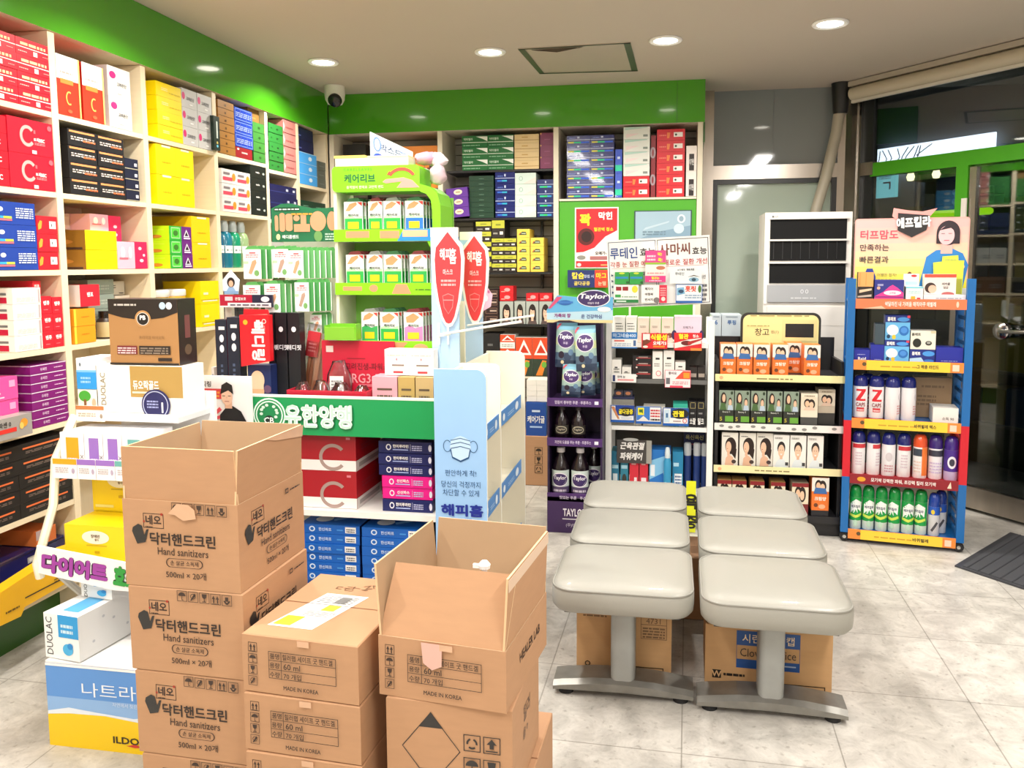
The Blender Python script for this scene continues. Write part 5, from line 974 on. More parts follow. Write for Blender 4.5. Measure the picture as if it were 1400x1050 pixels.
bag('sweet_bag', (-1.255, 2.925, 0.8675), 0.1, 0.1, 0.04, 0.15, 'clear sweet bag standing at the back of the red box', ('e8dcd8', 'd8b8a8', '8a4a32'))
# finger splint bag leaning behind
t = empty('splint_bag', (-1.397, 3.0, 0.885), 'long clear bag of flesh coloured finger splints leaning above the red box', 'bag')
TT = Matrix.Rotation(RAD(9), 4, 'Y') @ Matrix.Rotation(RAD(-4), 4, 'X')
m = MB(); rnd = random.Random(5)
for i in range(7): x = -0.045 + i * 0.014; m.box(x, rnd.uniform(-.01, .01), 0.005, x + 0.012, 0.012, rnd.uniform(0.2, 0.25), ('d8946a', 'c47f5a', 'e0a880')[i % 3], TT)
m.build('splint', t)['kind'] = 'stuff'
m = MB(); m.box(-0.052, -0.018, 0.15, 0.0, -0.014, 0.25, 'c8303a', TT); f = Face(m, lambda u, v, e: (-0.052 + 0.052 * u, -0.018 - e, 0.15 + 0.1 * v), 0.052, 0.1, TT); f.d(0.2, 0.2, 0.8, 0.6, 3, 'e88a8a'); m.build('paper_label', t)
m = MB(); m.rings([[(-0.06 * s, -0.02 * k, z), (0.06 * s, -0.02 * k, z), (0.06 * s, 0.025 * k, z), (-0.06 * s, 0.025 * k, z)] for z, s, k in ((0, 1, .6), (0.06, 1.04, 1), (0.2, 1.02, 1), (0.28, 1.05, .3))], 'film', T=TT); m.build('clear_film', t)
# white cream boxes at the gondola end
wb = [('r', 0.35, 0.08, 0.75, 0.16, 'd8404a'), ('r', 0.3, 0.36, 0.8, 0.42, '8a7a74'), ('e', 0.5, 0.62, 0.03, 0.05, 'd88a94'), smudge(0.1, 0.76, 0.9, 0.82, 1, 'c8c0b8')]
SB('cream_box', 'white cream box', 'on the pink and gold boxes, gondola end', (-1.05, -0.859, 0.987, 1.084), 2.87, 2, 1, 'f4f0ea', wb, d=0.06)
zt = 0.987
for (q, c, lb) in (((-1.089, -0.991, 0.906, 0.99), 'dca0ac', 'pink cream box, lower row at the gondola end'), ((-0.988, -0.924, 0.908, 0.991), 'b99b5c', 'gold cream box, lower row beside the pink one'), ((-0.921, -0.854, 0.91, 0.993), 'bb9f6e', 'gold cream box, lower row beside the blue mask stand')):
    o = carton('cream_box', q[1] - q[0] - .001, 0.09, zt - 0.862, c, {'F': [('r', 0.05, 0.02, 0.95, 0.16, 'e8b0a0'), ('r', 0.3, 0.05, 0.7, 0.11, 'd0504a'), ('r', 0.2, 0.6, 0.8, 0.66, '5a4a3a'), smudge(0.2, 0.4, 0.8, 0.5, 1, '6a5a4a')]}); o.location = (q[0], 2.84, 0.861); single(o, lb, 'box', 'cream boxes in the lower row')

# ---------------- hanging packs
def pack_mesh(name, w, h, th, col, decs, tab=None):
    mb = MB(); mb.box(0, 0, 0, w, th, h, 'f4f6f2', mats={'R': col, 'L': col, 'T': 'e8ece4'}); mb.front(0, 0, w, h, 0).do(decs)
    if tab: mb.prism([(w * .1, h), (w * .9, h), (w * .75, h * 1.13), (w * .25, h * 1.1)], th * .3, th * .7, tab)
    return mb.build(name)
def packs(name, desc, place, x, y, z, w, h, n, col, decs, group, dx=0.006, dy=0.018, tab=None, th=0.008, rot=0.0, back=None):
    first = None
    for i in range(n):
        if i > 1: o = first.copy(); COL.objects.link(o)
        else: o = first = pack_mesh(name, w, h, th, col, decs + ([('r', 0.45, 0, 1, 1, back), ('r', 0.94, 0, 1, 1, 'e6efe4')] if i and back else []), tab)
        o.location = (x + dx * i, y + dy * i, z); o.rotation_euler = (0, 0, rot)
        prop(o, '%s, %s, %s' % (desc, ('front one' if i == 0 else NTH[i] + ' back'), place), 'pack', group)
def care(c1, blob, skin='e2a06e'):
    return [('r', 0.03, 0.02, 0.97, 0.45, c1), ('p', [(0.03, 0.45), (0.97, 0.45), (0.97, 0.55), (0.6, 0.48), (0.3, 0.56), (0.03, 0.5)], 'b8e0b0' if c1[0] == '2' else c1), ('p', blob, skin), ('p', [(0.72, 0.98), (0.97, 0.98), (0.97, 0.85)], 'd8403a'), ('t', 0.5, 0.56, 0.1, '케어리브', '2a3a34', 0.03, 0.85), ('r', 0.2, 0.12, 0.78, 0.34, 'f2cc1c')]
FB = [[(0.08, 0.7), (0.3, 0.7), (0.7, 0.9), (0.66, 0.98), (0.3, 0.92)], [(0.1, 0.72), (0.5, 0.78), (0.75, 0.92), (0.5, 0.98), (0.2, 0.88)], [(0.15, 0.66), (0.5, 0.66), (0.8, 0.84), (0.5, 0.97), (0.12, 0.84)]]
# lime stand
CY = 2.985
CX0, CX1 = -1.283, -0.855
t = empty('plaster_stand', (0, 0, 0), 'lime green plaster display stand with a rounded lettered header', 'display stand')
m = MB(); m.prism(rounded(CX0 + 0.0, 1.675, -0.935, 1.772, 0.018, corners=(0, 1, 1, 1)), CY - 0.01, CY + 0.14, '7fd414', front='7fdc18'); f = m.front(CX0, 1.675, -0.935, 1.772, CY - 0.01)
f.t(0.32, 0.52, 0.34, '케어리브', '1d5a3c', 0.03, maxw=0.46); f.t(0.3, 0.86, 0.1, 'C A R E L E A V E S', '3f8a2c', 0.0, maxw=0.4); f.t(0.38, 0.18, 0.12, '움직임이 편해요 고탄력 밴드', 'e8f8d0', 0.01, maxw=0.5)
f.p([(0.58, 0.36), (0.62, 0.30), (0.80, 0.36), (0.74, 0.12), (1.0, 0.12), (0.92, 0.4), (0.82, 0.52), (0.62, 0.46)], 'e8998c'); f.o(0.80, 0.42, 0.13, 0.36, 0.012, 'e0503c', 20, 25, 155); f.p([(0.63, 0.62), (0.66, 0.78), (0.70, 0.66)], 'e0503c'); m.build('header', t)
m = MB(); pts = []
out = [(-0.935, 1.70), (-0.90, 1.69), (-0.868, 1.665), (-0.856, 1.62), (-0.856, 1.50), (-0.90, 1.465)]
inn = [(-0.935, 1.672), (-0.91, 1.662), (-0.893, 1.64), (-0.888, 1.60), (-0.888, 1.53), (-0.915, 1.50)]
k = len(out)
for a in range(k - 1):
    m.prism([out[a], inn[a], inn[a + 1], out[a + 1]], CY - 0.01, CY + 0.16, '7fd414')
m.build('side_arch', t)
m = MB(); m.box(CX0 + 0.005, CY + 0.17, 0.862, CX1, CY + 0.18, 1.66, '8fcf5a'); m.box(CX0, CY, 0.862, CX0 + 0.012, CY + 0.17, 1.683, 'ecebd0'); m.box(CX1 - 0.012, CY, 0.862, CX1, CY + 0.17, 1.50, 'ecebd0'); m.build('body', t)
for i, z in enumerate((1.487, 1.283, 1.06)):
    m = MB(); m.box(CX0 + 0.012, CY + 0.01, z, CX1 - 0.012, CY + 0.168, z + 0.036, 'd8e0c8'); m.box(CX0 + 0.002, CY - 0.012, z, CX1 - 0.005, CY - 0.002, z + 0.046, '8ade12'); f = m.front(CX0, z, CX1, z + 0.046, CY - 0.012)
    if i == 0:
        f.p([(0.6, 0.02), (1, 0.02), (1, 0.98), (0.66, 0.98)], '2a8ae0'); f.r(0.12, 0.3, 0.34, 0.85, 'e2966c'); f.r(0.44, 0.25, 0.62, 0.85, 'e2966c'); f.r(0.65, 0.35, 0.88, 0.9, 'f0b28c')
    elif i == 1: f.r(0.08, 0.35, 0.26, 0.7, 'e2966c'); f.e_(0.37, 0.55, 0.04, 0.3, 'e2966c'); f.p([(0.54, 0.1), (0.72, 0.1), (0.68, 0.9), (0.58, 0.9)], 'e2966c'); f.d(0.76, 0.4, 0.95, 0.55, 1, '4a6a1a')
    else: f.e_(0.25, 0.5, 0.14, 0.5, 'e8a87c'); f.p([(0.5, 0.9), (0.68, 0.9), (0.6, 0.1)], 'e2966c'); f.e_(0.8, 0.4, 0.07, 0.4, 'e8a87c')
    m.build('shelf', t)
G1, B1 = '2fae4e', '2a74d0'
for row, z, L in ((0, 1.5235, ((471, 499, G1, 0, 'green'), (507, 528, G1, 0, 'green'), (529, 555, G1, 1, 'green'), (561, 588, B1, 1, 'blue'))), (1, 1.3195, ((472, 499, G1, 0, 'green'), (503, 527, G1, 1, 'green'), (528, 555, G1, 2, 'green'), (566, 592, G1, 0, 'green'))), (2, 1.0965, ((493, 518, '3fae5e', 1, 'green'), (521, 549, G1, 2, 'green'), (556, 585, 'e08ac0', 2, 'pink')))):
    for i, (xa, xb, c, b, nm) in enumerate(L):
        x0 = -1.283 + (xa - 465) * 3.05 / 1111 * 1.0; w = (xb - xa) * 3.03 / 1111
        packs('plaster_pack', nm + ' plaster pack', '%s tier of lime stand, %s from left' % (('top', 'middle', 'lowest')[row], NTH[i]), x0 + 0.012, CY + 0.03, z, w, 0.118, 4, '7ab08a' if nm != 'blue' else '3a74c0', care(c, FB[b]), 'plaster packs on the lime stand', dx=0.004, dy=0.028, tab=('3a7a4a', '8a3a3a', '9aa09a')[(i + row) % 3])
# things on top of it
t = empty('folded_leaflet', (-1.17, 3.09, 1.7725), 'pale blue folded card sign standing on the lime stand', 'sign')
m = MB(); TT = Matrix.Rotation(RAD(32), 4, 'Z'); m.prism([(0, 0.03), (0.17, 0.0), (0.17, 0.075), (0, 0.145)], 0, 0.003, 'e6f0fa', TT); f = Face(m, lambda u, v, e: (0.17 * u, -e, 0.03 - 0.03 * u + (0.115 - 0.04 * u) * v), 0.17, 0.1, TT); f.p([(0, 0), (1, 0), (1, 0.35), (0.3, 0.3), (0, 0.45)], 'a8c8f0'); f.t(0.48, 0.62, 0.3, '박스드', '3a4a7a', 0.02); f.o(0.16, 0.66, 0.06, 0.2, 0.006, '6a8ad0'); f.d(0.7, 0.3, 0.95, 0.8, 4, '8aa0d0'); f.e_(0.2, 0.15, 0.14, 0.2, '2a4ab8'); m.build('card', t)
t = empty('cream_tray_box', (-1.27, 2.98, 1.7725), 'flat white box with a yellow lid on the lime stand', 'box')
m = MB(); m.box(0, 0, 0, 0.29, 0.09, 0.03, 'f3efe2'); m.build('tray', t); m = MB(); m.box(-0.004, -0.002, 0.0305, 0.12, 0.092, 0.04, 'f0cf6a'); m.box(0.13, -0.002, 0.0305, 0.29, 0.092, 0.036, 'f4ecb0'); m.build('lid', t)
t = empty('plastic_bundle', (-0.885, 3.05, 1.70), 'crumpled clear wrapped white and pink bundle draped over the lime stand', 'bag')
def blob(loc, sx, sy, sz, mat, seed, name, par, n=14, k=9, amp=0.12):
    rnd = random.Random(seed); m = MB(); rs = []
    for i in range(1, k):
        a = pi * i / k; rs.append([(loc[0] + sx * sin(a) * cos(2 * pi * j / n) * rnd.uniform(1 - amp, 1 + amp), loc[1] + sy * sin(a) * sin(2 * pi * j / n) * rnd.uniform(1 - amp, 1 + amp), loc[2] - sz * cos(a) * rnd.uniform(1 - amp / 3, 1 + amp / 3)) for j in range(n)])
    m.rings(rs, mat); return m.build(name, par, smooth=70)
blob((-0.05, 0.02, 0.105), 0.05, 0.035, 0.026, 'd99aae', 1, 'pink_wrap', t, amp=0.3); blob((0.0, 0.0, 0.04), 0.032, 0.03, 0.04, 'cfb4bc', 2, 'white_wrap', t, amp=0.25); blob((-0.01, 0.03, 0.1), 0.035, 0.03, 0.03, 'e6d6da', 5, 'clear_film', t, amp=0.3)

# ---------------- medical band rack with dark green header
HY = 3.06
t = empty('bandage_rack', (0, 0, 0), 'dark green headed rack of hanging bandage packs beside the lime stand', 'display stand')
q0 = (-1.582, 1.491); q1 = (-1.276, 1.642)
m = MB(); w = (q1[0] - q0[0]) * 0.96; h = q1[1] - q0[1]; x0, z0 = q0
top = [(w, 0.9 * h), (w * .8, 0.87 * h), (w * .6, 0.87 * h), (w * .45, 0.93 * h), (w * .3, h), (w * .15, 1.0 * h), (0.0, 0.88 * h)]
m.prism([(x0 + a, z0 + b) for a, b in [(0, 0), (w, 0)] + top], HY, HY + 0.006, '1a6a42', front='1d7048')
f = m.front(x0, z0, x0 + w, z0 + h, HY)
for a, b, c, d in ((0.05, 0.28, 0.10, 0.70), (0.12, 0.27, 0.2, 0.76), (0.21, 0.28, 0.31, 0.74)):
    f.r(a, b + .06, c, d - .06, 'e49a74'); f.e_((a + c) / 2, b + .06, (c - a) / 2, .06, 'e49a74'); f.k -= 1; f.e_((a + c) / 2, d - .06, (c - a) / 2, .06, 'e49a74')
f.r(0.33, 0.26, 0.56, 0.46, 'e49a74'); f.r(0.43, 0.44, 0.51, 0.72, 'e49a74'); f.e_(0.37, 0.62, 0.045, 0.08, 'e49a74'); f.e_(0.68, 0.53, 0.115, 0.26, 'e49a74'); f.e_(0.88, 0.53, 0.07, 0.25, 'e49a74')
f.r(0.05, 0.82, 0.42, 0.9, '0f3f2a'); f.d(0.06, 0.835, 0.42, 0.89, 1, 'd8e8dc', 4); f.d(0.3, 0.7, 0.6, 0.78, 1, 'e89a3c', 5); f.t(0.28, 0.13, 0.1, '메디폼밴드', 'e8f2ea', 0.03, maxw=0.3); f.e_(0.1, 0.13, 0.03, 0.08, 'd8dca0'); f.e_(0.68, 0.14, 0.06, 0.14, '6a9a5a'); f.d(0.78, 0.04, 0.95, 0.24, 3, 'b8d8c4', 6)
m.build('header', t)
m = MB(); m.box(x0 + 0.0, HY + 0.10, 0.861, x0 + w, HY + 0.112, z0 + h * .9, 'd5dbc8'); m.build('back_board', t)
for zz in (1.452, 1.30, 1.15):
    for xx in (0.03, 0.16, 0.27): m = MB(); m.tube([(x0 + xx, HY + 0.1, zz), (x0 + xx, HY + 0.04, zz + 0.003)], 0.003, 'wire_white', n=6); m.build('peg', t)
mp = lambda c: [('d', 0.15, 0.72, 0.85, 0.86, 2, 'd88a94', 4), ('r', 0.35, 0.86, 0.7, 0.9, 'c8404a'), ('p', [(0.28, 0.2), (0.45, 0.16), (0.75, 0.55), (0.7, 0.66), (0.5, 0.6)], c), ('e', 0.74, 0.2, 0.14, 0.1, '7ab06a'), ('r', 0.0, 0.52, 0.3, 0.6, 'b8d8b0')]
for row, (zr, L) in enumerate(((-0.0, ((347, 375, 338, 381, 4), (393, 417, 338, 379, 3), (417, 440, 340, 380, 7))), (1, ((345, 372, 390, 432, 3), (378, 403, 388, 430, 5), (425, 447, 386, 428, 5))), (2, ((438, 456, 434, 462, 3),)))):
    for i, (xa, xb, ya, yb, n) in enumerate(L):
        k = 3.0 / 1111; x = -1.663 + (xa - 347) * k * 1.01; zb = 1.4 - (yb - 361.5) * k * 1.0 - 0.003; hh_ = (yb - ya) * k
        packs('bandage_pack', 'white bandage pack' if i != 1 or row else 'white bandage pack with greyer strip', '%s row of green headed rack, %s peg' % (('top', 'second', 'lowest')[row], NTH[i]), x, 2.975 if row < 2 else 3.03, zb, (xb - xa) * k, hh_, n, '3f9a4a', mp('dda27c' if (i + row) % 2 == 0 else 'b89a88'), 'bandage packs on the green headed rack', dx=0.0165, dy=0.016, tab='5aa85a', th=0.004, back=('4f9a55', '3c8244', '6aac6a')[(i + row) % 3])
t = empty('lime_tray', (-1.235, 2.93, 0.985), 'empty lime green plastic tray hooked between the two plaster displays', 'tray')
t.location = (-1.302, 2.917, 1.113)
m = MB(); m.box(0, 0, 0, 0.12, 0.05, 0.004, '86c934'); m.box(0, 0, 0.004, 0.12, 0.004, 0.05, '86c934', Matrix.Rotation(RAD(8), 4, 'X')); m.box(-0.004, 0, 0, 0, 0.05, 0.055, '7abf2c'); m.box(0.12, 0, 0, 0.124, 0.05, 0.06, '7abf2c'); m.box(0, .046, .004, .12, .05, .06, '7abf2c'); m.build('tray_body', t)

# ---------------- joint support display on the gondola's far end
t = empty('support_display', (0, 0, 0.861), 'small metal display post with navy and red header for joint supports', 'display stand')
m = MB(); m.box(-1.765, 3.0, 0, -1.735, 3.02, 0.44, 'd6cfc2'); m.box(-1.772, 2.95, 0.0005, -1.55, 3.06, 0.008, 'd6cfc2'); m.build('post', t)
h0 = (-1.755, -1.533, 1.234, 1.283)
m = MB(); m.box(h0[0], 2.95, h0[2] - 0.861, h0[1], 2.96, h0[3] - 0.861, '1d1f3c'); f = m.front(h0[0], h0[2] - .861, h0[1], h0[3] - .861, 2.95); f.r(0, 0, 0.62, 1, 'b01236'); f.r(0, 0.0, 0.98, 0.12, 'e8e0e4'); f.r(0.15, 0.1, 0.98, 0.36, 'e6e2e8'); f.r(0.1, 0.52, 0.25, 0.85, 'e8c8d0'); f.t(0.4, 0.68, 0.25, '관절보호', W_, 0.02, maxw=0.22); f.e_(0.87, 0.65, 0.08, 0.22, 'e6e8ee'); f.d(0.2, 0.14, 0.95, 0.32, 1, '4a4458', 4); m.build('header', t)
b0 = (-1.741, -1.666, 1.286, 1.36); cxm = (b0[0] + b0[1]) / 2
m = MB(); m.prism([(cxm - .036, b0[2] + .012 - .861), (cxm + .028, b0[2] - .861), (cxm + .036, b0[3] - .02 - .861), (cxm, b0[3] + .02 - .861), (cxm - .036, b0[3] - .018 - .861)], 2.948, 2.952, 'cfe0ee'); f = m.front(b0[0], b0[2] - .861, b0[1], b0[3] - .861, 2.948); f.e_(0.5, 0.62, 0.22, 0.26, '241a1a'); f.e_(0.5, 0.55, 0.13, 0.17, 'e4b496'); f.p([(0.2, 0.1), (0.8, 0.1), (0.62, 0.36), (0.38, 0.36)], '8ab0d8'); f.r(0.1, 0.0, 0.9, 0.16, '7fa4cc'); m.build('round_badge', t)
def sup(name, q, y, col, decs, label, d=0.05):
    x0, x1, z0, z1 = q; o = carton(name, x1 - x0, d, z1 - z0, col, decs); o.location = (x0, y, z0); return single(o, label, 'box', 'dark joint support boxes')
nv = lambda: {'F': [('r', 0.3, 0.88, 0.85, 0.92, 'dde0e8'), ('e', 0.55, 0.78, 0.2, 0.045, 'e8ecf2'), ('e', 0.55, 0.66, 0.2, 0.045, 'e8ecf2'), ('d', 0.4, 0.15, 0.6, 0.5, 6, '5a6a8a', 4)], 'L': [('r', 0, 0, 1, 1, '9a1a34')]}
zb = 0.862
for q, lb in ((( -1.726, -1.68, zb, 1.191), 'slim navy support box with a red edge, nearest the gold box'), ((-1.677, -1.628, zb, 1.2), 'slim navy support box beside the metal post')):
    sup('support_box', q, 2.86, '1c2436', nv(), lb)
bk = {'F': [('e', 0.5, 0.82, 0.2, 0.03, 'e6e8ea'), ('t', 0.5, 0.62, 0.06, '매디핏', 'dfe2e6', 0.02, None)], 'L': [('r', 0, 0, 1, 1, '241a20')]}
for i, (xa, xb) in enumerate(((366, 374), (376, 391), (393, 409))):
    sup('support_box', (-1.562 + (-1.41 - -1.562) * (xa - 360) / 50, -1.562 + (-1.41 - -1.562) * (xb - 360) / 50, zb, 1.214), 2.93, '17181d', bk, 'tall black support box, %s from the red hanging box' % NTH[i], 0.045)
q = (-1.612, -1.493, 1.014, 1.211)
t = empty('hanging_support_box', (q[0], 2.84, q[2]), 'bright red hanging support box with white upright lettering', 'box')
m = MB(); w, h = q[1] - q[0], q[3] - q[2]; m.prism([(0, 0.0), (w, 0.022), (w, h), (0, h)], 0, 0.03, 'e01c28'); f = m.front(0, 0, w, h, 0); f.t(0.62, 0.5, 0.28, '메디링', W_, 0.04, rot=-90, maxw=3); f.t(0.62, 0.80, 0.12, '빼킹', W_, 0.03, rot=-90); f.e_(0.2, 0.86, 0.08, 0.05, 'f0b02c'); f.o(0.84, 0.88, 0.05, 0.03, 0.003, 'f0d8d0'); f.t(0.84, 0.72, 0.04, '관절보호', 'f2d8d4', 0.0, rot=-90); m.build('carton', t)
m = MB(); m.prism([(0.01, h), (w - 0.005, h + 0.003), (w - 0.01, h + 0.02), (0.012, h + 0.022)], 0.012, 0.018, 'd81a28'); m.build('hang_tab', t)
q = (-1.603, -1.508, 0.904, 1.019); q = (q[0], q[1], 0.862, q[3] - 0.002)
sup('support_box', q, 2.87, '1a2a5c', {'F': [('e', 0.42, 0.62, 0.3, 0.24, 'efc9a8'), ('r', 0.18, 0.16, 0.68, 0.6, 'efc9a8'), ('r', 0.2, 0.12, 0.68, 0.22, 'e8e4e0'), ('r', 0.15, 0.3, 0.7, 0.4, 'e2b088'), ('e', 0.85, 0.4, 0.16, 0.1, '6a4a6a')]}, 'navy box showing a bare knee, below the red hanging box', 0.05)
SB('document_box', 'upright white file box', 'behind the brown gold box, gondola end', (-1.775, -1.762, 0.862, 1.0), 2.9, 1, 1, 'e8e6e2', [('r', 0.2, 0.1, 0.8, 0.8, '9aa4b8')], d=0.09)
# white poster leaning at the front
q = (-1.78, -1.516, 0.751, 0.992)
t = empty('poster_board', (q[0], 2.735, q[2]), 'white poster board with a man in a black shirt and cap, leaning on the gondola', 'poster', 0.0)
w, h = q[1] - q[0], q[3] - q[2]; m = MB(); m.box(0, 0, 0, w, 0.008, h, 'f6f5f3'); f = m.front(0, 0, w, h, 0)
f.t(0.28, 0.87, 0.09, '메디링', '3a3636', 0.02); f.t(0.14, 0.865, 0.05, '빼킹', '8a8688', 0.01); f.r(0.06, 0.64, 0.56, 0.80, 'e2484a'); f.d(0.12, 0.67, 0.52, 0.78, 2, 'f2a03c', 4)
for a in range(8):
    A = RAD(185 - a * 24); f.p([(0.32 + 0.1 * cos(A + .2), 0.3 + 0.1 * sin(A + .2)), (0.32 + 0.28 * cos(A + .1), 0.3 + 0.3 * sin(A + .1)), (0.32 + 0.28 * cos(A - .1), 0.3 + 0.3 * sin(A - .1)), (0.32 + 0.1 * cos(A - .2), 0.3 + 0.1 * sin(A - .2))], 'e0505a')
f.e_(0.34, 0.32, 0.05, 0.09, '3a3030'); f.p([(0.34, 0.22), (0.4, 0.36), (0.3, 0.36)], 'e0b090')
f.p([(0.5, 0.0), (0.93, 0.0), (0.92, 0.3), (0.84, 0.46), (0.72, 0.54), (0.62, 0.52), (0.52, 0.4)], '17171a'); f.r(0.60, 0.5, 0.71, 0.62, 'e2b496'); f.e_(0.635, 0.68, 0.085, 0.13, 'ecc4a8'); f.p([(0.54, 0.72), (0.56, 0.86), (0.64, 0.91), (0.72, 0.86), (0.735, 0.72), (0.66, 0.78)], '1a1718'); f.r(0.60, 0.605, 0.67, 0.615, 'b0605a'); f.r(0.57, 0.69, 0.61, 0.7, '2a2222'); f.r(0.655, 0.69, 0.695, 0.7, '2a2222'); f.p([(0.625, 0.66), (0.645, 0.66), (0.638, 0.7)], 'dcac90'); m.build('board', t)

# ================================================================ tiered probiotics stand at the left
t = empty('tiered_stand', (0, 0, 0), 'white tiered probiotics stand with slanted side arms', 'display stand')
SX0, SX1 = -1.87, -1.31
tiers = [(0.495, 2.10, 0.28), (0.785, 2.17, 0.2), (0.925, 2.28, 0.18)]
for z, y, d in tiers: m = MB(); m.box(SX0 + (0.0 if z > .9 else 0.03), y, z - 0.018, SX1 - 0.205 if z > 0.9 else SX1, y + d, z, 'd9dadb'); m.build('shelf', t)
m = MB(); m.box(SX0 + 0.02, 2.46, 0, SX1 - 0.19, 2.475, 0.98, 'e9eaea'); m.build('back_panel', t)
for x in (SX0 - 0.012,):
    m = MB(); s = [(2.10, 0.455), (2.09, 0.5), (2.17, 0.66), (2.19, 0.80), (2.28, 0.92)]
    m.tube([(x, a, b) for a, b in s], 0.013, 'cream_plastic', n=8); m.build('side_arm', t, smooth=40)
    m = MB(); m.tube([(x + 0.05, 2.3, 0.262), (x + 0.02, 2.14, 0.46)], 0.011, 'd8d8d4', n=8); m.build('side_arm', t, smooth=40)
m = MB(); m.prism([(-1.78, 0), (-1.315, 0), (-1.315, 0.25), (-1.78, 0.258)], 1.985, 2.45, 'f2f1ee'); f = m.front(-1.78, 0, -1.315, 0.252, 1.985)
f.r(0.0, 0.0, 1, 0.42, 'eec60e'); f.r(0, 0.3, 1, 1, '5b92d6'); f.r(0, 0.3, 1, 0.6, '8ab2e2'); f.p([(0, 0.28), (1, 0.24), (1, 0.42), (0.85, 0.5), (0.6, 0.42), (0.35, 0.45), (0.15, 0.48), (0, 0.42)], 'dfe8f2'); f.p([(0, 0.0), (1, 0.0), (1, 0.27), (0.75, 0.36), (0.4, 0.42), (0.15, 0.41), (0, 0.38)], 'efc70c'); f.r(0, 0.97, 1, 1, 'f4f3f0')
f.t(0.56, 0.72, 0.17, '나트라케어', 'e8f0fa', 0.0, width=0.62); f.t(0.62, 0.57, 0.05, '자연에서 찾은 건강한 선택', 'd0e0f4', 0.0, maxw=0.45); f.t(0.6, 0.15, 0.085, 'ILDONG', '3a2c14', 0.03, width=0.30); f.p([(0.54, 0.09), (0.6, 0.115), (0.66, 0.09), (0.6, 0.075)], 'c83a2c'); m.build('base_box', t)
m = MB(); zc = 0.50; SG = [(-1.875, 0.56), (-1.535, 0.52), (-1.535, 0.438), (-1.62, 0.438), (-1.875, 0.475)]
m.prism([(a, b) for a, b in SG][::-1], 2.085, 2.092, 'f4f3f1'); f = m.front(-1.875, 0.438, -1.535, 0.56, 2.085)
for c, b in (('2c1030', 0.11), ('a13fa2', 0.06)): f.t(0.37, 0.50, 0.5, '다이어트', c, b, rot=-6, width=0.66)
for c, b in (('123a18', 0.11), ('2f9a3c', 0.06)): f.t(0.87, 0.36, 0.5, '효소', c, b, rot=-6, width=0.24)
m.build('lettered_sign', t)
def onstand(name, x0, x1, y, z0, z1, d, col, decs, label, mats=None, rz=0.0, grp=None):
    o = carton(name, x1 - x0, d, z1 - z0, col, decs, mats); o.location = (x0, y, z0); o.rotation_euler = (0, 0, rz); return single(o, label, 'box', grp)
onstand('ginseng_carton', -1.793, -1.55, 2.35, 1.080, 1.292, 0.1, 'ad7f4e', {'F': [('p', [(0, 1), (0, 0.78), (0.2, 0.72), (0.5, 0.68), (0.8, 0.72), (1, 0.8), (1, 1)], '231a17'), ('e', 0.5, 0.70, 0.115, 0.13, 'b98a55'), ('e', 0.5, 0.70, 0.09, 0.1, 'd8d0c8'), ('e', 0.5, 0.70, 0.08, 0.09, '1b1614'), ('t', 0.5, 0.72, 0.07, 'PB', W_, 0.04), ('e', 0.79, 0.9, 0.045, 0.055, 'b8d4ec'), ('e', 0.885, 0.9, 0.045, 0.055, 'd8d8dc'), ('r', 0.11, 0.16, 0.4, 0.29, '7a2a30'), ('r', 0.43, 0.16, 0.88, 0.29, '2a201c'), smudge(0.12, 0.17, 0.38, 0.28, 3, 'e8c8c8'), smudge(0.45, 0.17, 0.85, 0.28, 3, '8a7a6a'), ('r', 0.7, 0.06, 0.9, 0.11, '2a201c'), ('t', 0.62, 0.42, 0.05, '프리미엄 바이오틱', '7a5a34', 0.0, 0.4), smudge(0.1, 0.9, 0.42, 0.95, 1, 'c8c0b8'), ('r', 0, 0, 1, 0.03, '1f1815')], 'R': [('r', 0, 0, 1, 1, '1b1516'), ('r', 0.35, 0.4, 0.65, 0.75, '6a3a3c'), ('e', 0.5, 0.22, 0.2, 0.08, '5a4a3a')]}, 'brown gold carton with a black top band, highest on the tiered stand', mats={'R': '1b1516', 'T': '1b1516'}, rz=0.02)
onstand('probiotic_carton', -1.835, -1.527, 2.33, 0.926, 1.078, 0.12, 'f6f3ec', {'F': [('r', 0.4, 0.34, 1, 1, 'b5924f'), ('t', 0.58, 0.60, 0.2, '듀오락골드', W_, 0.03, 0.3), ('r', 0.42, 0.42, 0.6, 0.46, 'e8dcc4'), ('t', 0.1, 0.55, 0.15, 'DUOLAC', '7a6a50', 0.0, None), ('e', 0.86, 0.84, 0.05, 0.09, 'a08048')][:3] + [('t', 0.08, 0.5, 0.12, 'DUOLAC', '8a7a5c', {'rot': 90})]}, 'white and gold probiotics carton under the brown gold carton')
t = empty('round_badge', (-1.62, 2.325, 0.955), 'round navy badge with a number one on the white and gold carton', 'badge')
m = MB(); m.lathe([(0, 0), (0.05, 0), (0.05, 0.003), (0, 0.003)], '23235a', T=Matrix.Rotation(pi / 2, 4, 'X'), n=36); f = m.front(-0.05, -0.05, 0.05, 0.05, -0.003); f.o(0.5, 0.5, 0.42, 0.42, 0.003, 'b8bcd8', 36); f.t(0.74, 0.42, 0.34, '1', 'e8eaf4', 0.02); f.d(0.2, 0.4, 0.6, 0.68, 3, '9aa0d0'); m.build('badge_disc', t)
onstand('picture_box', -1.905, -1.833, 2.33, 0.9995, 1.10, 0.12, 'eef2f6', {'F': [('r', 0, 0.0, 1, 0.55, '2f9ae6'), ('r', 0, 0.55, 1, 0.62, '7cc0f0'), smudge(0.2, 0.2, 0.7, 0.45, 2, '9ad0f4'), ('e', 0.2, 0.8, 0.05, 0.06, '6a7a8a')]}, 'white and sky blue box at the back corner of the tiered stand')
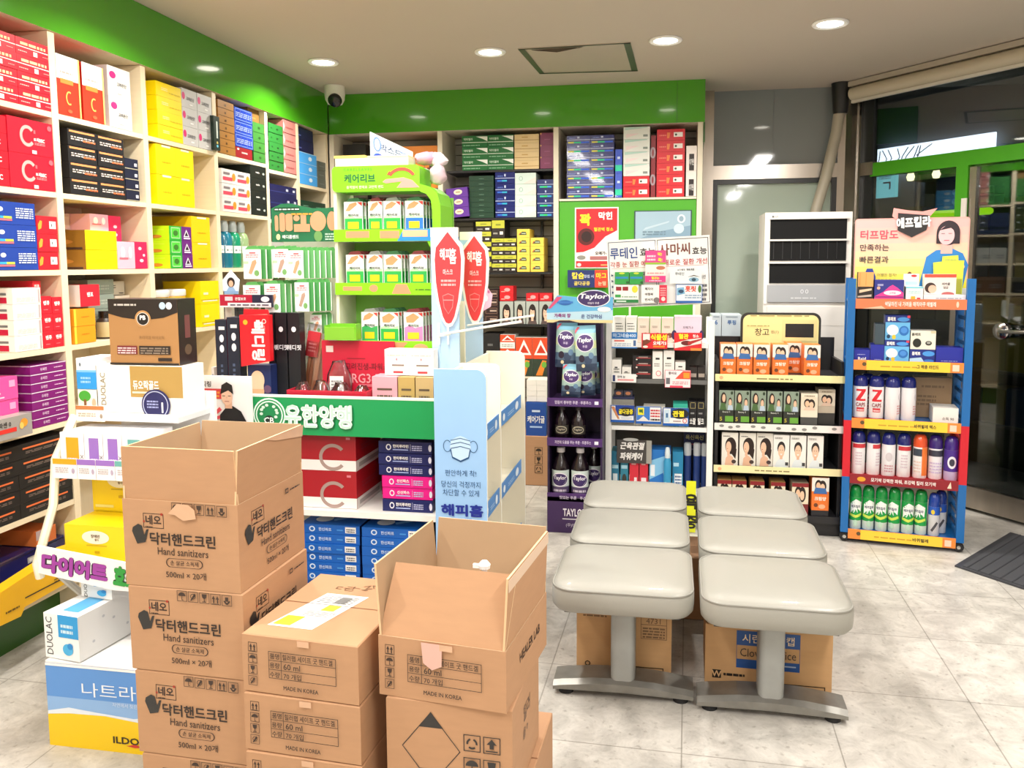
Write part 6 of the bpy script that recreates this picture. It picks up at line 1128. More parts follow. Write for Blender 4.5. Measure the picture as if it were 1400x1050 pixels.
onstand('picture_box', -1.905, -1.832, 2.33, 0.926, 0.998, 0.12, 'f4efe6', {'F': [('e', 0.35, 0.7, 0.3, 0.25, '4aa83c'), ('r', 0.3, 0.15, 0.42, 0.55, '8a5a34'), ('e', 0.8, 0.4, 0.1, 0.2, 'e8b898'), ('r', 0.0, 0, 1, 0.18, 'c8804a')]}, 'small box picturing a tree, at the end of the tiered stand')
t = empty('price_card', (-1.87, 2.275, 0.905), 'small cream shelf card under the tree picture box', 'card'); m = MB(); m.box(0, 0, 0, 0.1, 0.004, 0.05, 'f6efe4'); f = m.front(0, 0, 0.1, 0.05, 0); f.r(0, 0.75, 1, 1, 'c07a48'); f.d(0.08, 0.3, 0.7, 0.6, 2, 'b8a898'); f.e_(0.9, 0.35, 0.05, 0.15, '9a8a7a'); m.build('card_face', t)
for i, (xa, xb, c, nm) in enumerate(((-1.862, -1.78, 'eea51e', 'orange'), (-1.778, -1.715, '9a70c4', 'purple'), (-1.713, -1.65, '9a70c4', 'lilac'), (-1.648, -1.57, '6aaea8', 'teal'))):
    onstand('sachet_box', xa, xb, 2.19, 0.786, 0.886, 0.14, 'f5f2f2', {'F': [('r', 0.25, 0.0, 0.78, 0.85, c), ('t', 0.9, 0.25, 0.12, 'X', '5a4a4a', 0.0), smudge(0.3, 0.1, 0.7, 0.3, 1, 'e0d0e8')]}, 'white sachet box with %s stripe on the second tier' % nm, grp='sachet boxes on the second tier')
    t = empty('price_card', (xa - 0.008, 2.164, 0.748), 'white shelf card with %s heading under the sachet boxes' % nm, 'card', group='shelf cards under the sachet boxes'); m = MB(); w = xb - xa; m.box(0, 0, 0, w, 0.003, 0.062, 'f8f5f5'); f = m.front(0, 0, w, 0.062, 0); f.r(0, 0.72, 1, 1, c); f.d(0.1, 0.3, 0.65, 0.6, 3, 'c0b4b8', i + 2); f.e_(0.85, 0.4, 0.07, 0.14, 'b8a8c0'); m.build('card_face', t)
ye = {'F': [('e', 0.5, 0.7, 0.22, 0.17, 'f4ecd8'), ('t', 0.5, 0.73, 0.09, '장에만', '5a3a10', 0.03), ('t', 0.52, 0.64, 0.06, '좋아', '7a5a14', 0.02), ('r', 0.35, 0.48, 0.68, 0.51, 'd0b000'), ('r', 0.05, 0.08, 0.38, 0.14, 'f0e48a'), ('r', 0.48, 0.3, 0.56, 0.36, 'c8a400')], 'R': [('r', 0, 0, 1, 1, 'f0bfb0'), smudge(0.2, 0.3, 0.6, 0.9, 4, '8a5a50')]}
onstand('probiotic_box', -1.81, -1.60, 2.125, 0.496, 0.618, 0.13, 'f6d60e', ye, 'larger yellow probiotics box on the lower tier, nearest the front')
onstand('probiotic_box', -1.815, -1.62, 2.26, 0.62, 0.765, 0.1, 'f6d60e', ye, 'yellow probiotics box standing behind and above the larger one')
onstand('probiotic_box', -1.815, -1.62, 2.262, 0.496, 0.619, 0.1, 'e8c80c', None, 'plain yellow box supporting the upper yellow probiotics box')
onstand('orange_packet', -1.865, -1.815, 2.2, 0.496, 0.52, 0.1, 'e8843c', {'T': [('r', 0, 0.3, 1, 0.7, 'd0b0b0')]}, 'flat orange packet beside the slanted stand arm')
du = {'F': [('t', 0.15, 0.5, 0.17, 'DUOLAC', '3a3c40', {'rot': 90, 'maxw': 0.9}), ('r', 0.42, 0.5, 1, 1, '2f9bdc'), smudge(0.5, 0.6, 0.85, 0.85, 2, 'c8e4f4'), ('e', 0.68, 0.24, 0.15, 0.13, '4ab0e4'), ('e', 0.75, 0.32, 0.08, 0.07, '2a8ad0')], 'R': [('e', 0.2, 0.3, 0.02, 0.03, 'b0b4b8'), ('e', 0.5, 0.6, 0.02, 0.03, 'b0b4b8'), ('e', 0.7, 0.3, 0.02, 0.03, 'b0b4b8'), ('e', 0.35, 0.75, 0.02, 0.03, 'b0b4b8'), ('e', 0.85, 0.7, 0.02, 0.03, 'b0b4b8')], 'T': [('r', 0.35, 0.1, 0.8, 0.9, '5aaee0')]}
onstand('probiotic_carton', -1.79, -1.665, 2.0, 0.261, 0.395, 0.26, 'f2f3f2', du, 'white and blue probiotics carton standing on the blue yellow base box', mats={'R': 'd5d6d4'}, rz=-0.12)
onstand('probiotic_carton', -1.76, -1.645, 2.12, 0.397, 0.47, 0.14, 'f2f3f2', du, 'white and blue probiotics carton stacked behind, below the purple lettered sign', mats={'R': 'd5d6d4'}, rz=-0.12)
t = empty('pill_jar', (-1.47, 2.06, 0.256), 'white pill jar on the base box beside the sanitizer cartons', 'jar')
m = MB(); m.lathe([(0, 0), (0.042, 0), (0.045, 0.006), (0.045, 0.12), (0.036, 0.138)], 'e9e9ec', n=24); f = Face(m, lambda u, v, e: ((0.045 + e) * cos(RAD(-150 + 120 * u)), (0.045 + e) * sin(RAD(-150 + 120 * u)), 0.12 * v), 0.09, 0.12); f.d(0.1, 0.1, 0.9, 0.6, 6, 'b8bcc4'); f.d(0.2, 0.72, 0.8, 0.8, 1, '4a4a52', 3); m.build('body', t, smooth=40)
m = MB(); m.lathe([(0.038, 0.136), (0.04, 0.14), (0.04, 0.16), (0.03, 0.166), (0, 0.167)], 'f6f6f6', n=24); m.build('lid', t, smooth=40)


# ================================================================ blue and white mask display stand
HX0, HX1 = -0.798, -0.614
t = empty('mask_stand', (0, 0, 0), 'empty light blue and cream mask display stand with two red shield signs', 'display stand')
def upright_panel(y, x0, x1, z1, r, mat, th=0.012):
    m = MB(); m.prism(rounded(x0, 0, x1, z1, r, corners=(0, 1, 0, 0)), y, y + th, 'f4f2e6', front=mat); return m
m = upright_panel(2.66, HX0, HX1, 1.043, 0.035, '98c2ec'); f = m.front(HX0, 0, HX1, 1.043, 2.66); c = '24507e'
f.p([(0.32, 0.765), (0.42, 0.775), (0.5, 0.78), (0.58, 0.775), (0.68, 0.765), (0.70, 0.74), (0.68, 0.715), (0.6, 0.70), (0.5, 0.695), (0.4, 0.70), (0.32, 0.715), (0.30, 0.74)], 'bfdcf6')
for a in (0.765, 0.752, 0.738): f.p([(0.31, a), (0.5, a + .008), (0.69, a), (0.69, a - .0025), (0.5, a + .0055), (0.31, a - .0025)], c)
f.p([(0.30, 0.735), (0.34, 0.705), (0.5, 0.692), (0.66, 0.705), (0.70, 0.735), (0.68, 0.735), (0.65, 0.71), (0.5, 0.6975), (0.35, 0.71), (0.32, 0.735)], c)
f.o(0.25, 0.745, 0.07, 0.018, 0.0022, c, 20, 40, 320); f.o(0.75, 0.745, 0.07, 0.018, 0.0022, c, 20, -140, 140)
f.t(0.5, 0.655, 0.021, '편안하게 착!', c, 0.0, maxw=0.6); f.t(0.5, 0.617, 0.022, '당신의 걱정까지', c, 0.0, maxw=0.75); f.t(0.5, 0.589, 0.022, '차단할 수 있게', c, 0.0, maxw=0.7)
f.t(0.52, 0.530, 0.042, '해피홈', '1c2f8e', 0.045, width=0.82); f.t(0.5, 0.498, 0.009, 'HAPPYHOME', '4a6ab0', 0.01, maxw=0.6); f.d(0.3, 0.3, 0.7, 0.42, 3, '7fb0e0'); m.build('front_panel', t)
m = upright_panel(2.93, HX0 + 0.02, HX1 - 0.008, 1.03, 0.03, 'ece6d4'); m.build('divider', t)
m = upright_panel(3.38, HX0 + 0.02, HX1 + 0.002, 1.028, 0.03, 'ece6d4'); m.build('divider', t)
m = MB(); m.box(HX0 + 0.02, 2.672, 0.02, HX0 + 0.032, 3.38, 1.02, 'f1ead6'); m.build('back_panel', t)
for y0, y1 in ((2.673, 2.928), (2.943, 3.378)):
    for z in (0.80, 0.52, 0.24):
        m = MB(); m.box(HX0 + 0.033, y0, z - 0.012, HX1 - 0.012, y1, z, 'f3eedd'); s = m.build('shelf', t)
        m = MB(); m.box(HX1 - 0.014, y0 + 0.01, z - 0.012, HX1 - 0.011, y1 - 0.01, z + 0.045, '4a86c6'); f = Face(m, lambda u, v, e: (HX1 - 0.011 + e, y0 + 0.01 + (y1 - y0 - .02) * u, z - .012 + .057 * v), y1 - y0, .057); f.e_(0.12, 0.5, 0.05, 0.25, 'e8f0f8'); f.e_(0.75, 0.5, 0.08, 0.3, 'dfeaf6'); f.d(0.3, 0.3, 0.6, 0.6, 2, 'a8c8e8'); m.build('shelf_label', s)
for k, (y, x0, x1) in enumerate(((2.935, -0.885, -0.78), (3.36, -0.935, -0.79))):
    m = MB(); m.box(x0 if k == 0 else -0.885, y + 0.004, 0.91, x1, y + 0.016, 1.50, 'b3d2ee'); m.box(x0 if k == 0 else -0.885, y + 0.0035, 1.50, x1, y + 0.016, 1.535, 'f3f0e2'); s = m.build('tall_panel', t)
SHD = [(-0.877, -0.754, 1.166, 1.531), (-0.88, -0.755, 1.146, 1.53)]
for k, (q, y) in enumerate(zip(SHD, (2.925, 3.345))):
    w, h = q[1] - q[0], q[3] - q[2]
    def sh(s):
        P = [(0.5, 1.0), (0.95, 0.83), (1.0, 0.7), (0.96, 0.45), (0.86, 0.25), (0.72, 0.08), (0.6, 0.01), (0.5, 0.0)]; P = P + [(1 - a, b) for a, b in P[-2:0:-1]]
        return [(q[0] + w * (0.5 + (a - 0.5) * s), q[2] + h * (0.5 + (b - 0.5) * (1 - (1 - s) * 0.4))) for a, b in P][::-1]
    m = MB(); m.prism(sh(1.0), y, y + 0.012, 'f6f3f2'); m.prism(sh(0.82), y - 0.002, y, 'e23b40'); f = m.front(q[0], q[2], q[1], q[3], y - 0.002)
    f.t(0.42, 0.74, 0.12, '해피', 'f8ecec', 0.025, width=0.34); f.t(0.66, 0.72, 0.16, '홈', 'f8ecec', 0.025, width=0.22); f.t(0.5, 0.56, 0.06, '마스크', 'f4d0d0', 0.02, width=0.3); f.d(0.28, 0.42, 0.74, 0.5, 2, 'f0a8a8'); f.p([(0.32, 0.32), (0.5, 0.345), (0.68, 0.32), (0.64, 0.2), (0.5, 0.13), (0.36, 0.2)], 'ee8080'); f.p([(0.34, 0.315), (0.5, 0.335), (0.66, 0.315), (0.62, 0.205), (0.5, 0.14), (0.38, 0.205)], 'e23b40'); f.r(0.34, 0.27, 0.66, 0.28, 'ee9090')
    m.build('shield_sign', t)
m = MB()
m.tube([(-0.848, 2.925, 1.137), (-0.69, 2.915, 1.165), (-0.535, 2.90, 1.19)], 0.0045, 'wire_white', n=8)
for x in (-0.855, -0.82): m.tube([(x, 2.93, 1.10), (x, 2.928, 1.18)], 0.004, 'wire_white', n=6)
m.tube([(-0.86, 2.925, 1.13), (-0.81, 2.925, 1.14)], 0.004, 'wire_white', n=6); m.build('hook_arm', t)
m = MB(); m.tube([(-0.85, 3.34, 1.14), (-0.70, 3.33, 1.165), (-0.56, 3.32, 1.185)], 0.0045, 'wire_white', n=8); m.build('hook_arm', t)
m = MB(); m.prism([(-0.785, 1.20), (-0.75, 1.22), (-0.742, 1.27), (-0.77, 1.31), (-0.80, 1.30)], 3.35, 3.353, 'eab8d0'); f = m.front(-0.80, 1.2, -0.74, 1.31, 3.35); f.e_(0.5, 0.5, 0.15, 0.12, 'f6e0ea'); f.e_(0.7, 0.75, 0.08, 0.06, 'c86a9a'); m.build('pink_tag', t)

# ================================================================ purple juice display stand
TX0, TX1, TY = -0.625, -0.339, 4.1
t = empty('juice_stand', (0, 0, 0), 'dark purple prune juice display stand with a sky blue lettered header', 'display stand')
m = MB(); m.box(TX0, TY, 0, TX1, TY + 0.3, 0.19, '3e2358'); f = m.front(TX0, 0, TX1, 0.19, TY); f.t(0.5, 0.58, 0.22, 'TAYLOR', 'eee8f2', 0.03, width=0.42); f.r(0.28, 0.38, 0.72, 0.41, 'd8d0e0'); f.t(0.5, 0.22, 0.12, '(주)테일러', 'c8bcd4', 0.01); m.build('base', t)
for x in (TX0, TX1 - 0.01): m = MB(); m.box(x, TY + 0.012, 0.19, x + 0.01, TY + 0.3, 1.10, '2c1a3e'); m.build('side_panel', t)
m = MB(); m.box(TX0 + .01, TY + 0.29, 0.19, TX1 - .01, TY + 0.3, 1.10, '2a1838'); m.build('back_panel', t)
for i, z in enumerate((0.19, 0.482, 0.69)):
    m = MB(); m.box(TX0 + .0105, TY + 0.012, z - 0.014, TX1 - .0105, TY + 0.289, z, '2c1a3e'); m.box(TX0, TY, z - 0.022, TX1, TY + 0.011, z + 0.02, '4d2c6c'); f = m.front(TX0, z - .022, TX1, z + .02, TY); f.t(0.47, 0.5, 0.42, ('맛있는 푸룬 · 주스', '자연에 도움을 주는 푸룬 · 푸룬주스', '껍질이 풍부한 푸룬 · 푸룬주스')[i], 'd8cce4', 0.02, maxw=0.66); f.r(0.86, 0.3, 0.93, 0.7, 'f2eef6') if i else None; m.build('shelf', t)
hq = (-0.597, -0.289, 1.1, 1.264)
m = MB(); x0, x1, z0, z1 = TX0, hq[1], 1.10, hq[3]; w, h = x1 - x0, z1 - z0
m.prism([(x0, z0), (x1, z0), (x1, z0 + h * .8)] + [(x0 + w * (0.72 + 0.22 * cos(RAD(a))), z0 + h * (0.78 + 0.24 * sin(RAD(a)))) for a in range(0, 181, 20)] + [(x0 + w * .16, z0 + h * .85), (x0, z0 + h * .4)], TY, TY + 0.01, '6fb4dc', front='63b0de'); f = m.front(x0, z0, x1, z1, TY)
f.r(0.0, 0.0, 1.0, 0.09, 'e2cf9a'); f.p([(0.0, 0.09), (1.0, 0.09), (1.0, 0.4), (0, 0.3)], 'b8d8e8'); f.e_(0.71, 0.75, 0.25, 0.26, 'f2f0f4'); f.e_(0.71, 0.75, 0.235, 0.24, '3d2a62'); f.t(0.71, 0.80, 0.2, 'Taylor', 'f6f2f8', 0.03, width=0.42, shear=0.15); f.t(0.71, 0.61, 0.07, '테일러 푸룬', 'd8d0e0', 0.02, maxw=0.3)
f.e_(0.28, 0.62, 0.1, 0.08, '2a62b0'); f.r(0.16, 0.6, 0.4, 0.66, '3a78c4'); f.p([(0.02, 0.44), (0.16, 0.8), (0.24, 0.8), (0.06, 0.44)], 'd8507a'); f.t(0.24, 0.22, 0.13, '가족의 장', '8a2a7a', 0.04, maxw=0.36); f.t(0.68, 0.2, 0.13, '은 건강하심', '5a6a9a', 0.03, maxw=0.46); f.e_(0.87, 0.42, 0.1, 0.08, 'f4eef0'); f.p([(0.1, 0.0), (0.5, 0.0), (0.35, 0.07), (0.2, 0.07)], '2c1a30'); m.build('header', t)
def pouch(name, w, h, d, prints, sides='b8c8cc'):
    m = MB(); P = lambda u, v, e: (w * (u - 0.5), -(d / 2) * (max(0, sin(pi * u)) ** 0.6) * (max(0, sin(pi * min(v * 1.1, 1))) ** 0.5) - 0.001 - e, h * v)
    Q = lambda u, v, e: (w * (0.5 - u), -P(1 - u, v, e)[1], h * v)
    for fn, c in ((P, prints), (Q, None)):
        f = Face(m, fn, w, h, e=0.0); f.k = -1; N = 10
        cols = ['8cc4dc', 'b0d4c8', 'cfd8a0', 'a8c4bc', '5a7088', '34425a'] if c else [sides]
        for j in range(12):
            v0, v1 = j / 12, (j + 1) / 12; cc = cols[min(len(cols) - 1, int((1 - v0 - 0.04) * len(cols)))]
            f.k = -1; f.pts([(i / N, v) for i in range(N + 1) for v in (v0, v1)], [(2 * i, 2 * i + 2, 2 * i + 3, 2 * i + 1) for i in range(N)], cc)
        if c: f.k = 1; f.e = 0.0012; f.curved = True; c(f)
    return m.build(name)
def taylor_print(f):
    f.e_(0.48, 0.62, 0.42, 0.2, 'e8e4ee'); f.e_(0.48, 0.62, 0.39, 0.18, '4a2c6e'); f.t(0.48, 0.67, 0.13, 'Taylor', 'f6f4fa', 0.04, width=0.66, shear=0.15); f.t(0.48, 0.54, 0.055, '푸룬', 'd8c8e8', 0.02); f.e_(0.3, 0.28, 0.14, 0.08, '2c2036'); f.e_(0.6, 0.24, 0.18, 0.09, '3a4a66'); f.e_(0.75, 0.34, 0.12, 0.07, '6a8aa8'); f.e_(0.36, 0.12, 0.08, 0.04, 'e8d8b0'); f.p([(0.02, 0.82), (0.26, 0.97), (0.14, 0.97), (0.02, 0.9)], 'd85a6a')
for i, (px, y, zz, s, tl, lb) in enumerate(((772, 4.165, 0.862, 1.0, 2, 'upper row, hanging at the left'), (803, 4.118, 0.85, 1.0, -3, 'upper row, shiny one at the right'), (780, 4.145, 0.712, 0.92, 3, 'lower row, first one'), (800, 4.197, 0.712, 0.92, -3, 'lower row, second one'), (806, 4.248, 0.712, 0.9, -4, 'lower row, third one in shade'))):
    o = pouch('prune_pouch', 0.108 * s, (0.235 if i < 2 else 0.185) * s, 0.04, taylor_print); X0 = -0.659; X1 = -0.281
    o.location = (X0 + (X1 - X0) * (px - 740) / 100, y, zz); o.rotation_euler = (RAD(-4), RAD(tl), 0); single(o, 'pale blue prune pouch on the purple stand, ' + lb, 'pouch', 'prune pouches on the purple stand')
def juice(loc, h, r, label, lab=True):
    t = empty('juice_bottle', loc, label, 'bottle', group='dark juice bottles on the purple stand'); m = MB()
    m.lathe([(0, 0), (r * .94, 0), (r, h * .03), (r, h * .56), (r * .98, h * .6), (r * .7, h * .74), (r * .42, h * .84), (r * .38, h * .9)], '1a1018g', n=20)
    f = Face(m, lambda u, v, e: ((r + e) * cos(RAD(-160 + 140 * u)), (r + e) * sin(RAD(-160 + 140 * u)), h * (0.03 + 0.53 * v)), r * 2.4, h * .53); f.curved = True
    if lab: f.r(0, 0.05, 1, 0.95, 'cfdcd8', 10); f.r(0, 0.05, 1, 0.3, '5a4a70', 10); f.e_(0.5, 0.58, 0.4, 0.28, 'efeaf2'); f.e_(0.5, 0.58, 0.36, 0.24, '3d2a62'); f.t(0.5, 0.64, 0.2, 'Taylor', 'f4f0f8', 0.02, width=0.6); f.d(0.2, 0.1, 0.8, 0.26, 1, 'd8d0e0')
    else: f.r(0, 0.3, 1, 0.8, '34302c', 10); f.o(0.5, 0.55, 0.3, 0.16, 0.004, 'b8b09a'); f.t(0.5, 0.56, 0.14, 'Taylor', 'cfc6b0', 0.01, width=0.5)
    m.build('body', t, smooth=45); m = MB(); m.lathe([(r * .42, h * .89), (r * .46, h * .9), (r * .46, h * .985), (r * .36, h), (0, h)], 'd8d4d8' if lab else '2a2228', n=16); m.build('cap', t, smooth=45)
dx = TX1 - TX0
for i, u in enumerate((0.24, 0.55)): juice((TX0 + dx * u, TY + 0.07, 0.483), 0.175, 0.038, 'small dark juice bottle on the middle tier, ' + ('nearer the white cartons', 'nearer the white rack')[i], False)
for i, u in enumerate((0.22, 0.58, 0.80)): juice((TX0 + dx * u, TY + 0.07 + (0.11 if i == 2 else 0), 0.191), 0.25, 0.047 if i < 2 else 0.04, 'large dark juice bottle on the bottom tier, %s one' % ('first', 'second', 'shaded last')[i])

# ================================================================ white rack of eye and joint supplements
AX0, AX1, AY = -0.334, 0.221, 4.25
t = empty('supplement_rack', (0, 0, 0), 'white framed supplement rack between the purple stand and the hair dye rack', 'rack')
for x in (AX0, AX1 - 0.03): m = MB(); m.box(x, AY, 0, x + 0.03, AY + 0.03, 1.105, 'wire_white'); m.box(x, AY + 0.30, 0, x + 0.03, AY + 0.33, 1.105, 'wire_white'); m.build('post', t)
for z, mt in ((0.985, 'wire_white'), (0.795, 'clear_plastic'), (0.545, 'wire_white'), (0.20, 'wire_white')): m = MB(); m.box(AX0 + 0.031, AY + 0.005, z - 0.022, AX1 - 0.031, AY + 0.325, z, mt if z != 0.795 else '6a6a68'); m.build('shelf', t)
m = MB(); m.box(AX0 + 0.03, AY + 0.325, 0.0, AX1 - 0.03, AY + 0.33, 0.99, '5b5852'); m.build('back_panel', t)
AXA, AXB = -0.33, 0.255
ax = lambda p: AXA + (AXB - AXA) * (p - 830) / 155
def A(name, xa, xb, z0, z1, col, decs, label, y=4.27, d=0.1, grp=None, tilt=0):
    o = carton(name, ax(xb) - ax(xa) - .001, d, z1 - z0, col, {'F': decs} if isinstance(decs, list) else decs); o.location = (ax(xa), y, z0 + .001); return single(o, label, 'box', grp)
zz = lambda y, Y=4.28: 1.4 - (y - 361.5) * Y * 0.96 / 1111
pl = [smudge(0.15, 0.5, 0.8, 0.7, 2, '9a9a92'), ('r', 0.1, 0.72, 0.7, 0.75, '5a5a54')]
for i, (a, b) in enumerate(((840, 855), (856, 871))): A('supplement_box', a, b, 0.986, 1.12, 'f2efe8', pl, 'plain white supplement box on the top shelf, %s one' % NTH[i], grp='plain white boxes on the rack top')
for i, (a, b) in enumerate(((872, 888), (889, 904), (905, 921))): A('supplement_box', a, b, 0.986, 1.115, 'ecdccc', [('e', 0.7, 0.3, 0.28, 0.1, '8a4a34'), ('e', 0.55, 0.25, 0.12, 0.05, 'd8b8a0'), smudge(0.2, 0.6, 0.7, 0.7, 2, 'a89a8c')], 'cream supplement box with a brown seed picture, %s one' % NTH[i], grp='cream seed boxes on the rack top')
A('supplement_box', 922, 959, 0.986, 1.125, 'ecd8ea', [('t', 0.5, 0.58, 0.1, '오메가-3', '4a4458', 0.02), ('p', [(0.35, 0.0), (0.95, 0.0), (0.95, 0.4), (0.6, 0.3)], 'ee9a4a'), ('e', 0.0, 0.3, 0.1, 0.18, '3a2a5a'), ('e', 1.0, 0.3, 0.08, 0.18, '3a2a5a')], 'lilac supplement box at the end of the rack top')
def card(xa, xb, ya, yb, col, decs, label, y=4.24):
    z1, z0 = zz(ya, y), zz(yb, y); A0 = ax(xa); w = ax(xb) - A0; m = MB(); m.box(0, 0, 0, w, 0.002, z1 - z0, col); m.front(0, 0, w, z1 - z0, 0).do(decs); o = m.build('price_card', None, (A0, y, z0)); return single(o, label, 'card', 'shelf cards on the supplement rack')
card(837, 872, 459, 482, 'f6f6f4', [('r', 0, 0.58, 1, 1, '2a78c0'), ('t', 0.5, 0.8, 0.26, '마그네슘400', 'dcecf8', 0.02, 0.9), ('r', 0.1, 0.42, 0.5, 0.5, 'e05a4a'), smudge(0.1, 0.15, 0.75, 0.36, 2, 'b8c4d0'), ('r', 0.85, 0.15, 0.95, 0.5, '4a6a9a'), ('r', 0, 0, 1, 0.08, '2a78c0')], 'blue headed shelf card under the plain white boxes')
card(878, 913, 460, 482, 'd8202a', [('r', 0.05, 0.55, 0.32, 0.95, 'f2e8e4'), ('t', 0.66, 0.74, 0.4, '식물성', 'f8e62c', 0.05, 0.62), ('t', 0.7, 0.36, 0.26, '오메가3', W_, 0.04, 0.55), ('p', [(0.04, 0.1), (0.4, 0.5), (0.2, 0.6), (0.04, 0.5)], '7a3a24'), ('e', 0.15, 0.12, 0.1, 0.08, 'f0e4d8'), ('r', 0.45, 0.08, 0.9, 0.2, 'f08a2c')], 'red shelf card with large yellow lettering under the seed boxes')
card(922, 959, 459, 484, 'd8202a', [('t', 0.34, 0.8, 0.3, '혈관', 'f8e62c', 0.05, 0.5), ('t', 0.78, 0.82, 0.18, '청소', W_, 0.03, 0.34), ('p', [(0.02, 0.12), (0.98, 0.4), (0.98, 0.72), (0.5, 0.62), (0.02, 0.42)], 'efe2dc'), ('e', 0.45, 0.42, 0.2, 0.14, '6a1a1c'), ('p', [(0.5, 0.3), (0.98, 0.6), (0.98, 0.68), (0.5, 0.5)], 'b02a2a'), ('r', 0.6, 0, 1, 0.14, 'f08a3c')], 'red shelf card with a vein picture under the lilac box')
card(837, 871, 519, 531, 'f4f2ee', [('r', 0.05, 0.1, 0.15, 0.85, '2a3a6a'), ('t', 0.4, 0.66, 0.3, '면역 눈', '3a3a3a', 0.02), ('r', 0.25, 0.2, 0.9, 0.4, 'e89a9a')], 'thin white shelf card on the second shelf')
card(910, 945, 512, 537, 'f4e8ea', [('b', 0, 0, 1, 1, 0.002, 'd83a5a'), ('t', 0.3, 0.82, 0.16, '좋아요', '4a3a3a', 0.02, 0.4), ('p', [(0.4, 0.5), (0.7, 0.95), (0.98, 0.95), (0.98, 0.5)], 'e8503a'), ('r', 0.72, 0.55, 0.95, 0.85, 'f09a2c'), ('r', 0.05, 0.2, 0.2, 0.55, '6a6a70'), smudge(0.3, 0.2, 0.9, 0.4, 2, 'd8a0a8'), ('r', 0.2, 0.0, 0.7, 0.12, 'e0405a')], 'white and orange shelf card hanging beside the tall white boxes')
for (xa, xb, h, c, nm) in ((837, 850, 0.098, 'f0ede6', 'white box'), (851, 864, 0.06, 'eeeae2', 'short white box')): A('supplement_box', xa, xb, 0.795, 0.795 + h, c, [smudge(0.2, 0.3, 0.8, 0.6, 2, '8a8a84'), ('r', 0.3, 0.55, 0.6, 0.62, '3a3a3a')], nm + ' at the near end of the second rack shelf')
for k, (c, h) in enumerate((('1a1618', 0.045), ('26161a', 0.045), ('1a1618', 0.03))): A('supplement_box', 866, 892, 0.795 + 0.046 * k, 0.795 + 0.046 * k + h, c, [('r', 0.2, 0.5, 0.95, 0.64, 'b03a3a'), ('r', 0.3, 0.7, 0.8, 0.8, 'c8b0a8'), ('e', 0.2, 0.3, 0.05, 0.1, 'f0e8e0')], 'black and red box on the second rack shelf, ' + ('bottom', 'middle', 'top')[k] + ' one', grp='black and red boxes on the rack')
for i, (a, b, h) in enumerate(((893, 907, 0.16), (908, 923, 0.165), (924, 938, 0.10))): A('supplement_box', a, b, 0.775 + .021, 0.796 + h * .9, 'efece6', [('r', 0.3, 0.7, 0.7, 0.77, '2a2a2a'), smudge(0.15, 0.45, 0.7, 0.6, 2, '9a9a92'), ('o', 0.6, 0.2, 0.2, 0.08, 0.003, 'e0707a')], 'tall white box on the second rack shelf, %s one' % ('first', 'second', 'shorter third')[i], grp='tall white boxes on the rack')
for i, (a, b) in enumerate(((840, 853), (853.5, 866))): A('gummy_box', a, b, 0.70, 0.73, '2a2a3a', [('e', 0.5, 0.5, 0.3, 0.3, 'b0704a')], 'tiny navy box with an orange picture on the rack, %s' % NTH[i], y=4.27, d=0.06)
m = MB(); m.box(ax(838), 4.265, 0.685, ax(868), 4.34, 0.6995, '20264a'); single(m.build('navy_tray'), 'narrow navy tray holding two tiny boxes on the white rack', 'tray')
m = MB(); m.box(ax(838), 4.265, 0.5475, ax(868), 4.34, 0.684, '8a8880'); m.front(ax(838), .5475, ax(868), .684, 4.265).do([smudge(0.1, 0.1, 0.9, 0.6, 3, 'c8c8c0')]); single(m.build('supplement_box'), 'grey supplement box supporting the navy tray on the rack', 'box')
z3 = 0.547
for (a, b, h, c, dc, lb) in ((837, 865, 0.075, 'dedad0', pl, 'pair printed white box on the third rack shelf'), (868, 879, 0.08, 'c8c4ba', pl, 'narrow grey box on the third rack shelf'), (881, 911, 0.10, 'e8e4da', [('r', 0.2, 0.0, 0.65, 0.85, 'f4f0e6'), ('r', 0.28, 0.45, 0.55, 0.5, '8a8a80'), smudge(0.7, 0.2, 0.9, 0.8, 2, 'c0bcb0')], 'wide white box on the third rack shelf'), (922, 942, 0.12, '35b09a', [('r', 0.1, 0.5, 0.5, 0.55, '1a4a44'), ('p', [(0.4, 0.0), (0.8, 0.0), (0.65, 0.25), (0.5, 0.25)], 'e8e0e0'), ('e', 0.62, 0.1, 0.1, 0.05, 'c83a3a')], 'teal green box on the third rack shelf')):
    A('supplement_box', a, b, z3, z3 + h, c, dc, lb, y=4.345 if a == 837 else 4.27, d=0.1 if a != 837 else .09)
for i, (a, b) in enumerate(((943.5, 954), (954.5, 965))):
    A('supplement_box', a, b, z3, z3 + 0.135, '17161a', [('b', 0.15, 0.72, 0.85, 0.95, 0.002, 'b8a86a'), ('t', 0.5, 0.22, 0.26, ('쏘팔', '밀크')[i], W_, 0.03, 0.8), ('r', 0.2, 0.5, 0.7, 0.56, '8a8a8a')], 'black box with a gold frame on the third rack shelf, %s one' % NTH[i], grp='black gold framed boxes')
    A('amber_jar_box', a, b, 0.796, 0.86, '241c1a', [('r', 0.1, 0.2, 0.9, 0.5, 'a89a90')], 'dark brown box on the second rack shelf, %s one' % NTH[i], grp='dark brown boxes')
blue_edge = [('b', 0, 0, 1, 1, 0.004, '1a5ab0'), ('r', 0, 0, 1, 0.14, '1a5ab0')]
card(836, 869, 564, 589, 'f4f2f0', blue_edge + [('r', 0.2, 0.4, 1, 1, '1c3f94'), ('e', 0.65, 0.62, 0.33, 0.26, '1a1a22'), ('t', 0.64, 0.63, 0.3, '골다공증', 'f4e22c', 0.04, 0.6), ('p', [(0.02, 0.9), (0.16, 0.9), (0.38, 0.2), (0.3, 0.2)], 'd08a5a'), ('r', 0.45, 0.2, 0.9, 0.34, 'd8dce4')], 'blue shelf card with a leg picture on the third rack shelf')
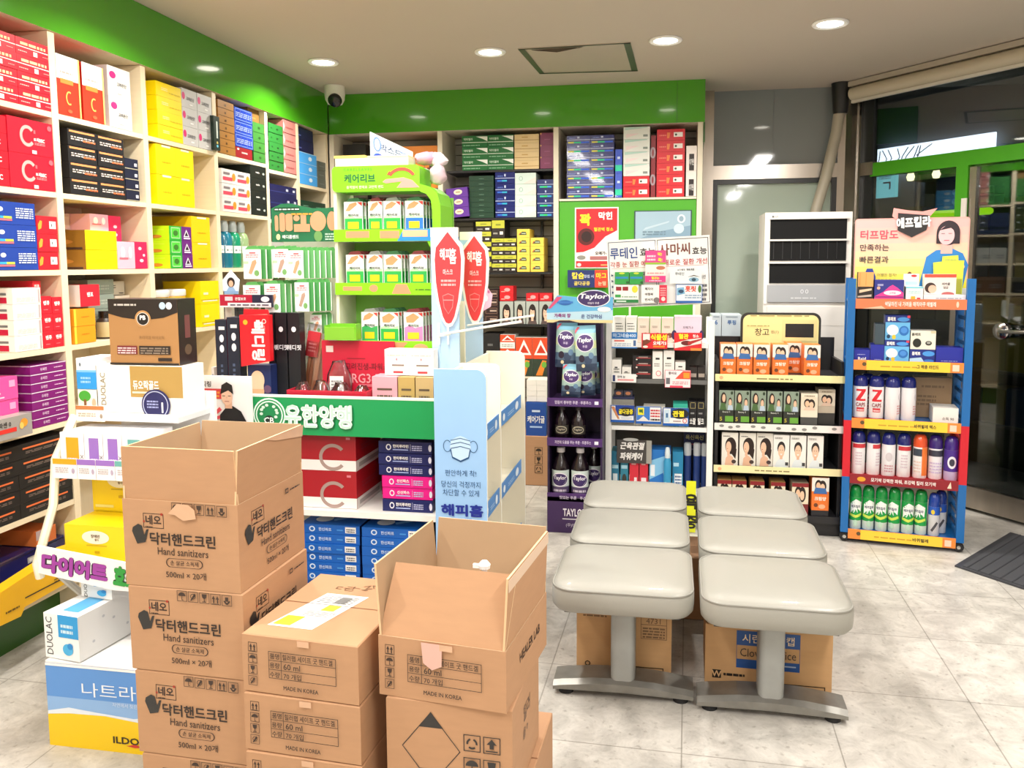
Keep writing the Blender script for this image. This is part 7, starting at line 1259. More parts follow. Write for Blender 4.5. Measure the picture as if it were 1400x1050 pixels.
card(871, 906, 565, 590, 'f4f2f0', blue_edge + [('r', 0.04, 0.2, 0.55, 1, '3a78c8'), ('r', 0.08, 0.5, 0.32, 0.92, 'f2e22c'), ('t', 0.2, 0.72, 0.26, '뼈', '3a6a2a', 0.05), smudge(0.58, 0.4, 0.95, 0.9, 3, 'c8404a'), smudge(0.58, 0.2, 0.95, 0.38, 1, '3a3030'), ('p', [(0.1, 0.2), (0.5, 0.2), (0.3, 0.45)], 'e8e4e0')], 'white and blue shelf card in the middle of the third rack shelf')
card(908, 943, 566, 592, 'f4f2f0', blue_edge + [('r', 0.3, 0.45, 1, 1, '1c4a94'), ('e', 0.66, 0.68, 0.34, 0.28, '1a1a22'), ('t', 0.6, 0.68, 0.34, '관절', 'f4e22c', 0.05, 0.5), ('r', 0.06, 0.2, 0.26, 0.9, 'c8dcec'), ('r', 0.12, 0.45, 0.2, 0.7, '3a6a9a'), ('r', 0.4, 0.24, 0.7, 0.3, 'b8a0a0'), ('o', 0.85, 0.3, 0.06, 0.1, 0.003, 'd8404a')], 'blue shelf card with yellow lettering below the teal box')
# lower compartment
m = MB(); q = (-0.278, -0.093, 0.336, 0.462); m.box(0, 0, 0, q[1] - q[0], 0.006, q[3] - q[2], '4a4644'); f = m.front(0, 0, q[1] - q[0], q[3] - q[2], 0); f.r(0.85, 0, 1, 1, 'a8a49c'); f.t(0.45, 0.75, 0.32, '근육관절', 'ece8e4', 0.05, width=0.7, shear=0.2); f.t(0.42, 0.3, 0.34, '파워케어', 'ece8e4', 0.05, width=0.66, shear=0.2); f.e_(0.4, 1.02, 0.22, 0.07, 'b8b8b4'); single(m.build('lettered_sign', None, (q[0], 4.31, q[2] - 0.004)), 'dark grey sign with slanted white lettering in the lower rack compartment', 'sign')
for (a, b, yt, c, dc, lb) in ((836, 847, 632, '2a7a9a', [('r', 0.1, 0.5, 0.9, 0.6, 'a8d0dc'), ('r', 0.2, 0.1, 0.8, 0.35, 'd8e4e8')], 'teal box at the near end of the lower compartment'), (849, 860, 632, '2f8098', [('r', 0.1, 0.5, 0.9, 0.6, 'a8d0dc'), ('e', 0.5, 0.2, 0.3, 0.15, '3a3a34')], 'second teal box in the lower compartment'), (862, 875, 630, 'd83040', [('r', 0.2, 0.6, 0.7, 0.65, 'f0a8a8'), ('r', 0.5, 0.0, 0.8, 0.25, 'f4e4e4')], 'red box in the lower compartment, first'), (876, 888, 630, 'd83040', [('r', 0.2, 0.6, 0.7, 0.65, 'f0a8a8'), ('r', 0.2, 0.0, 0.8, 0.25, 'f4e4e4')], 'red box in the lower compartment, second'), (890, 920, 628, '2a78c8', [('p', [(0, 0.2), (1, 0.5), (1, 0.9), (0, 0.7)], '8ac8ec'), ('r', 0.05, 0.3, 0.25, 0.6, 'f0f4f8'), ('e', 0.8, 0.4, 0.15, 0.16, 'f0e4e0'), ('e', 0.8, 0.38, 0.1, 0.1, '7a2a2a')], 'wide blue box with a pale wave in the lower compartment'), (922, 937, 630, '2a84b0', [('r', 0.1, 0.6, 0.6, 0.7, 'b8e0f0'), ('r', 0.2, 0.1, 0.9, 0.4, 'f0f2f4'), smudge(0.25, 0.12, 0.85, 0.38, 3, '4a6a9a')], 'blue box with a white panel in the lower compartment')):
    A('patch_box', a, b, 0.201, zz(yt, 4.32), c, dc, lb, y=4.325, d=0.12)
m = MB(); m.box(0, 0, 0, ax(967) - ax(937), 0.05, 0.14, '1e2650'); f = m.front(0, 0, ax(967) - ax(937), 0.14, 0); f.t(0.5, 0.6, 0.2, '욕신욕신', 'b8b07a', 0.03, maxw=0.85); f.r(0.1, 0.3, 0.9, 0.36, '8a3a4a'); f.d(0.2, 0.1, 0.8, 0.2, 1, '6a74a8'); m.box(0.0, 0.001, -0.168, ax(967) - ax(937), 0.05, 0, '1e2650')
o = m.build('navy_carton', None, (ax(938), 4.45, 0.37)); single(o, 'navy carton with dull gold lettering behind the spray tubes', 'box')
for i, p in enumerate((943, 956, 967)):
    t2 = empty('spray_tube', (ax(p), 4.36, 0.201), 'dark blue spray tube with a frosted cap, %s of three' % ('first', 'second', 'last')[i], 'tube', group='spray tubes with frosted caps'); m = MB(); m.lathe([(0, 0), (0.018, 0), (0.019, 0.005), (0.019, 0.175)], '223a78', n=16); m.build('body', t2, smooth=40); m = MB(); m.lathe([(0.019, 0.175), (0.0195, 0.177), (0.0195, 0.235), (0.015, 0.243), (0, 0.244)], 'b8bcc0', n=16); m.build('cap', t2, smooth=40)
t2 = empty('pump_bottle', (ax(915), 4.30, 0.201), 'small clear capped blue bottle before the wide blue box', 'bottle'); m = MB(); m.lathe([(0, 0), (0.018, 0), (0.02, 0.01), (0.02, 0.15), (0.012, 0.17)], '3a9ac8', n=14); m.build('body', t2, smooth=40); m = MB(); m.lathe([(0.014, 0.17), (0.014, 0.2), (0.01, 0.225), (0, 0.228)], 'd8e4e8', n=12); m.build('cap', t2, smooth=40)
card(941, 954, 671, 746, 'e6ea2c', [('t', 0.5, 0.6, 0.3, '욕', '2a2a20', 0.04), ('t', 0.5, 0.2, 0.26, '증', '2a2a20', 0.04)], 'bright yellow card with black lettering between the benches', y=4.2)

# white board with blue and brown lettering above the rack
bq = [(-0.329, 4.18, 1.515), (0.19, 4.18, 1.564), (-0.313, 4.18, 1.172), (0.2, 4.18, 1.196)]
BL = Vector(bq[2]); ux = Vector(bq[3]) - BL; uz = Vector(bq[0]) - BL
t = empty('notice_board', (0, 0, 0), 'tilted white notice board with blue and brown headings above the white rack', 'sign')
m = MB(); V = [BL, BL + ux, BL + ux + uz, BL + uz]; n = Vector((0, 0.008, 0)); m.add([*V, *[p + n for p in V]], [(0, 1, 2, 3), (7, 6, 5, 4), (0, 4, 5, 1), (1, 5, 6, 2), (2, 6, 7, 3), (3, 7, 4, 0)], 'f6f4f2')
f = Face(m, lambda u, v, e: tuple(BL + ux * u + uz * v + Vector((0, -e, 0))), ux.length, uz.length)
f.b(0.015, 0.02, 0.48, 0.97, 0.003, '3a4a6a'); f.b(0.495, 0.02, 0.985, 0.97, 0.003, '4a4a4a')
f.t(0.165, 0.80, 0.17, '루테인', '2d4f92', 0.02, maxw=0.27); f.t(0.40, 0.8, 0.12, '효능', '3a3a3a', 0.02); f.t(0.66, 0.82, 0.17, '사마씨', '7a3f34', 0.02, maxw=0.3); f.t(0.90, 0.78, 0.11, '효능', '3a3432', 0.02)
f.t(0.23, 0.635, 0.085, '각종 눈 질환 예방', 'c23a40', 0.01, maxw=0.4); f.t(0.76, 0.63, 0.085, '해로운 질환 개선', 'c23a40', 0.01, maxw=0.42); f.r(0.04, 0.575, 0.46, 0.579, 'c86a6a'); f.r(0.52, 0.57, 0.94, 0.574, 'c86a6a')
f.t(0.22, 0.49, 0.06, '시야흐림, 황반변성', '4a4a4e', 0.01, maxw=0.3); f.t(0.76, 0.50, 0.06, '심장 편해', '4a4a4e', 0.01); f.t(0.78, 0.40, 0.055, '콜레스테롤 혈중지질 개선', '4a4a4e', 0.01, maxw=0.34)
for i in range(6): f.p([(0.035, 0.46 - i * 0.085), (0.035, 0.50 - i * 0.085), (0.055, 0.48 - i * 0.085)], '2a3a66')
f.d(0.85, 0.05, 0.96, 0.32, 4, '6a6a6e')
m.build('board_face', t)
m = MB(); [m.tube([(x, 4.42, 0.987), (x, 4.42, 1.2), (x, 4.19, 1.2)], 0.006, 'wire_white') for x in (-0.22, 0.12)]; m.build('support_post', t)
def onboard(name, xa, xb, ya, yb, col, decs, label, d=0.025, y=4.15, cat='box'):
    Z0, Z1 = zz(yb, 4.16), zz(ya, 4.16); XA, XB = -0.341, 0.203; x0 = XA + (XB - XA) * (xa - 825) / 150; x1 = XA + (XB - XA) * (xb - 825) / 150
    o = carton(name, x1 - x0, d, Z1 - Z0, col, {'F': decs}); o.location = (x0, y, Z0); return single(o, label, cat, 'samples fixed on the notice board')
gb = [('r', 0.05, 0.45, 0.95, 0.62, '2a8ac0'), ('e', 0.5, 0.9, 0.2, 0.08, 'c8d83a'), ('e', 0.9, 0.15, 0.1, 0.1, '1a5a24')]
onboard('eye_pill_box', 841, 860.5, 374, 391, '2f9e44', gb, 'small green eye pill box on the notice board, first'); onboard('eye_pill_box', 861.5, 880, 374, 391, '2f9e44', gb, 'small green eye pill box on the notice board, second')
onboard('sample_card', 840, 874, 392, 417, 'f2f2ea', [('r', 0.08, 0.68, 0.3, 0.9, '9a1a2a'), ('r', 0.35, 0.68, 0.58, 0.9, '9a1a2a'), ('e', 0.85, 0.76, 0.12, 0.2, 'e2d83a'), ('r', 0.05, 0.3, 0.28, 0.46, '3aa04a'), smudge(0.32, 0.3, 0.95, 0.42, 1, '9ab09a'), ('r', 0, 0, 1, 0.18, '1f7a3c'), ('r', 0.1, 0.05, 0.5, 0.12, 'd8e8d8')], 'white card with dark red tabs on the notice board', 0.004, 4.145, 'card')
onboard('sample_box', 883, 911, 344, 388, 'f6eee8', [('r', 0, 0.62, 1, 1, 'ee4a92'), ('t', 0.7, 0.88, 0.12, '딱!', 'f6e63a', 0.05), ('t', 0.72, 0.7, 0.12, '콕!', 'f6e63a', 0.05), smudge(0.08, 0.68, 0.5, 0.9, 2, 'f8d8e8'), ('r', 0, 0.56, 1, 0.62, '9ac83c'), ('e', 0.75, 0.45, 0.22, 0.06, 'c87a5a'), ('r', 0, 0.0, 1, 0.2, 'ea3a86'), ('t', 0.5, 0.13, 0.09, '혈관눈', 'f4e63a', 0.04), smudge(0.1, 0.26, 0.9, 0.34, 1, 'e8a8a8'), smudge(0.2, 0.03, 0.8, 0.08, 1, 'f8d8e8')], 'pink and white sample box in the middle of the notice board')
onboard('sample_card', 878, 913, 392, 417, 'f3efec', [('t', 0.3, 0.78, 0.16, '혜지아', '3a3436', 0.02), ('t', 0.3, 0.48, 0.16, '여행복', '3a3436', 0.02), ('t', 0.3, 0.18, 0.16, '번서지', '3a3436', 0.02), ('e', 0.6, 0.15, 0.12, 0.16, '7a7474'), ('r', 0.7, 0, 1, 1, 'd82a4a'), smudge(0.74, 0.4, 0.96, 0.9, 4, 'f0a8a8'), ('e', 0.86, 0.22, 0.08, 0.12, 'f0d8d0')], 'white and crimson card under the pink sample box', 0.004, 4.145, 'card')
onboard('sample_card', 925, 961, 391, 417, 'eef2f6', [('b', 0, 0, 1, 1, 0.003, '2a62b0'), ('p', [(0.05, 0.4), (0.35, 0.5), (0.3, 0.85), (0.05, 0.8)], '7ab0d4'), ('e', 0.2, 0.62, 0.1, 0.1, '2a4a6a'), ('t', 0.56, 0.76, 0.32, '훗릿', 'e0523c', 0.04, 0.5), ('e', 0.9, 0.75, 0.06, 0.2, '4a7a2c'), smudge(0.35, 0.25, 0.95, 0.5, 2, '9ab0c8'), ('r', 0, 0, 1, 0.12, '2a62b0')], 'white and blue eye card at the corner of the notice board', 0.004, 4.145, 'card')
onboard('sample_card', 917, 960, 372, 390, 'e8eef0', [('t', 0.3, 0.75, 0.24, '루테인', '6a6a70', 0.01), ('e', 0.75, 0.3, 0.16, 0.18, '8ab4cc'), ('e', 0.75, 0.3, 0.07, 0.12, '2a4a5a'), ('p', [(0.55, 0.5), (0.75, 0.66), (0.95, 0.5), (0.75, 0.58)], '5a4a44')], 'pale card with an eye picture on the notice board', 0.004, 4.15, 'card')

# ================================================================ hair dye rack
KX0, KX1, KY = 0.233, 0.862, 4.25
t = empty('hair_dye_rack', (0, 0, 0), 'black backed hair dye rack with cream shelf lips and a yellow header', 'rack')
m = MB(); m.box(KX0, KY + 0.3, 0.02, KX1, KY + 0.32, 1.0, '1b1a1c'); m.build('back_panel', t)
for x in (KX0, KX1 - 0.015): m = MB(); m.box(x, KY + 0.03, 0.0, x + 0.015, KY + 0.3, 0.90, '222124'); m.build('side_panel', t)
for i, (z, c) in enumerate(((0.825, 'efe3a6'), (0.57, 'e9e7e2'), (0.348, 'efe6b0'), (0.10, '1e1d20'))):
    m = MB(); m.box(KX0 + 0.016, KY + 0.008, z - 0.014, KX1 - 0.016, KY + 0.299, z, '2a292c'); m.box(KX0 - 0.005, KY, z - 0.03, KX1, KY + 0.007, z + 0.006, c); f = m.front(KX0, z - 0.03, KX1, z + 0.006, KY)
    if i == 1: [f.e_(u, 0.5 + 0.2 * sin(u * 50), 0.02, 0.2, '8a8a86', 8) for u in (0.05, 0.12, 0.18, 0.3, 0.38, 0.5, 0.62, 0.7, 0.78, 0.93)]
    elif i < 3: f.d(0.32, 0.35, 0.6, 0.65, 1, '8a7a4a', i + 2); f.e_(0.04, 0.5, 0.015, 0.25, 'f0b080')
    m.build('shelf', t)
m = MB(); m.box(KX0 + 0.02, KY + 0.02, 0, KX1, KY + 0.3, 0.08, '1a191b'); m.build('plinth', t)
hq = (0.37, 0.783, 0.945, 1.133)
m = MB(); m.prism(rounded(hq[0], 0.83, hq[1], hq[3], 0.04, corners=(0, 1, 1, 0)), 4.5, 4.52, '2a2a26'); m.prism(rounded(hq[0] + .012, 0.84, hq[1] - .012, hq[3] - .012, 0.034, corners=(0, 1, 1, 0)), 4.497, 4.5, 'f0e39c'); f = m.front(hq[0], 0.83, hq[1], hq[3], 4.497)
f.t(0.27, 0.66, 0.13, '창고', '4a4634', 0.01); f.t(0.43, 0.66, 0.07, '원(1)', '6a6448', 0.0); f.d(0.12, 0.94, 0.85, 0.965, 1, '8a7a4a'); f.d(0.08, 0.76, 0.36, 0.79, 1, 'b0a468'); f.r(0.52, 0.50, 0.95, 0.88, 'e6d896'); f.r(0.56, 0.57, 0.91, 0.81, '17181a'); m.build('header', t)
KA, KB = 0.24, 0.852; kx = lambda p: KA + (KB - KA) * (p - 980) / 170
def couple(v=0.36, s=0.6): return [('e', 0.38, v + .34 * s, 0.2, 0.26 * s, '241814'), ('e', 0.62, v + .28 * s, 0.22, 0.3 * s, '2a1a14'), ('e', 0.37, v + .3 * s, 0.13, 0.18 * s, 'eebf9c'), ('e', 0.62, v + .24 * s, 0.13, 0.18 * s, 'f0c6a6'), ('p', [(0.1, v - .05), (0.9, v - .05), (0.8, v + .12), (0.2, v + .14)], '3a6aa8')]
orange = [('r', 0, 0.58, 1, 1, 'e8e6dc')] + couple(0.56, 0.62) + [('r', 0, 0, 1, 0.5, 'e8752a'), ('t', 0.5, 0.36, 0.12, '크림양', 'f6e8d8', 0.04, 0.7), ('e', 0.25, 0.16, 0.12, 0.06, '6a3a20'), ('e', 0.6, 0.12, 0.2, 0.07, 'f0b088')]
def K(xs, z, hgt, col, decs, desc, where, y=4.275, d=0.1, grp=None, jz=()):
    first = None
    for i, (a, b) in enumerate(xs):
        o = first.copy() if first else carton('hair_dye_box', kx(b) - kx(a) - .001, d, hgt, col, decs)
        if first: COL.objects.link(o)
        first = first or o
        o.location = (kx(a), y + (jz[i] if i < len(jz) else 0), z + .001); prop(o, '%s, %s from the left, %s' % (desc, NTH[i], where), 'box', grp or desc + ' ' + where)
K([(984, 1006), (1007, 1029), (1030, 1052), (1056, 1078), (1079, 1097), (1099, 1121)], 0.826, 0.156, 'e8752a', {'F': orange, 'R': [('r', 0, 0, 1, 1, 'd86a2a')]}, 'orange hair dye box with a couple', 'top shelf of the dye rack', jz=(0.01, 0.015, 0, 0.01, 0.112, 0.008))
green = [('r', 0, 0.4, 1, 1, '8a9a88'), ('e', 0.3, 0.72, 0.2, 0.22, '2a1c18'), ('e', 0.32, 0.76, 0.11, 0.12, 'e8bc9c'), ('p', [(0.05, 0.4), (0.5, 0.4), (0.42, 0.6), (0.15, 0.62)], '4a6a3a'), ('e', 0.75, 0.66, 0.12, 0.12, '2a1c18'), ('e', 0.75, 0.63, 0.1, 0.1, 'e8bc9c'), ('p', [(0.58, 0.4), (0.95, 0.4), (0.9, 0.55), (0.62, 0.55)], 'b8c8d8'), ('e', 0.85, 0.92, 0.08, 0.05, '2a3a24'), ('r', 0, 0.0, 1, 0.4, '2b2e28'), ('t', 0.5, 0.34, 0.06, 'Beauty 5', 'd8dcd0', 0.01, 0.8), ('r', 0.42, 0.05, 0.98, 0.22, '6aa83a'), ('t', 0.14, 0.13, 0.12, '5', 'c8b83a', 0.02)]
K([(983, 1004), (1005, 1026.5), (1027.5, 1049), (1050, 1071.5), (1072.5, 1094)], 0.571, 0.172, '2b2e28', green, 'dark green hair dye box with a couple', 'second shelf of the dye rack')
tan = [('r', 0, 0.3, 1, 0.85, 'e6d8c0')] + couple(0.36, 0.7)[:4] + [('p', [(0.15, 0.3), (0.85, 0.3), (0.7, 0.44), (0.3, 0.44)], 'e8c8b0'), smudge(0.2, 0.88, 0.8, 0.95, 1, '8a7a64')]
K([(1096, 1119)], 0.571 + 0.042, 0.122, 'ede2cc', tan, 'cream hair dye box on a dark block', 'second shelf of the dye rack'); K([(1096, 1119)], 0.571, 0.041, '4a4a48', None, 'dark block under the cream hair dye box', 'second shelf of the dye rack')
K([(1121, 1144)], 0.571 + 0.06, 0.122, 'cdbfa8', tan, 'shaded tan hair dye box with a couple', 'second shelf of the dye rack', y=4.31); K([(1121, 1144)], 0.571, 0.059, '3a3836', None, 'dark block under the tan hair dye box', 'second shelf of the dye rack', y=4.31)
lady = [('r', 0, 0, 1, 1, 'eae4da'), ('e', 0.55, 0.6, 0.34, 0.26, '2c1c18'), ('p', [(0.5, 0.75), (0.92, 0.5), (0.85, 0.2), (0.6, 0.36)], '2c1c18'), ('e', 0.42, 0.56, 0.17, 0.17, 'eec2a4'), ('r', 0.34, 0.3, 0.5, 0.45, 'e8b898'), ('p', [(0.2, 0.0), (0.75, 0.0), (0.7, 0.25), (0.45, 0.34), (0.25, 0.22)], 'e6b89a'), ('e', 0.75, 0.12, 0.14, 0.06, '4a3a38'), smudge(0.08, 0.88, 0.5, 0.93, 1, '6a6460'), ('r', 0.32, 0.5, 0.38, 0.52, 'b85a50')]
man = [('r', 0, 0, 1, 1, 'efece6'), ('e', 0.5, 0.6, 0.25, 0.2, '241c1a'), ('e', 0.5, 0.5, 0.2, 0.2, 'eec4a6'), ('p', [(0.1, 0.0), (0.9, 0.0), (0.8, 0.16), (0.6, 0.28), (0.4, 0.28), (0.2, 0.16)], 'dfe6ea'), ('r', 0.42, 0.25, 0.58, 0.36, 'e4b696'), ('p', [(0.42, 0.42), (0.58, 0.42), (0.5, 0.37)], 'f6f0ee'), ('r', 0.4, 0.53, 0.46, 0.545, '2a2020'), ('r', 0.54, 0.53, 0.6, 0.545, '2a2020'), ('r', 0.76, 0.06, 0.95, 0.16, '3a3a3e'), smudge(0.08, 0.88, 0.55, 0.94, 2, '8a8680')]
K([(988, 1011), (1013, 1035), (1037, 1058)], 0.349, 0.172, 'e4dcd0', lady, 'white hair dye box with a long haired woman', 'third shelf of the dye rack', jz=(0, .004, .01))
K([(1060, 1082), (1083, 1105), (1106.5, 1128)], 0.349, 0.168, 'e9e6e0', man, 'white hair dye box with a smiling man', 'third shelf of the dye rack')
mix = [('r', 0, 0.3, 1, 0.88, 'e8dcc0')] + couple(0.42, 0.8)[:4] + [('r', 0, 0.88, 1, 1, '8a1f24'), ('r', 0, 0, 1, 0.35, '7a2428'), smudge(0.2, 0.12, 0.8, 0.25, 2, 'd8a890')]
K([(983, 1003), (1004, 1025), (1029, 1051), (1058, 1082)], 0.101, 0.168, 'c89a5a', mix, 'cream and maroon hair dye box', 'lowest shelf of the dye rack'); K([(1087, 1110)], 0.101, 0.168, 'b8a890', mix, 'paler maroon hair dye box set apart', 'lowest shelf of the dye rack')
K([(1113.5, 1137)], 0.135, 0.17, 'e8752a', {'F': orange}, 'lone orange hair dye box on a dark block', 'lowest shelf of the dye rack', y=4.26); K([(1113.5, 1137)], 0.101, 0.033, '222024', None, 'dark block under the lone orange box', 'lowest shelf of the dye rack', y=4.26)
t = empty('speaker_panel', (0, 0, 0), 'rounded black panel leaning behind the hair dye rack', 'panel'); q = (0.812, 0.898, 0.432, 0.883); m = MB(); m.prism(rounded(q[0] - .1, 0.0, q[1], q[3], 0.04, corners=(0, 1, 1, 0)), 4.6, 4.63, '1c1c1e'); m.build('panel_face', t)
# roof repair cartons behind, between rack and board
for i, (xa, xb) in enumerate(((972, 985), (984, 1010))):
    q = (0.227, 0.395, 0.93, 1.103); w = q[1] - q[0]; a = q[0] + w * (0.0, 0.35)[i]; b = q[0] + w * (0.33, 1.0)[i]
    o = carton('blue_white_carton', b - a, 0.2, q[3] - 0.84, 'c3ced6', {'F': [('t', 0.5, 0.84, 0.1, ('6', '루핑')[i], '3a6aa8', 0.02, 0.8), ('r', 0.2, 0.95, 0.8, 0.97, '8a98a4')]}); o.location = (a, 4.75, 0.841); single(o, 'pale blue grey carton behind the racks, ' + ('narrower', 'wider lettered')[i] + ' one', 'box')
    o = carton('stock_carton', b - a, 0.22, 0.84, 'a8855c', None); o.location = (a, 4.74, 0.0005); single(o, 'tall brown carton under the pale carton behind the racks, %s one' % ('narrower', 'wider')[i], 'box')

# ================================================================ standing air conditioner
q = (0.533, 1.016, -0.256, 1.689)
AX, AW, AH = q[0], q[1] - q[0], q[3]
t = empty('air_conditioner', (AX, 4.95, 0), 'tall white floor standing air conditioner with black slotted outlets', 'air conditioner')
m = MB(); m.box(0, 0, 0, AW, 0.33, AH, 'ece8e2'); m.box(0.0, -0.003, 1.155, AW, 0, 1.163, 'd6d2cc'); m.build('cabinet', t)
m = MB(); m.box(0.02, -0.012, 0.03, AW - 0.02, -0.001, 1.145, 'eeebe6'); f = m.front(0.02, .03, AW - .02, 1.145, -.012); f.t(0.49, 0.93, 0.012, 'WHISEN', '8a8a8a', 0.0); [f.r(0, v, 1, v + 0.002, 'dcd8d2') for v in (0.62, 0.77, 0.9)]; m.build('front_panel', t)
m = MB(); m.box(0.02, -0.012, 1.17, AW - 0.02, -0.001, 1.27, 'a9abae'); f = m.front(.02, 1.17, AW - .02, 1.27, -.012); f.o(0.44, 0.62, 0.012, 0.09, 0.003, 'e8eaec'); f.o(0.50, 0.62, 0.012, 0.09, 0.003, 'e8eaec'); f.d(0.3, 0.2, 0.62, 0.32, 1, 'd8dadc'); m.build('control_panel', t)
for i, z in enumerate((1.28, 1.41, 1.535)):
    h = 0.12; m = MB(); m.box(0.03, -0.006, z, AW - 0.03, -0.001, z + h - 0.005, 'matte_black'); v = m.build('air_outlet', t)
    m = MB(); m.box(0.025, -0.016, z + h - 0.006, AW - 0.02, -0.002, z + h + 0.004, 'e2dfda')
    if i == 1: [m.box(0.05 + k * 0.05, -0.008, z + 0.01, 0.053 + k * 0.05, -0.006, z + h - 0.01, '2a2a2c') for k in range(10)]
    m.build('louver', v)
m = MB(); m.front(0, 0, AW, AH, -0.004).do([('e', 0.09, 0.985, 0.012, 0.005, '5a5a5a'), ('t', 0.13, 0.985, 0.008, 'LG', '5a5a5a', 0.02)]); m.build('maker_mark', t)

# ================================================================ blue and red wheeled rack of insect sprays
RR = -0.155
t = empty('spray_rack', (0.852, 4.196, 0), 'blue and red plastic wheeled rack of insect sprays by the glass door', 'rack', RR)
RW, RD = 0.556, 0.30
ZP = ((0.05, 0.335, 'rack_blue'), (0.335, 0.62, 'rack_red'), (0.62, 1.32, 'rack_blue'))
for x in (0.0, RW - 0.035):
    for y in (0.0, RD - 0.035):
        m = MB(); [m.box(x, y, a + (0.0005 if k else 0), x + 0.035, y + 0.035, b, c) for k, (a, b, c) in enumerate(ZP)]; m.build('post', t)
for x in (0.005, RW - 0.03):
    m = MB(); [m.box(x + .005, 0.036, z, x + 0.02, RD - 0.036, z + 0.018, 'rack_red' if 0.335 <= z < 0.62 else 'rack_blue') for z in [0.1 + 0.06 * k for k in range(18)]]; m.build('side_ladder', t)
LV = (0.062, 0.345, 0.625, 0.915, 1.215)
lipc = (('f5c227', 'ef8a3a'), ('8e1824', '8e1824'), ('f5c227', 'ef8a3a'), ('f5c227', 'ef8a3a'), ('f0643c', 'ee7a50'))
for i, z in enumerate(LV):
    m = MB(); m.box(0.005, 0.01, z - 0.012, RW - 0.005, RD - 0.005, z - 0.001, 'rack_red' if i == 1 else 'rack_blue'); s = m.build('shelf', t)
    a, b = lipc[i]; m = MB(); m.box(0.036, -0.006, z - 0.04, RW - 0.036, 0.002, z + 0.008, b); f = m.front(0.036, z - .04, RW - .036, z + .008, -.006)
    if i in (0, 2, 3): f.r(0.12, 0, 0.88, 1, 'f4cc3c'); f.d(0.25, 0.35, 0.6, 0.6, 1, 'c89a2c', i + 3); f.t(0.68, 0.5, 0.4, ('바퀴벌레', 0, '바퀴벌레 텍스', '그 해충 라인드')[i], '3a3020', 0.03, maxw=0.2); f.e_(0.1, 0.6, 0.02, 0.2, '5a4a2a'); f.r(0.9, 0.15, 0.96, 0.8, 'f0d0b8')
    elif i == 1: f.t(0.5, 0.5, 0.45, '모기싹 강력한 파워, 초강력 킬러 모기싹', 'f2e4e0', 0.03, maxw=0.6); f.e_(0.11, 0.5, 0.04, 0.25, 'e8a02c'); f.p([(0.9, 0.2), (0.94, 0.2), (0.93, 0.9)], 'f0d8c0')
    else: f.t(0.5, 0.5, 0.5, '싹달라진 내 가려움 매직아쿠 애벌레', 'f8e4da', 0.03, maxw=0.46); f.p([(0.06, 0.0), (0.28, 0.0), (0.24, 0.3)], 'f4b89a'); f.e_(0.92, 0.5, 0.012, 0.3, 'f0c8b0')
    m.build('shelf_lip', s)
for x in (0.02, RW - 0.02):
    for y in (0.03, RD - 0.03):
        m = MB(); m.lathe([(0, -0.011), (0.02, -0.011), (0.024, -0.006), (0.024, 0.006), (0.02, 0.011), (0, 0.011)], 'rubber', T=Matrix.Translation((x, y - 0.012, 0.025)) @ Matrix.Rotation(pi / 2, 4, 'X'), n=18); m.lathe([(0, -0.013), (0.009, -0.013), (0.009, 0.013), (0, 0.013)], 'chrome', T=Matrix.Translation((x, y - 0.012, 0.025)) @ Matrix.Rotation(pi / 2, 4, 'X'), n=12); m.box(x - 0.012, y - 0.015, 0.036, x + 0.012, y + 0.015, 0.051, 'rubber'); m.build('caster', t, smooth=40)
RT = Matrix.Translation((0.852, 4.196, 0)) @ Matrix.Rotation(RR, 4, 'Z')
def rp(x, y, z): return tuple(RT @ Vector((x, y, z)))
def can(x, y, z, r, h, spec, label, group):
    t = empty('spray_can', rp(x, y, z), label, 'spray can', RR + spec.get('turn', 0), group); m = MB(); b = h * spec.get('cap', 0.25)
    m.lathe([(0, 0), (r * .93, 0), (r, 0.004), (r, h - b)], spec['body'], n=18); f = Face(m, lambda u, v, e: ((r + e) * cos(RAD(-180 + 180 * u)), (r + e) * sin(RAD(-180 + 180 * u)), (h - b) * v), r * 2.6, h - b)
    f.curved = True
    for q in spec['print']:
        if q[0] == 'r': f.r(*q[1:6], 10)
        elif q[0] == 't': f.t(*q[1:6], q[6] if len(q) > 6 else 0.02, width=q[7] if len(q) > 7 else None)
        elif q[0] == 'e': f.e_(*q[1:])
        elif q[0] == 'p': f.p(*q[1:])
        else: f.d(*q[1:])
    m.build('body', t, smooth=45); m = MB(); m.lathe([(r, h - b), (r * 1.02, h - b + .002), (r * .98, h - b * .45), (r * .8, h - b * .12), (r * .5, h), (0, h)], spec['top'], n=18); m.build('cap', t, smooth=50)
    return t
red_ = dict(body='f0ecee', top='1d2470g', cap=0.24, print=[('r', 0, 0.0, 1, 0.05, 'b82030'), ('r', 0.3, 0.86, 0.72, 0.92, 'd82430'), ('p', [(0.54, 0.87), (0.3, 0.61), (0.3, 0.56), (0.48, 0.61), (0.72, 0.87)], 'd82430'), ('r', 0.3, 0.56, 0.72, 0.62, 'd82430'), ('t', 0.5, 0.45, 0.12, 'CAPS', '8a1a24', 0.02, 0.4), ('r', 0.34, 0.24, 0.66, 0.36, 'c8303a'), ('d', 0.36, 0.26, 0.64, 0.34, 1, 'f0c0c0')])
pale = dict(body='efecef', top='1d2470g', cap=0.24, turn=1.2, print=[('e', 0.5, 0.72, 0.14, 0.12, 'd8d0d4'), ('d', 0.3, 0.2, 0.7, 0.5, 4, 'd8a8a8')])
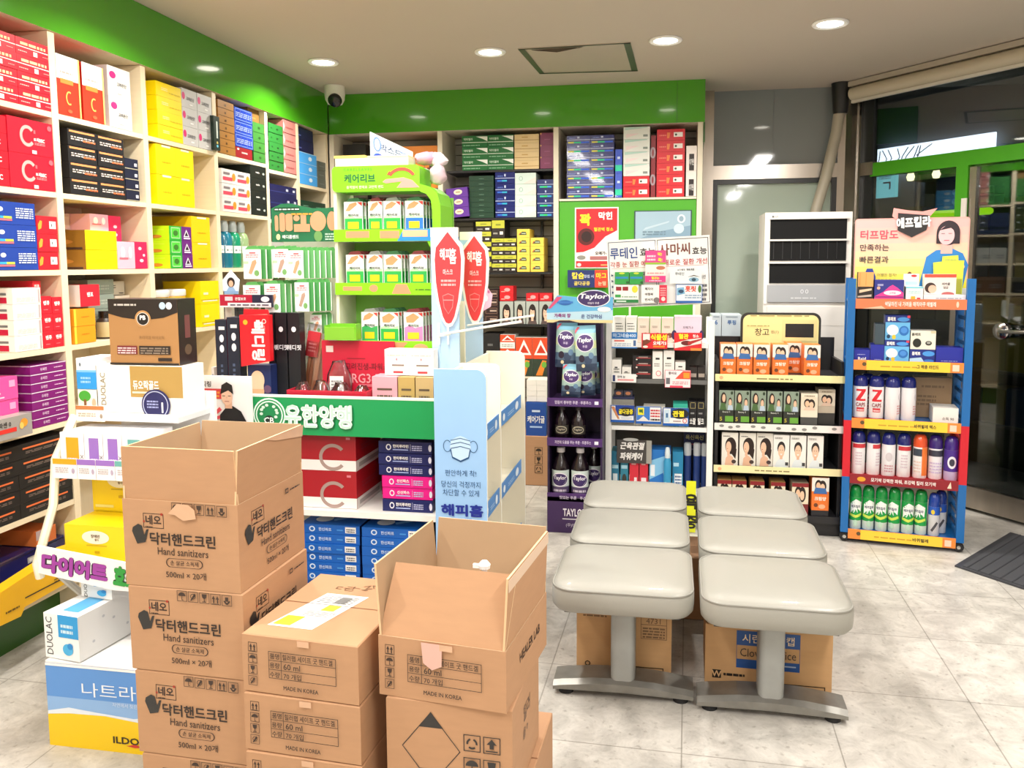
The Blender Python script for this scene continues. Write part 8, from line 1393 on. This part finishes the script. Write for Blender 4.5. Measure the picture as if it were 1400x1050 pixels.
for i, (x, y, s) in enumerate(((0.075, 0.05, red_), (0.148, 0.045, red_), (0.221, 0.045, pale), (0.293, 0.055, pale), (0.11, 0.13, red_), (0.19, 0.13, pale))): can(x, y, 0.626, 0.034, 0.215, s, 'white insect spray can with a navy cap, upper can shelf, ' + ('first in front, bearing a red Z', 'second in front, bearing a red Z', 'third in front, turned away', 'fourth in front', 'first in the back row', 'second in the back row')[i], 'navy capped cans on the upper can shelf')
o = carton('brown_carton', 0.17, 0.08, 0.20, '9c7f5e', {'F': [smudge(0.1, 0.3, 0.6, 0.6, 3, '7a6248'), smudge(0.2, 0.75, 0.8, 0.85, 1, '7a6248')]}); place(o, rp(0.33, 0.17, 0.626), RR, 'brown carton at the back of the upper can shelf')
o = carton('white_carton', 0.11, 0.13, 0.075, 'ece8e2', {'F': [('t', 0.6, 0.3, 0.2, '소독 90', '5a5450', 0.01, 0.6)]}); place(o, rp(0.40, 0.02, 0.626), RR, 'small white carton at the end of the upper can shelf')
low = dict(body='f0eef0', top='1d2470g', cap=0.26, print=[('r', 0.2, 0.84, 0.95, 0.97, 'c8343c'), ('d', 0.35, 0.3, 0.65, 0.75, 5, 'd8c8d0')])
low2 = dict(low, turn=0.8); low3 = dict(body='efedf0', top='1d2470g', cap=0.26, print=[('e', 0.5, 0.62, 0.16, 0.14, 'd0c8cc'), ('d', 0.3, 0.15, 0.7, 0.4, 3, 'c89aa0')])
orangec = dict(body='f3f0f0', top='e4552ag', cap=0.28, print=[('r', 0.55, 0.1, 1, 1, 'ea7a34'), ('r', 0.1, 0.72, 0.55, 0.95, '3a4450'), ('d', 0.15, 0.2, 0.5, 0.6, 4, 'e0c8c0')])
pur1 = dict(body='efecf2', top='3b2478g', cap=0.3, print=[('r', 0.1, 0.75, 0.9, 0.95, '3a3a4a'), ('d', 0.2, 0.2, 0.8, 0.6, 4, 'c8b8d8')])
pur2 = dict(body='c8b8dc', top='3f2482g', cap=0.3, print=[('r', 0, 0.3, 1, 1, '4a2c8c'), ('e', 0.5, 0.6, 0.2, 0.2, 'e8e4ee'), ('e', 0.5, 0.6, 0.12, 0.12, '3a3a4a')])
for i, (x, y, s, nm) in enumerate(((0.075, 0.05, low, 'red banded white can, first'), (0.144, 0.055, low2, 'red banded white can, second'), (0.213, 0.045, low3, 'white can with a pale ring'), (0.282, 0.05, low, 'red banded white can, last'), (0.355, 0.05, orangec, 'white and orange can'), (0.424, 0.058, pur1, 'white can with a purple cap'), (0.492, 0.05, pur2, 'fully purple can'))): can(x, y, 0.346, 0.0315, 0.215, s, nm + ', red middle shelf of the spray rack', 'cans on the red shelf')
gr = dict(body='d7e6dc', top='0c8a3cg', cap=0.26, print=[('r', 0, 0.28, 1, 1, '149a44'), ('p', [(0.2, 0.5), (0.8, 0.55), (0.85, 0.85), (0.5, 0.95), (0.2, 0.8)], 'eef2ee'), ('t', 0.5, 0.72, 0.09, '에프킬라', '2a3a5a', 0.03, 0.5), ('p', [(0.15, 0.42), (0.5, 0.36), (0.88, 0.44), (0.85, 0.52), (0.5, 0.44), (0.15, 0.5)], 'cfe25a'), ('e', 0.5, 0.2, 0.12, 0.1, 'b8d8c4')])
for i, x in enumerate((0.07, 0.13, 0.19, 0.25, 0.31, 0.37)): can(x, 0.05 + 0.004 * (i % 2), 0.063, 0.028, 0.22, dict(gr, turn=(0, 0.1, -0.2, -0.5, 0.05, -0.5)[i]), 'green and white insect spray can on the bottom shelf, %s from the left' % NTH[i], 'green cans on the bottom shelf')
bc = dict(body='d4d4d6', top='1d3f9cg', cap=0.3, print=[('r', 0, 0.72, 1, 1, '2456b8'), ('e', 0.4, 0.82, 0.1, 0.08, 'e8c83a'), ('p', [(0.3, 0.2), (0.6, 0.5), (0.7, 0.45), (0.4, 0.15)], '4a4a50')])
for i, (x, y) in enumerate(((0.428, 0.05), (0.466, 0.11))): can(x, y, 0.063, 0.026, 0.21, bc, 'silver and blue spray can on the bottom shelf, %s' % ('front one', 'back one')[i], 'silver cans on the bottom shelf')
# boxes on the two upper levels
def RB(name, x0, x1, y, z0, h, col, decs, label, d=0.1, mats=None, grp=None):
    o = carton(name, x1 - x0, d, h, col, decs, mats); return place(o, rp(x0, y, z0 + .001), RR, label, 'box', grp)
mosq = [('r', 0, 0.72, 1, 1, '1c2f86'), ('t', 0.25, 0.85, 0.18, '홈매트', W_, 0.05, 0.34), ('e', 0.72, 0.84, 0.24, 0.09, '4a9ae4'), ('r', 0.88, 0.9, 1, 1, 'e0405a'), ('r', 0, 0, 1, 0.72, '6ab8ea'), ('e', 0.3, 0.4, 0.24, 0.22, 'eaf0f4'), ('e', 0.76, 0.38, 0.2, 0.2, '2a70c0'), ('e', 0.76, 0.4, 0.13, 0.12, '4a90dc'), ('e', 0.14, 0.14, 0.07, 0.08, '1a3a5a'), ('e', 0.36, 0.12, 0.08, 0.09, 'e8c83a')]
RB('repellent_box', 0.175, 0.285, 0.03, 0.915, 0.105, '2a4aa8', mosq, 'blue mosquito repellent box with a round device, under its twin', grp='mosquito repellent boxes'); RB('repellent_box', 0.176, 0.286, 0.035, 1.021, 0.12, '2a4aa8', mosq, 'blue mosquito repellent box with a round device, atop its twin', grp='mosquito repellent boxes')
RB('repellent_box', 0.289, 0.40, 0.03, 0.915, 0.062, '2a4aa8', [('r', 0, 0, 1, 1, '1c2f86'), ('t', 0.25, 0.7, 0.3, '홈매트', W_, 0.05, 0.34), ('e', 0.74, 0.7, 0.24, 0.2, '4a9ae4'), ('p', [(0, 0), (0.6, 0), (0.45, 0.4), (0, 0.3)], 'bfe0f4'), ('e', 0.76, 0.14, 0.2, 0.12, '3a80d0')], 'low blue repellent box under the cream box')
RB('cream_gadget_box', 0.29, 0.40, 0.03, 0.979, 0.09, 'efe9da', [('t', 0.22, 0.8, 0.16, '홈매트', '4a4a44', 0.03, 0.36), ('e', 0.26, 0.34, 0.17, 0.24, '23261f'), ('e', 0.72, 0.34, 0.13, 0.12, '3a3a34'), ('e', 0.72, 0.36, 0.08, 0.06, 'a8a8a0'), ('r', 0.8, 0.88, 1, 1, 'd8cfa8')], 'cream gadget box standing on the low blue repellent box')
RB('navy_carton', 0.038, 0.11, 0.02, 0.915, 0.055, '1f2a9c', [('t', 0.5, 0.2, 0.3, 'Raid', W_, 0.03, 0.5), smudge(0.2, 0.55, 0.7, 0.65, 1, 'a8b0e0')], 'low navy carton at the end of the second rack level'); RB('navy_carton', 0.112, 0.173, 0.02, 0.915, 0.082, '1f2a9c', [smudge(0.3, 0.1, 0.8, 0.16, 1, 'a8b0e0')], 'taller navy carton beside the repellent boxes')
RB('navy_carton', 0.402, 0.518, 0.02, 0.915, 0.077, '1f2a9c', [smudge(0.2, 0.14, 0.8, 0.2, 1, 'a8b0e0')], 'wide plain navy carton on the second rack level'); RB('clear_dark_box', 0.13, 0.172, 0.02, 0.999, 0.1, '3a4a54', None, 'small dark box behind the repellent boxes')
RB('wooden_look_box', 0.045, 0.115, 0.03, 1.215, 0.135, '2a211e', [('r', 0.0, 0.48, 1, 1, 'e8a860'), ('r', 0.1, 0.52, 0.14, 0.98, 'c88a44'), ('r', 0.5, 0.52, 0.53, 0.98, 'c88a44'), ('p', [(0.1, 0.25), (0.9, 0.35), (0.9, 0.42), (0.1, 0.36)], 'e8c8a8'), ('p', [(0.0, 0.08), (0.9, 0.12), (0.9, 0.2), (0.0, 0.14)], 'c8b8a8')], 'dark box with a wood pattern on the rack top')
RB('pregnancy_test_box', 0.12, 0.25, 0.02, 1.215, 0.098, '2a2f86', [('p', [(0.0, 0.18), (1, 0.18), (1, 0.35), (0.8, 0.6), (0.62, 0.76), (0.5, 0.66), (0.3, 0.4)], 'e63a94'), ('e', 0.62, 0.36, 0.3, 0.12, 'f6e4ee'), ('t', 0.62, 0.36, 0.1, '스마일', 'b04a8a', 0.02, 0.4), ('r', 0, 0, 1, 0.14, 'd8328a'), ('r', 0.1, 0.7, 0.3, 0.8, '9a9ac8'), ('e', 0.14, 0.6, 0.06, 0.08, 'd8a890')], 'navy and pink box on the rack top')
RB('skin_cream_box', 0.26, 0.335, 0.02, 1.2155, 0.065, 'f0f2ec', [('r', 0, 0.88, 1, 1, '7ac8d8'), smudge(0.15, 0.5, 0.85, 0.75, 2, 'a8d8d8'), ('r', 0.3, 0.05, 0.55, 0.3, 'f0b83a'), ('r', 0.65, 0.05, 0.85, 0.2, 'd83a4a')], 'small white box with a turquoise edge on the rack top', d=0.072); RB('skin_cream_box', 0.255, 0.32, 0.06, 1.281, 0.06, 'eef2f0', [('e', 0.65, 0.85, 0.2, 0.1, 'd8343c'), ('r', 0.1, 0.1, 0.9, 0.4, 'a8e0e8')], 'white and turquoise box stacked on the small white one', d=0.05)
m = MB(); m.box(0, 0, 0, 0.075, 0.045, 0.064, 'e6e8e0'); o = m.build('skin_cream_box'); place(o, rp(0.262, 0.094, 1.216), RR, 'white box hidden behind the turquoise edged box')
t2 = empty('first_aid_box', rp(0.338, 0.02, 1.2165), 'grey white display box with a red top and a woman lying on it', 'box', RR); m = MB(); m.box(0, 0, 0, 0.18, 0.1, 0.028, 'e6e4e8'); m.front(0, 0, .18, .028, 0).d(0.3, 0.3, 0.9, 0.6, 1, 'b0b0b8'); m.build('tray', t2)
m = MB(); m.box(0.003, 0.02, 0.029, 0.14, 0.09, 0.125, 'e4dcd6'); f = m.front(0.003, 0.029, 0.14, 0.125, 0.02); f.r(0, 0.84, 1, 1, 'e4503c'); f.e_(0.2, 0.32, 0.18, 0.26, '3a2a26'); f.e_(0.26, 0.26, 0.13, 0.2, 'e8b8a0'); f.t(0.68, 0.52, 0.13, '써버쿨', '5a4a4a', 0.02, maxw=0.5); f.t(0.68, 0.34, 0.12, '얼굴', '6a5a5a', 0.01); f.e_(0.75, 0.02, 0.2, 0.1, 'b05a5a'); m.build('carton', t2)
t2 = empty('lime_display_card', rp(0.40, 0.145, 1.2165), 'lime yellow backing card with a raised tab on the rack top', 'card', RR); m = MB(); m.prism([(0, 0), (0.12, 0), (0.125, 0.19), (0.10, 0.19), (0.098, 0.215), (0.03, 0.21), (0.028, 0.185), (-0.01, 0.18)], 0, 0.006, 'ccd93a', front='d3e04a'); f = m.front(0, 0, .12, .2, 0); f.d(0.35, 0.95, 0.75, 1.0, 1, 'a8b060'); f.r(0.75, 0.02, 0.98, 0.5, 'a8a83a'); m.build('card_face', t2)
# the pink header board
t2 = empty('header_board', rp(0.0, 0.16, 1.216), 'pink to yellow header board with a woman in a blue sweater atop the spray rack', 'sign', RR)
hw, h0, h1 = 0.545, 0.0, 0.40; m = MB(); m.prism(rounded(0.03, 0.0, hw, h1, 0.015) , 0, 0.008, 'f2a8a0')
N = 10; cs = ['f3ee2a', 'f3ea3a', 'f4e25c', 'f5dc78', 'f5d492', 'f5cca2', 'f4c4a8', 'f4bcac', 'f3b6ac', 'f2b0ac']
m2 = m; f = m.front(0.03, 0, hw, h1, 0)
for i, c in enumerate(cs): f.k = 0; f.r(0.01, 0.02 + i * 0.096, 0.99, 0.02 + (i + 1) * 0.096, c)
f.k = 2; f.r(0.0, 0.0, 1, 0.14, 'd8d8d8'); f.t(0.22, 0.80, 0.115, '터프맘도', 'd8485c', 0.02, width=0.34); f.t(0.18, 0.64, 0.085, '만족하는', '3a3036', 0.02, width=0.26); f.t(0.18, 0.49, 0.085, '빠른결과', '3a3036', 0.02, width=0.26); f.t(0.3, 0.3, 0.04, '어쨌든 잡자!', '6a5a3a', 0.0); f.t(0.3, 0.23, 0.04, '내 마음을 쏙!', '6a5a3a', 0.0); f.p([(0.09, 0.05), (0.2, 0.05), (0.2, 0.28), (0.17, 0.38), (0.12, 0.38), (0.09, 0.28)], '2a3f9e'); f.e_(0.5, 0.3, 0.02, 0.04, '6a3a2a'); f.p([(0.5, 0.2), (0.55, 0.28), (0.53, 0.3)], 'c88a5a')
f.p([(0.58, 0.14), (0.96, 0.14), (1.0, 0.42), (0.95, 0.56), (0.86, 0.62), (0.72, 0.6), (0.64, 0.52)], '2a7ec8'); f.r(0.76, 0.56, 0.86, 0.68, 'e8b0a8'); f.e_(0.82, 0.81, 0.10, 0.15, '2a1c26'); f.r(0.72, 0.68, 0.92, 0.8, '2a1c26'); f.e_(0.805, 0.78, 0.068, 0.115, 'f0bcc0'); f.p([(0.74, 0.84), (0.80, 0.9), (0.88, 0.88), (0.9, 0.8), (0.84, 0.87)], '2a1c26'); f.r(0.785, 0.715, 0.83, 0.724, 'c04a64'); f.r(0.76, 0.80, 0.79, 0.806, '3a2428'); f.r(0.82, 0.80, 0.85, 0.806, '3a2428'); f.p([(0.64, 0.2), (0.94, 0.3), (0.96, 0.36), (0.66, 0.28)], '2470b8'); f.e_(0.93, 0.40, 0.04, 0.035, 'f0bcb8'); f.e_(0.7, 0.27, 0.05, 0.03, 'f0bcb8'); m.build('printed_face', t2)
m = MB(); m.prism([(0.215, 0.395), (0.36, 0.395), (0.40, 0.445), (0.335, 0.43), (0.27, 0.437), (0.205, 0.45), (0.2, 0.41)], -0.002, 0.006, 'f0a09a'); m.prism([(0.225, 0.34), (0.29, 0.305), (0.355, 0.34), (0.368, 0.41), (0.225, 0.425)], -0.008, -0.0035, '1f1b1d'); f = m.front(0.2, 0.3, 0.4, 0.43, -0.008); f.t(0.48, 0.6, 0.42, '에프킬라', 'f2f0f0', 0.05, width=0.78, rot=3); m.build('crest', t2)
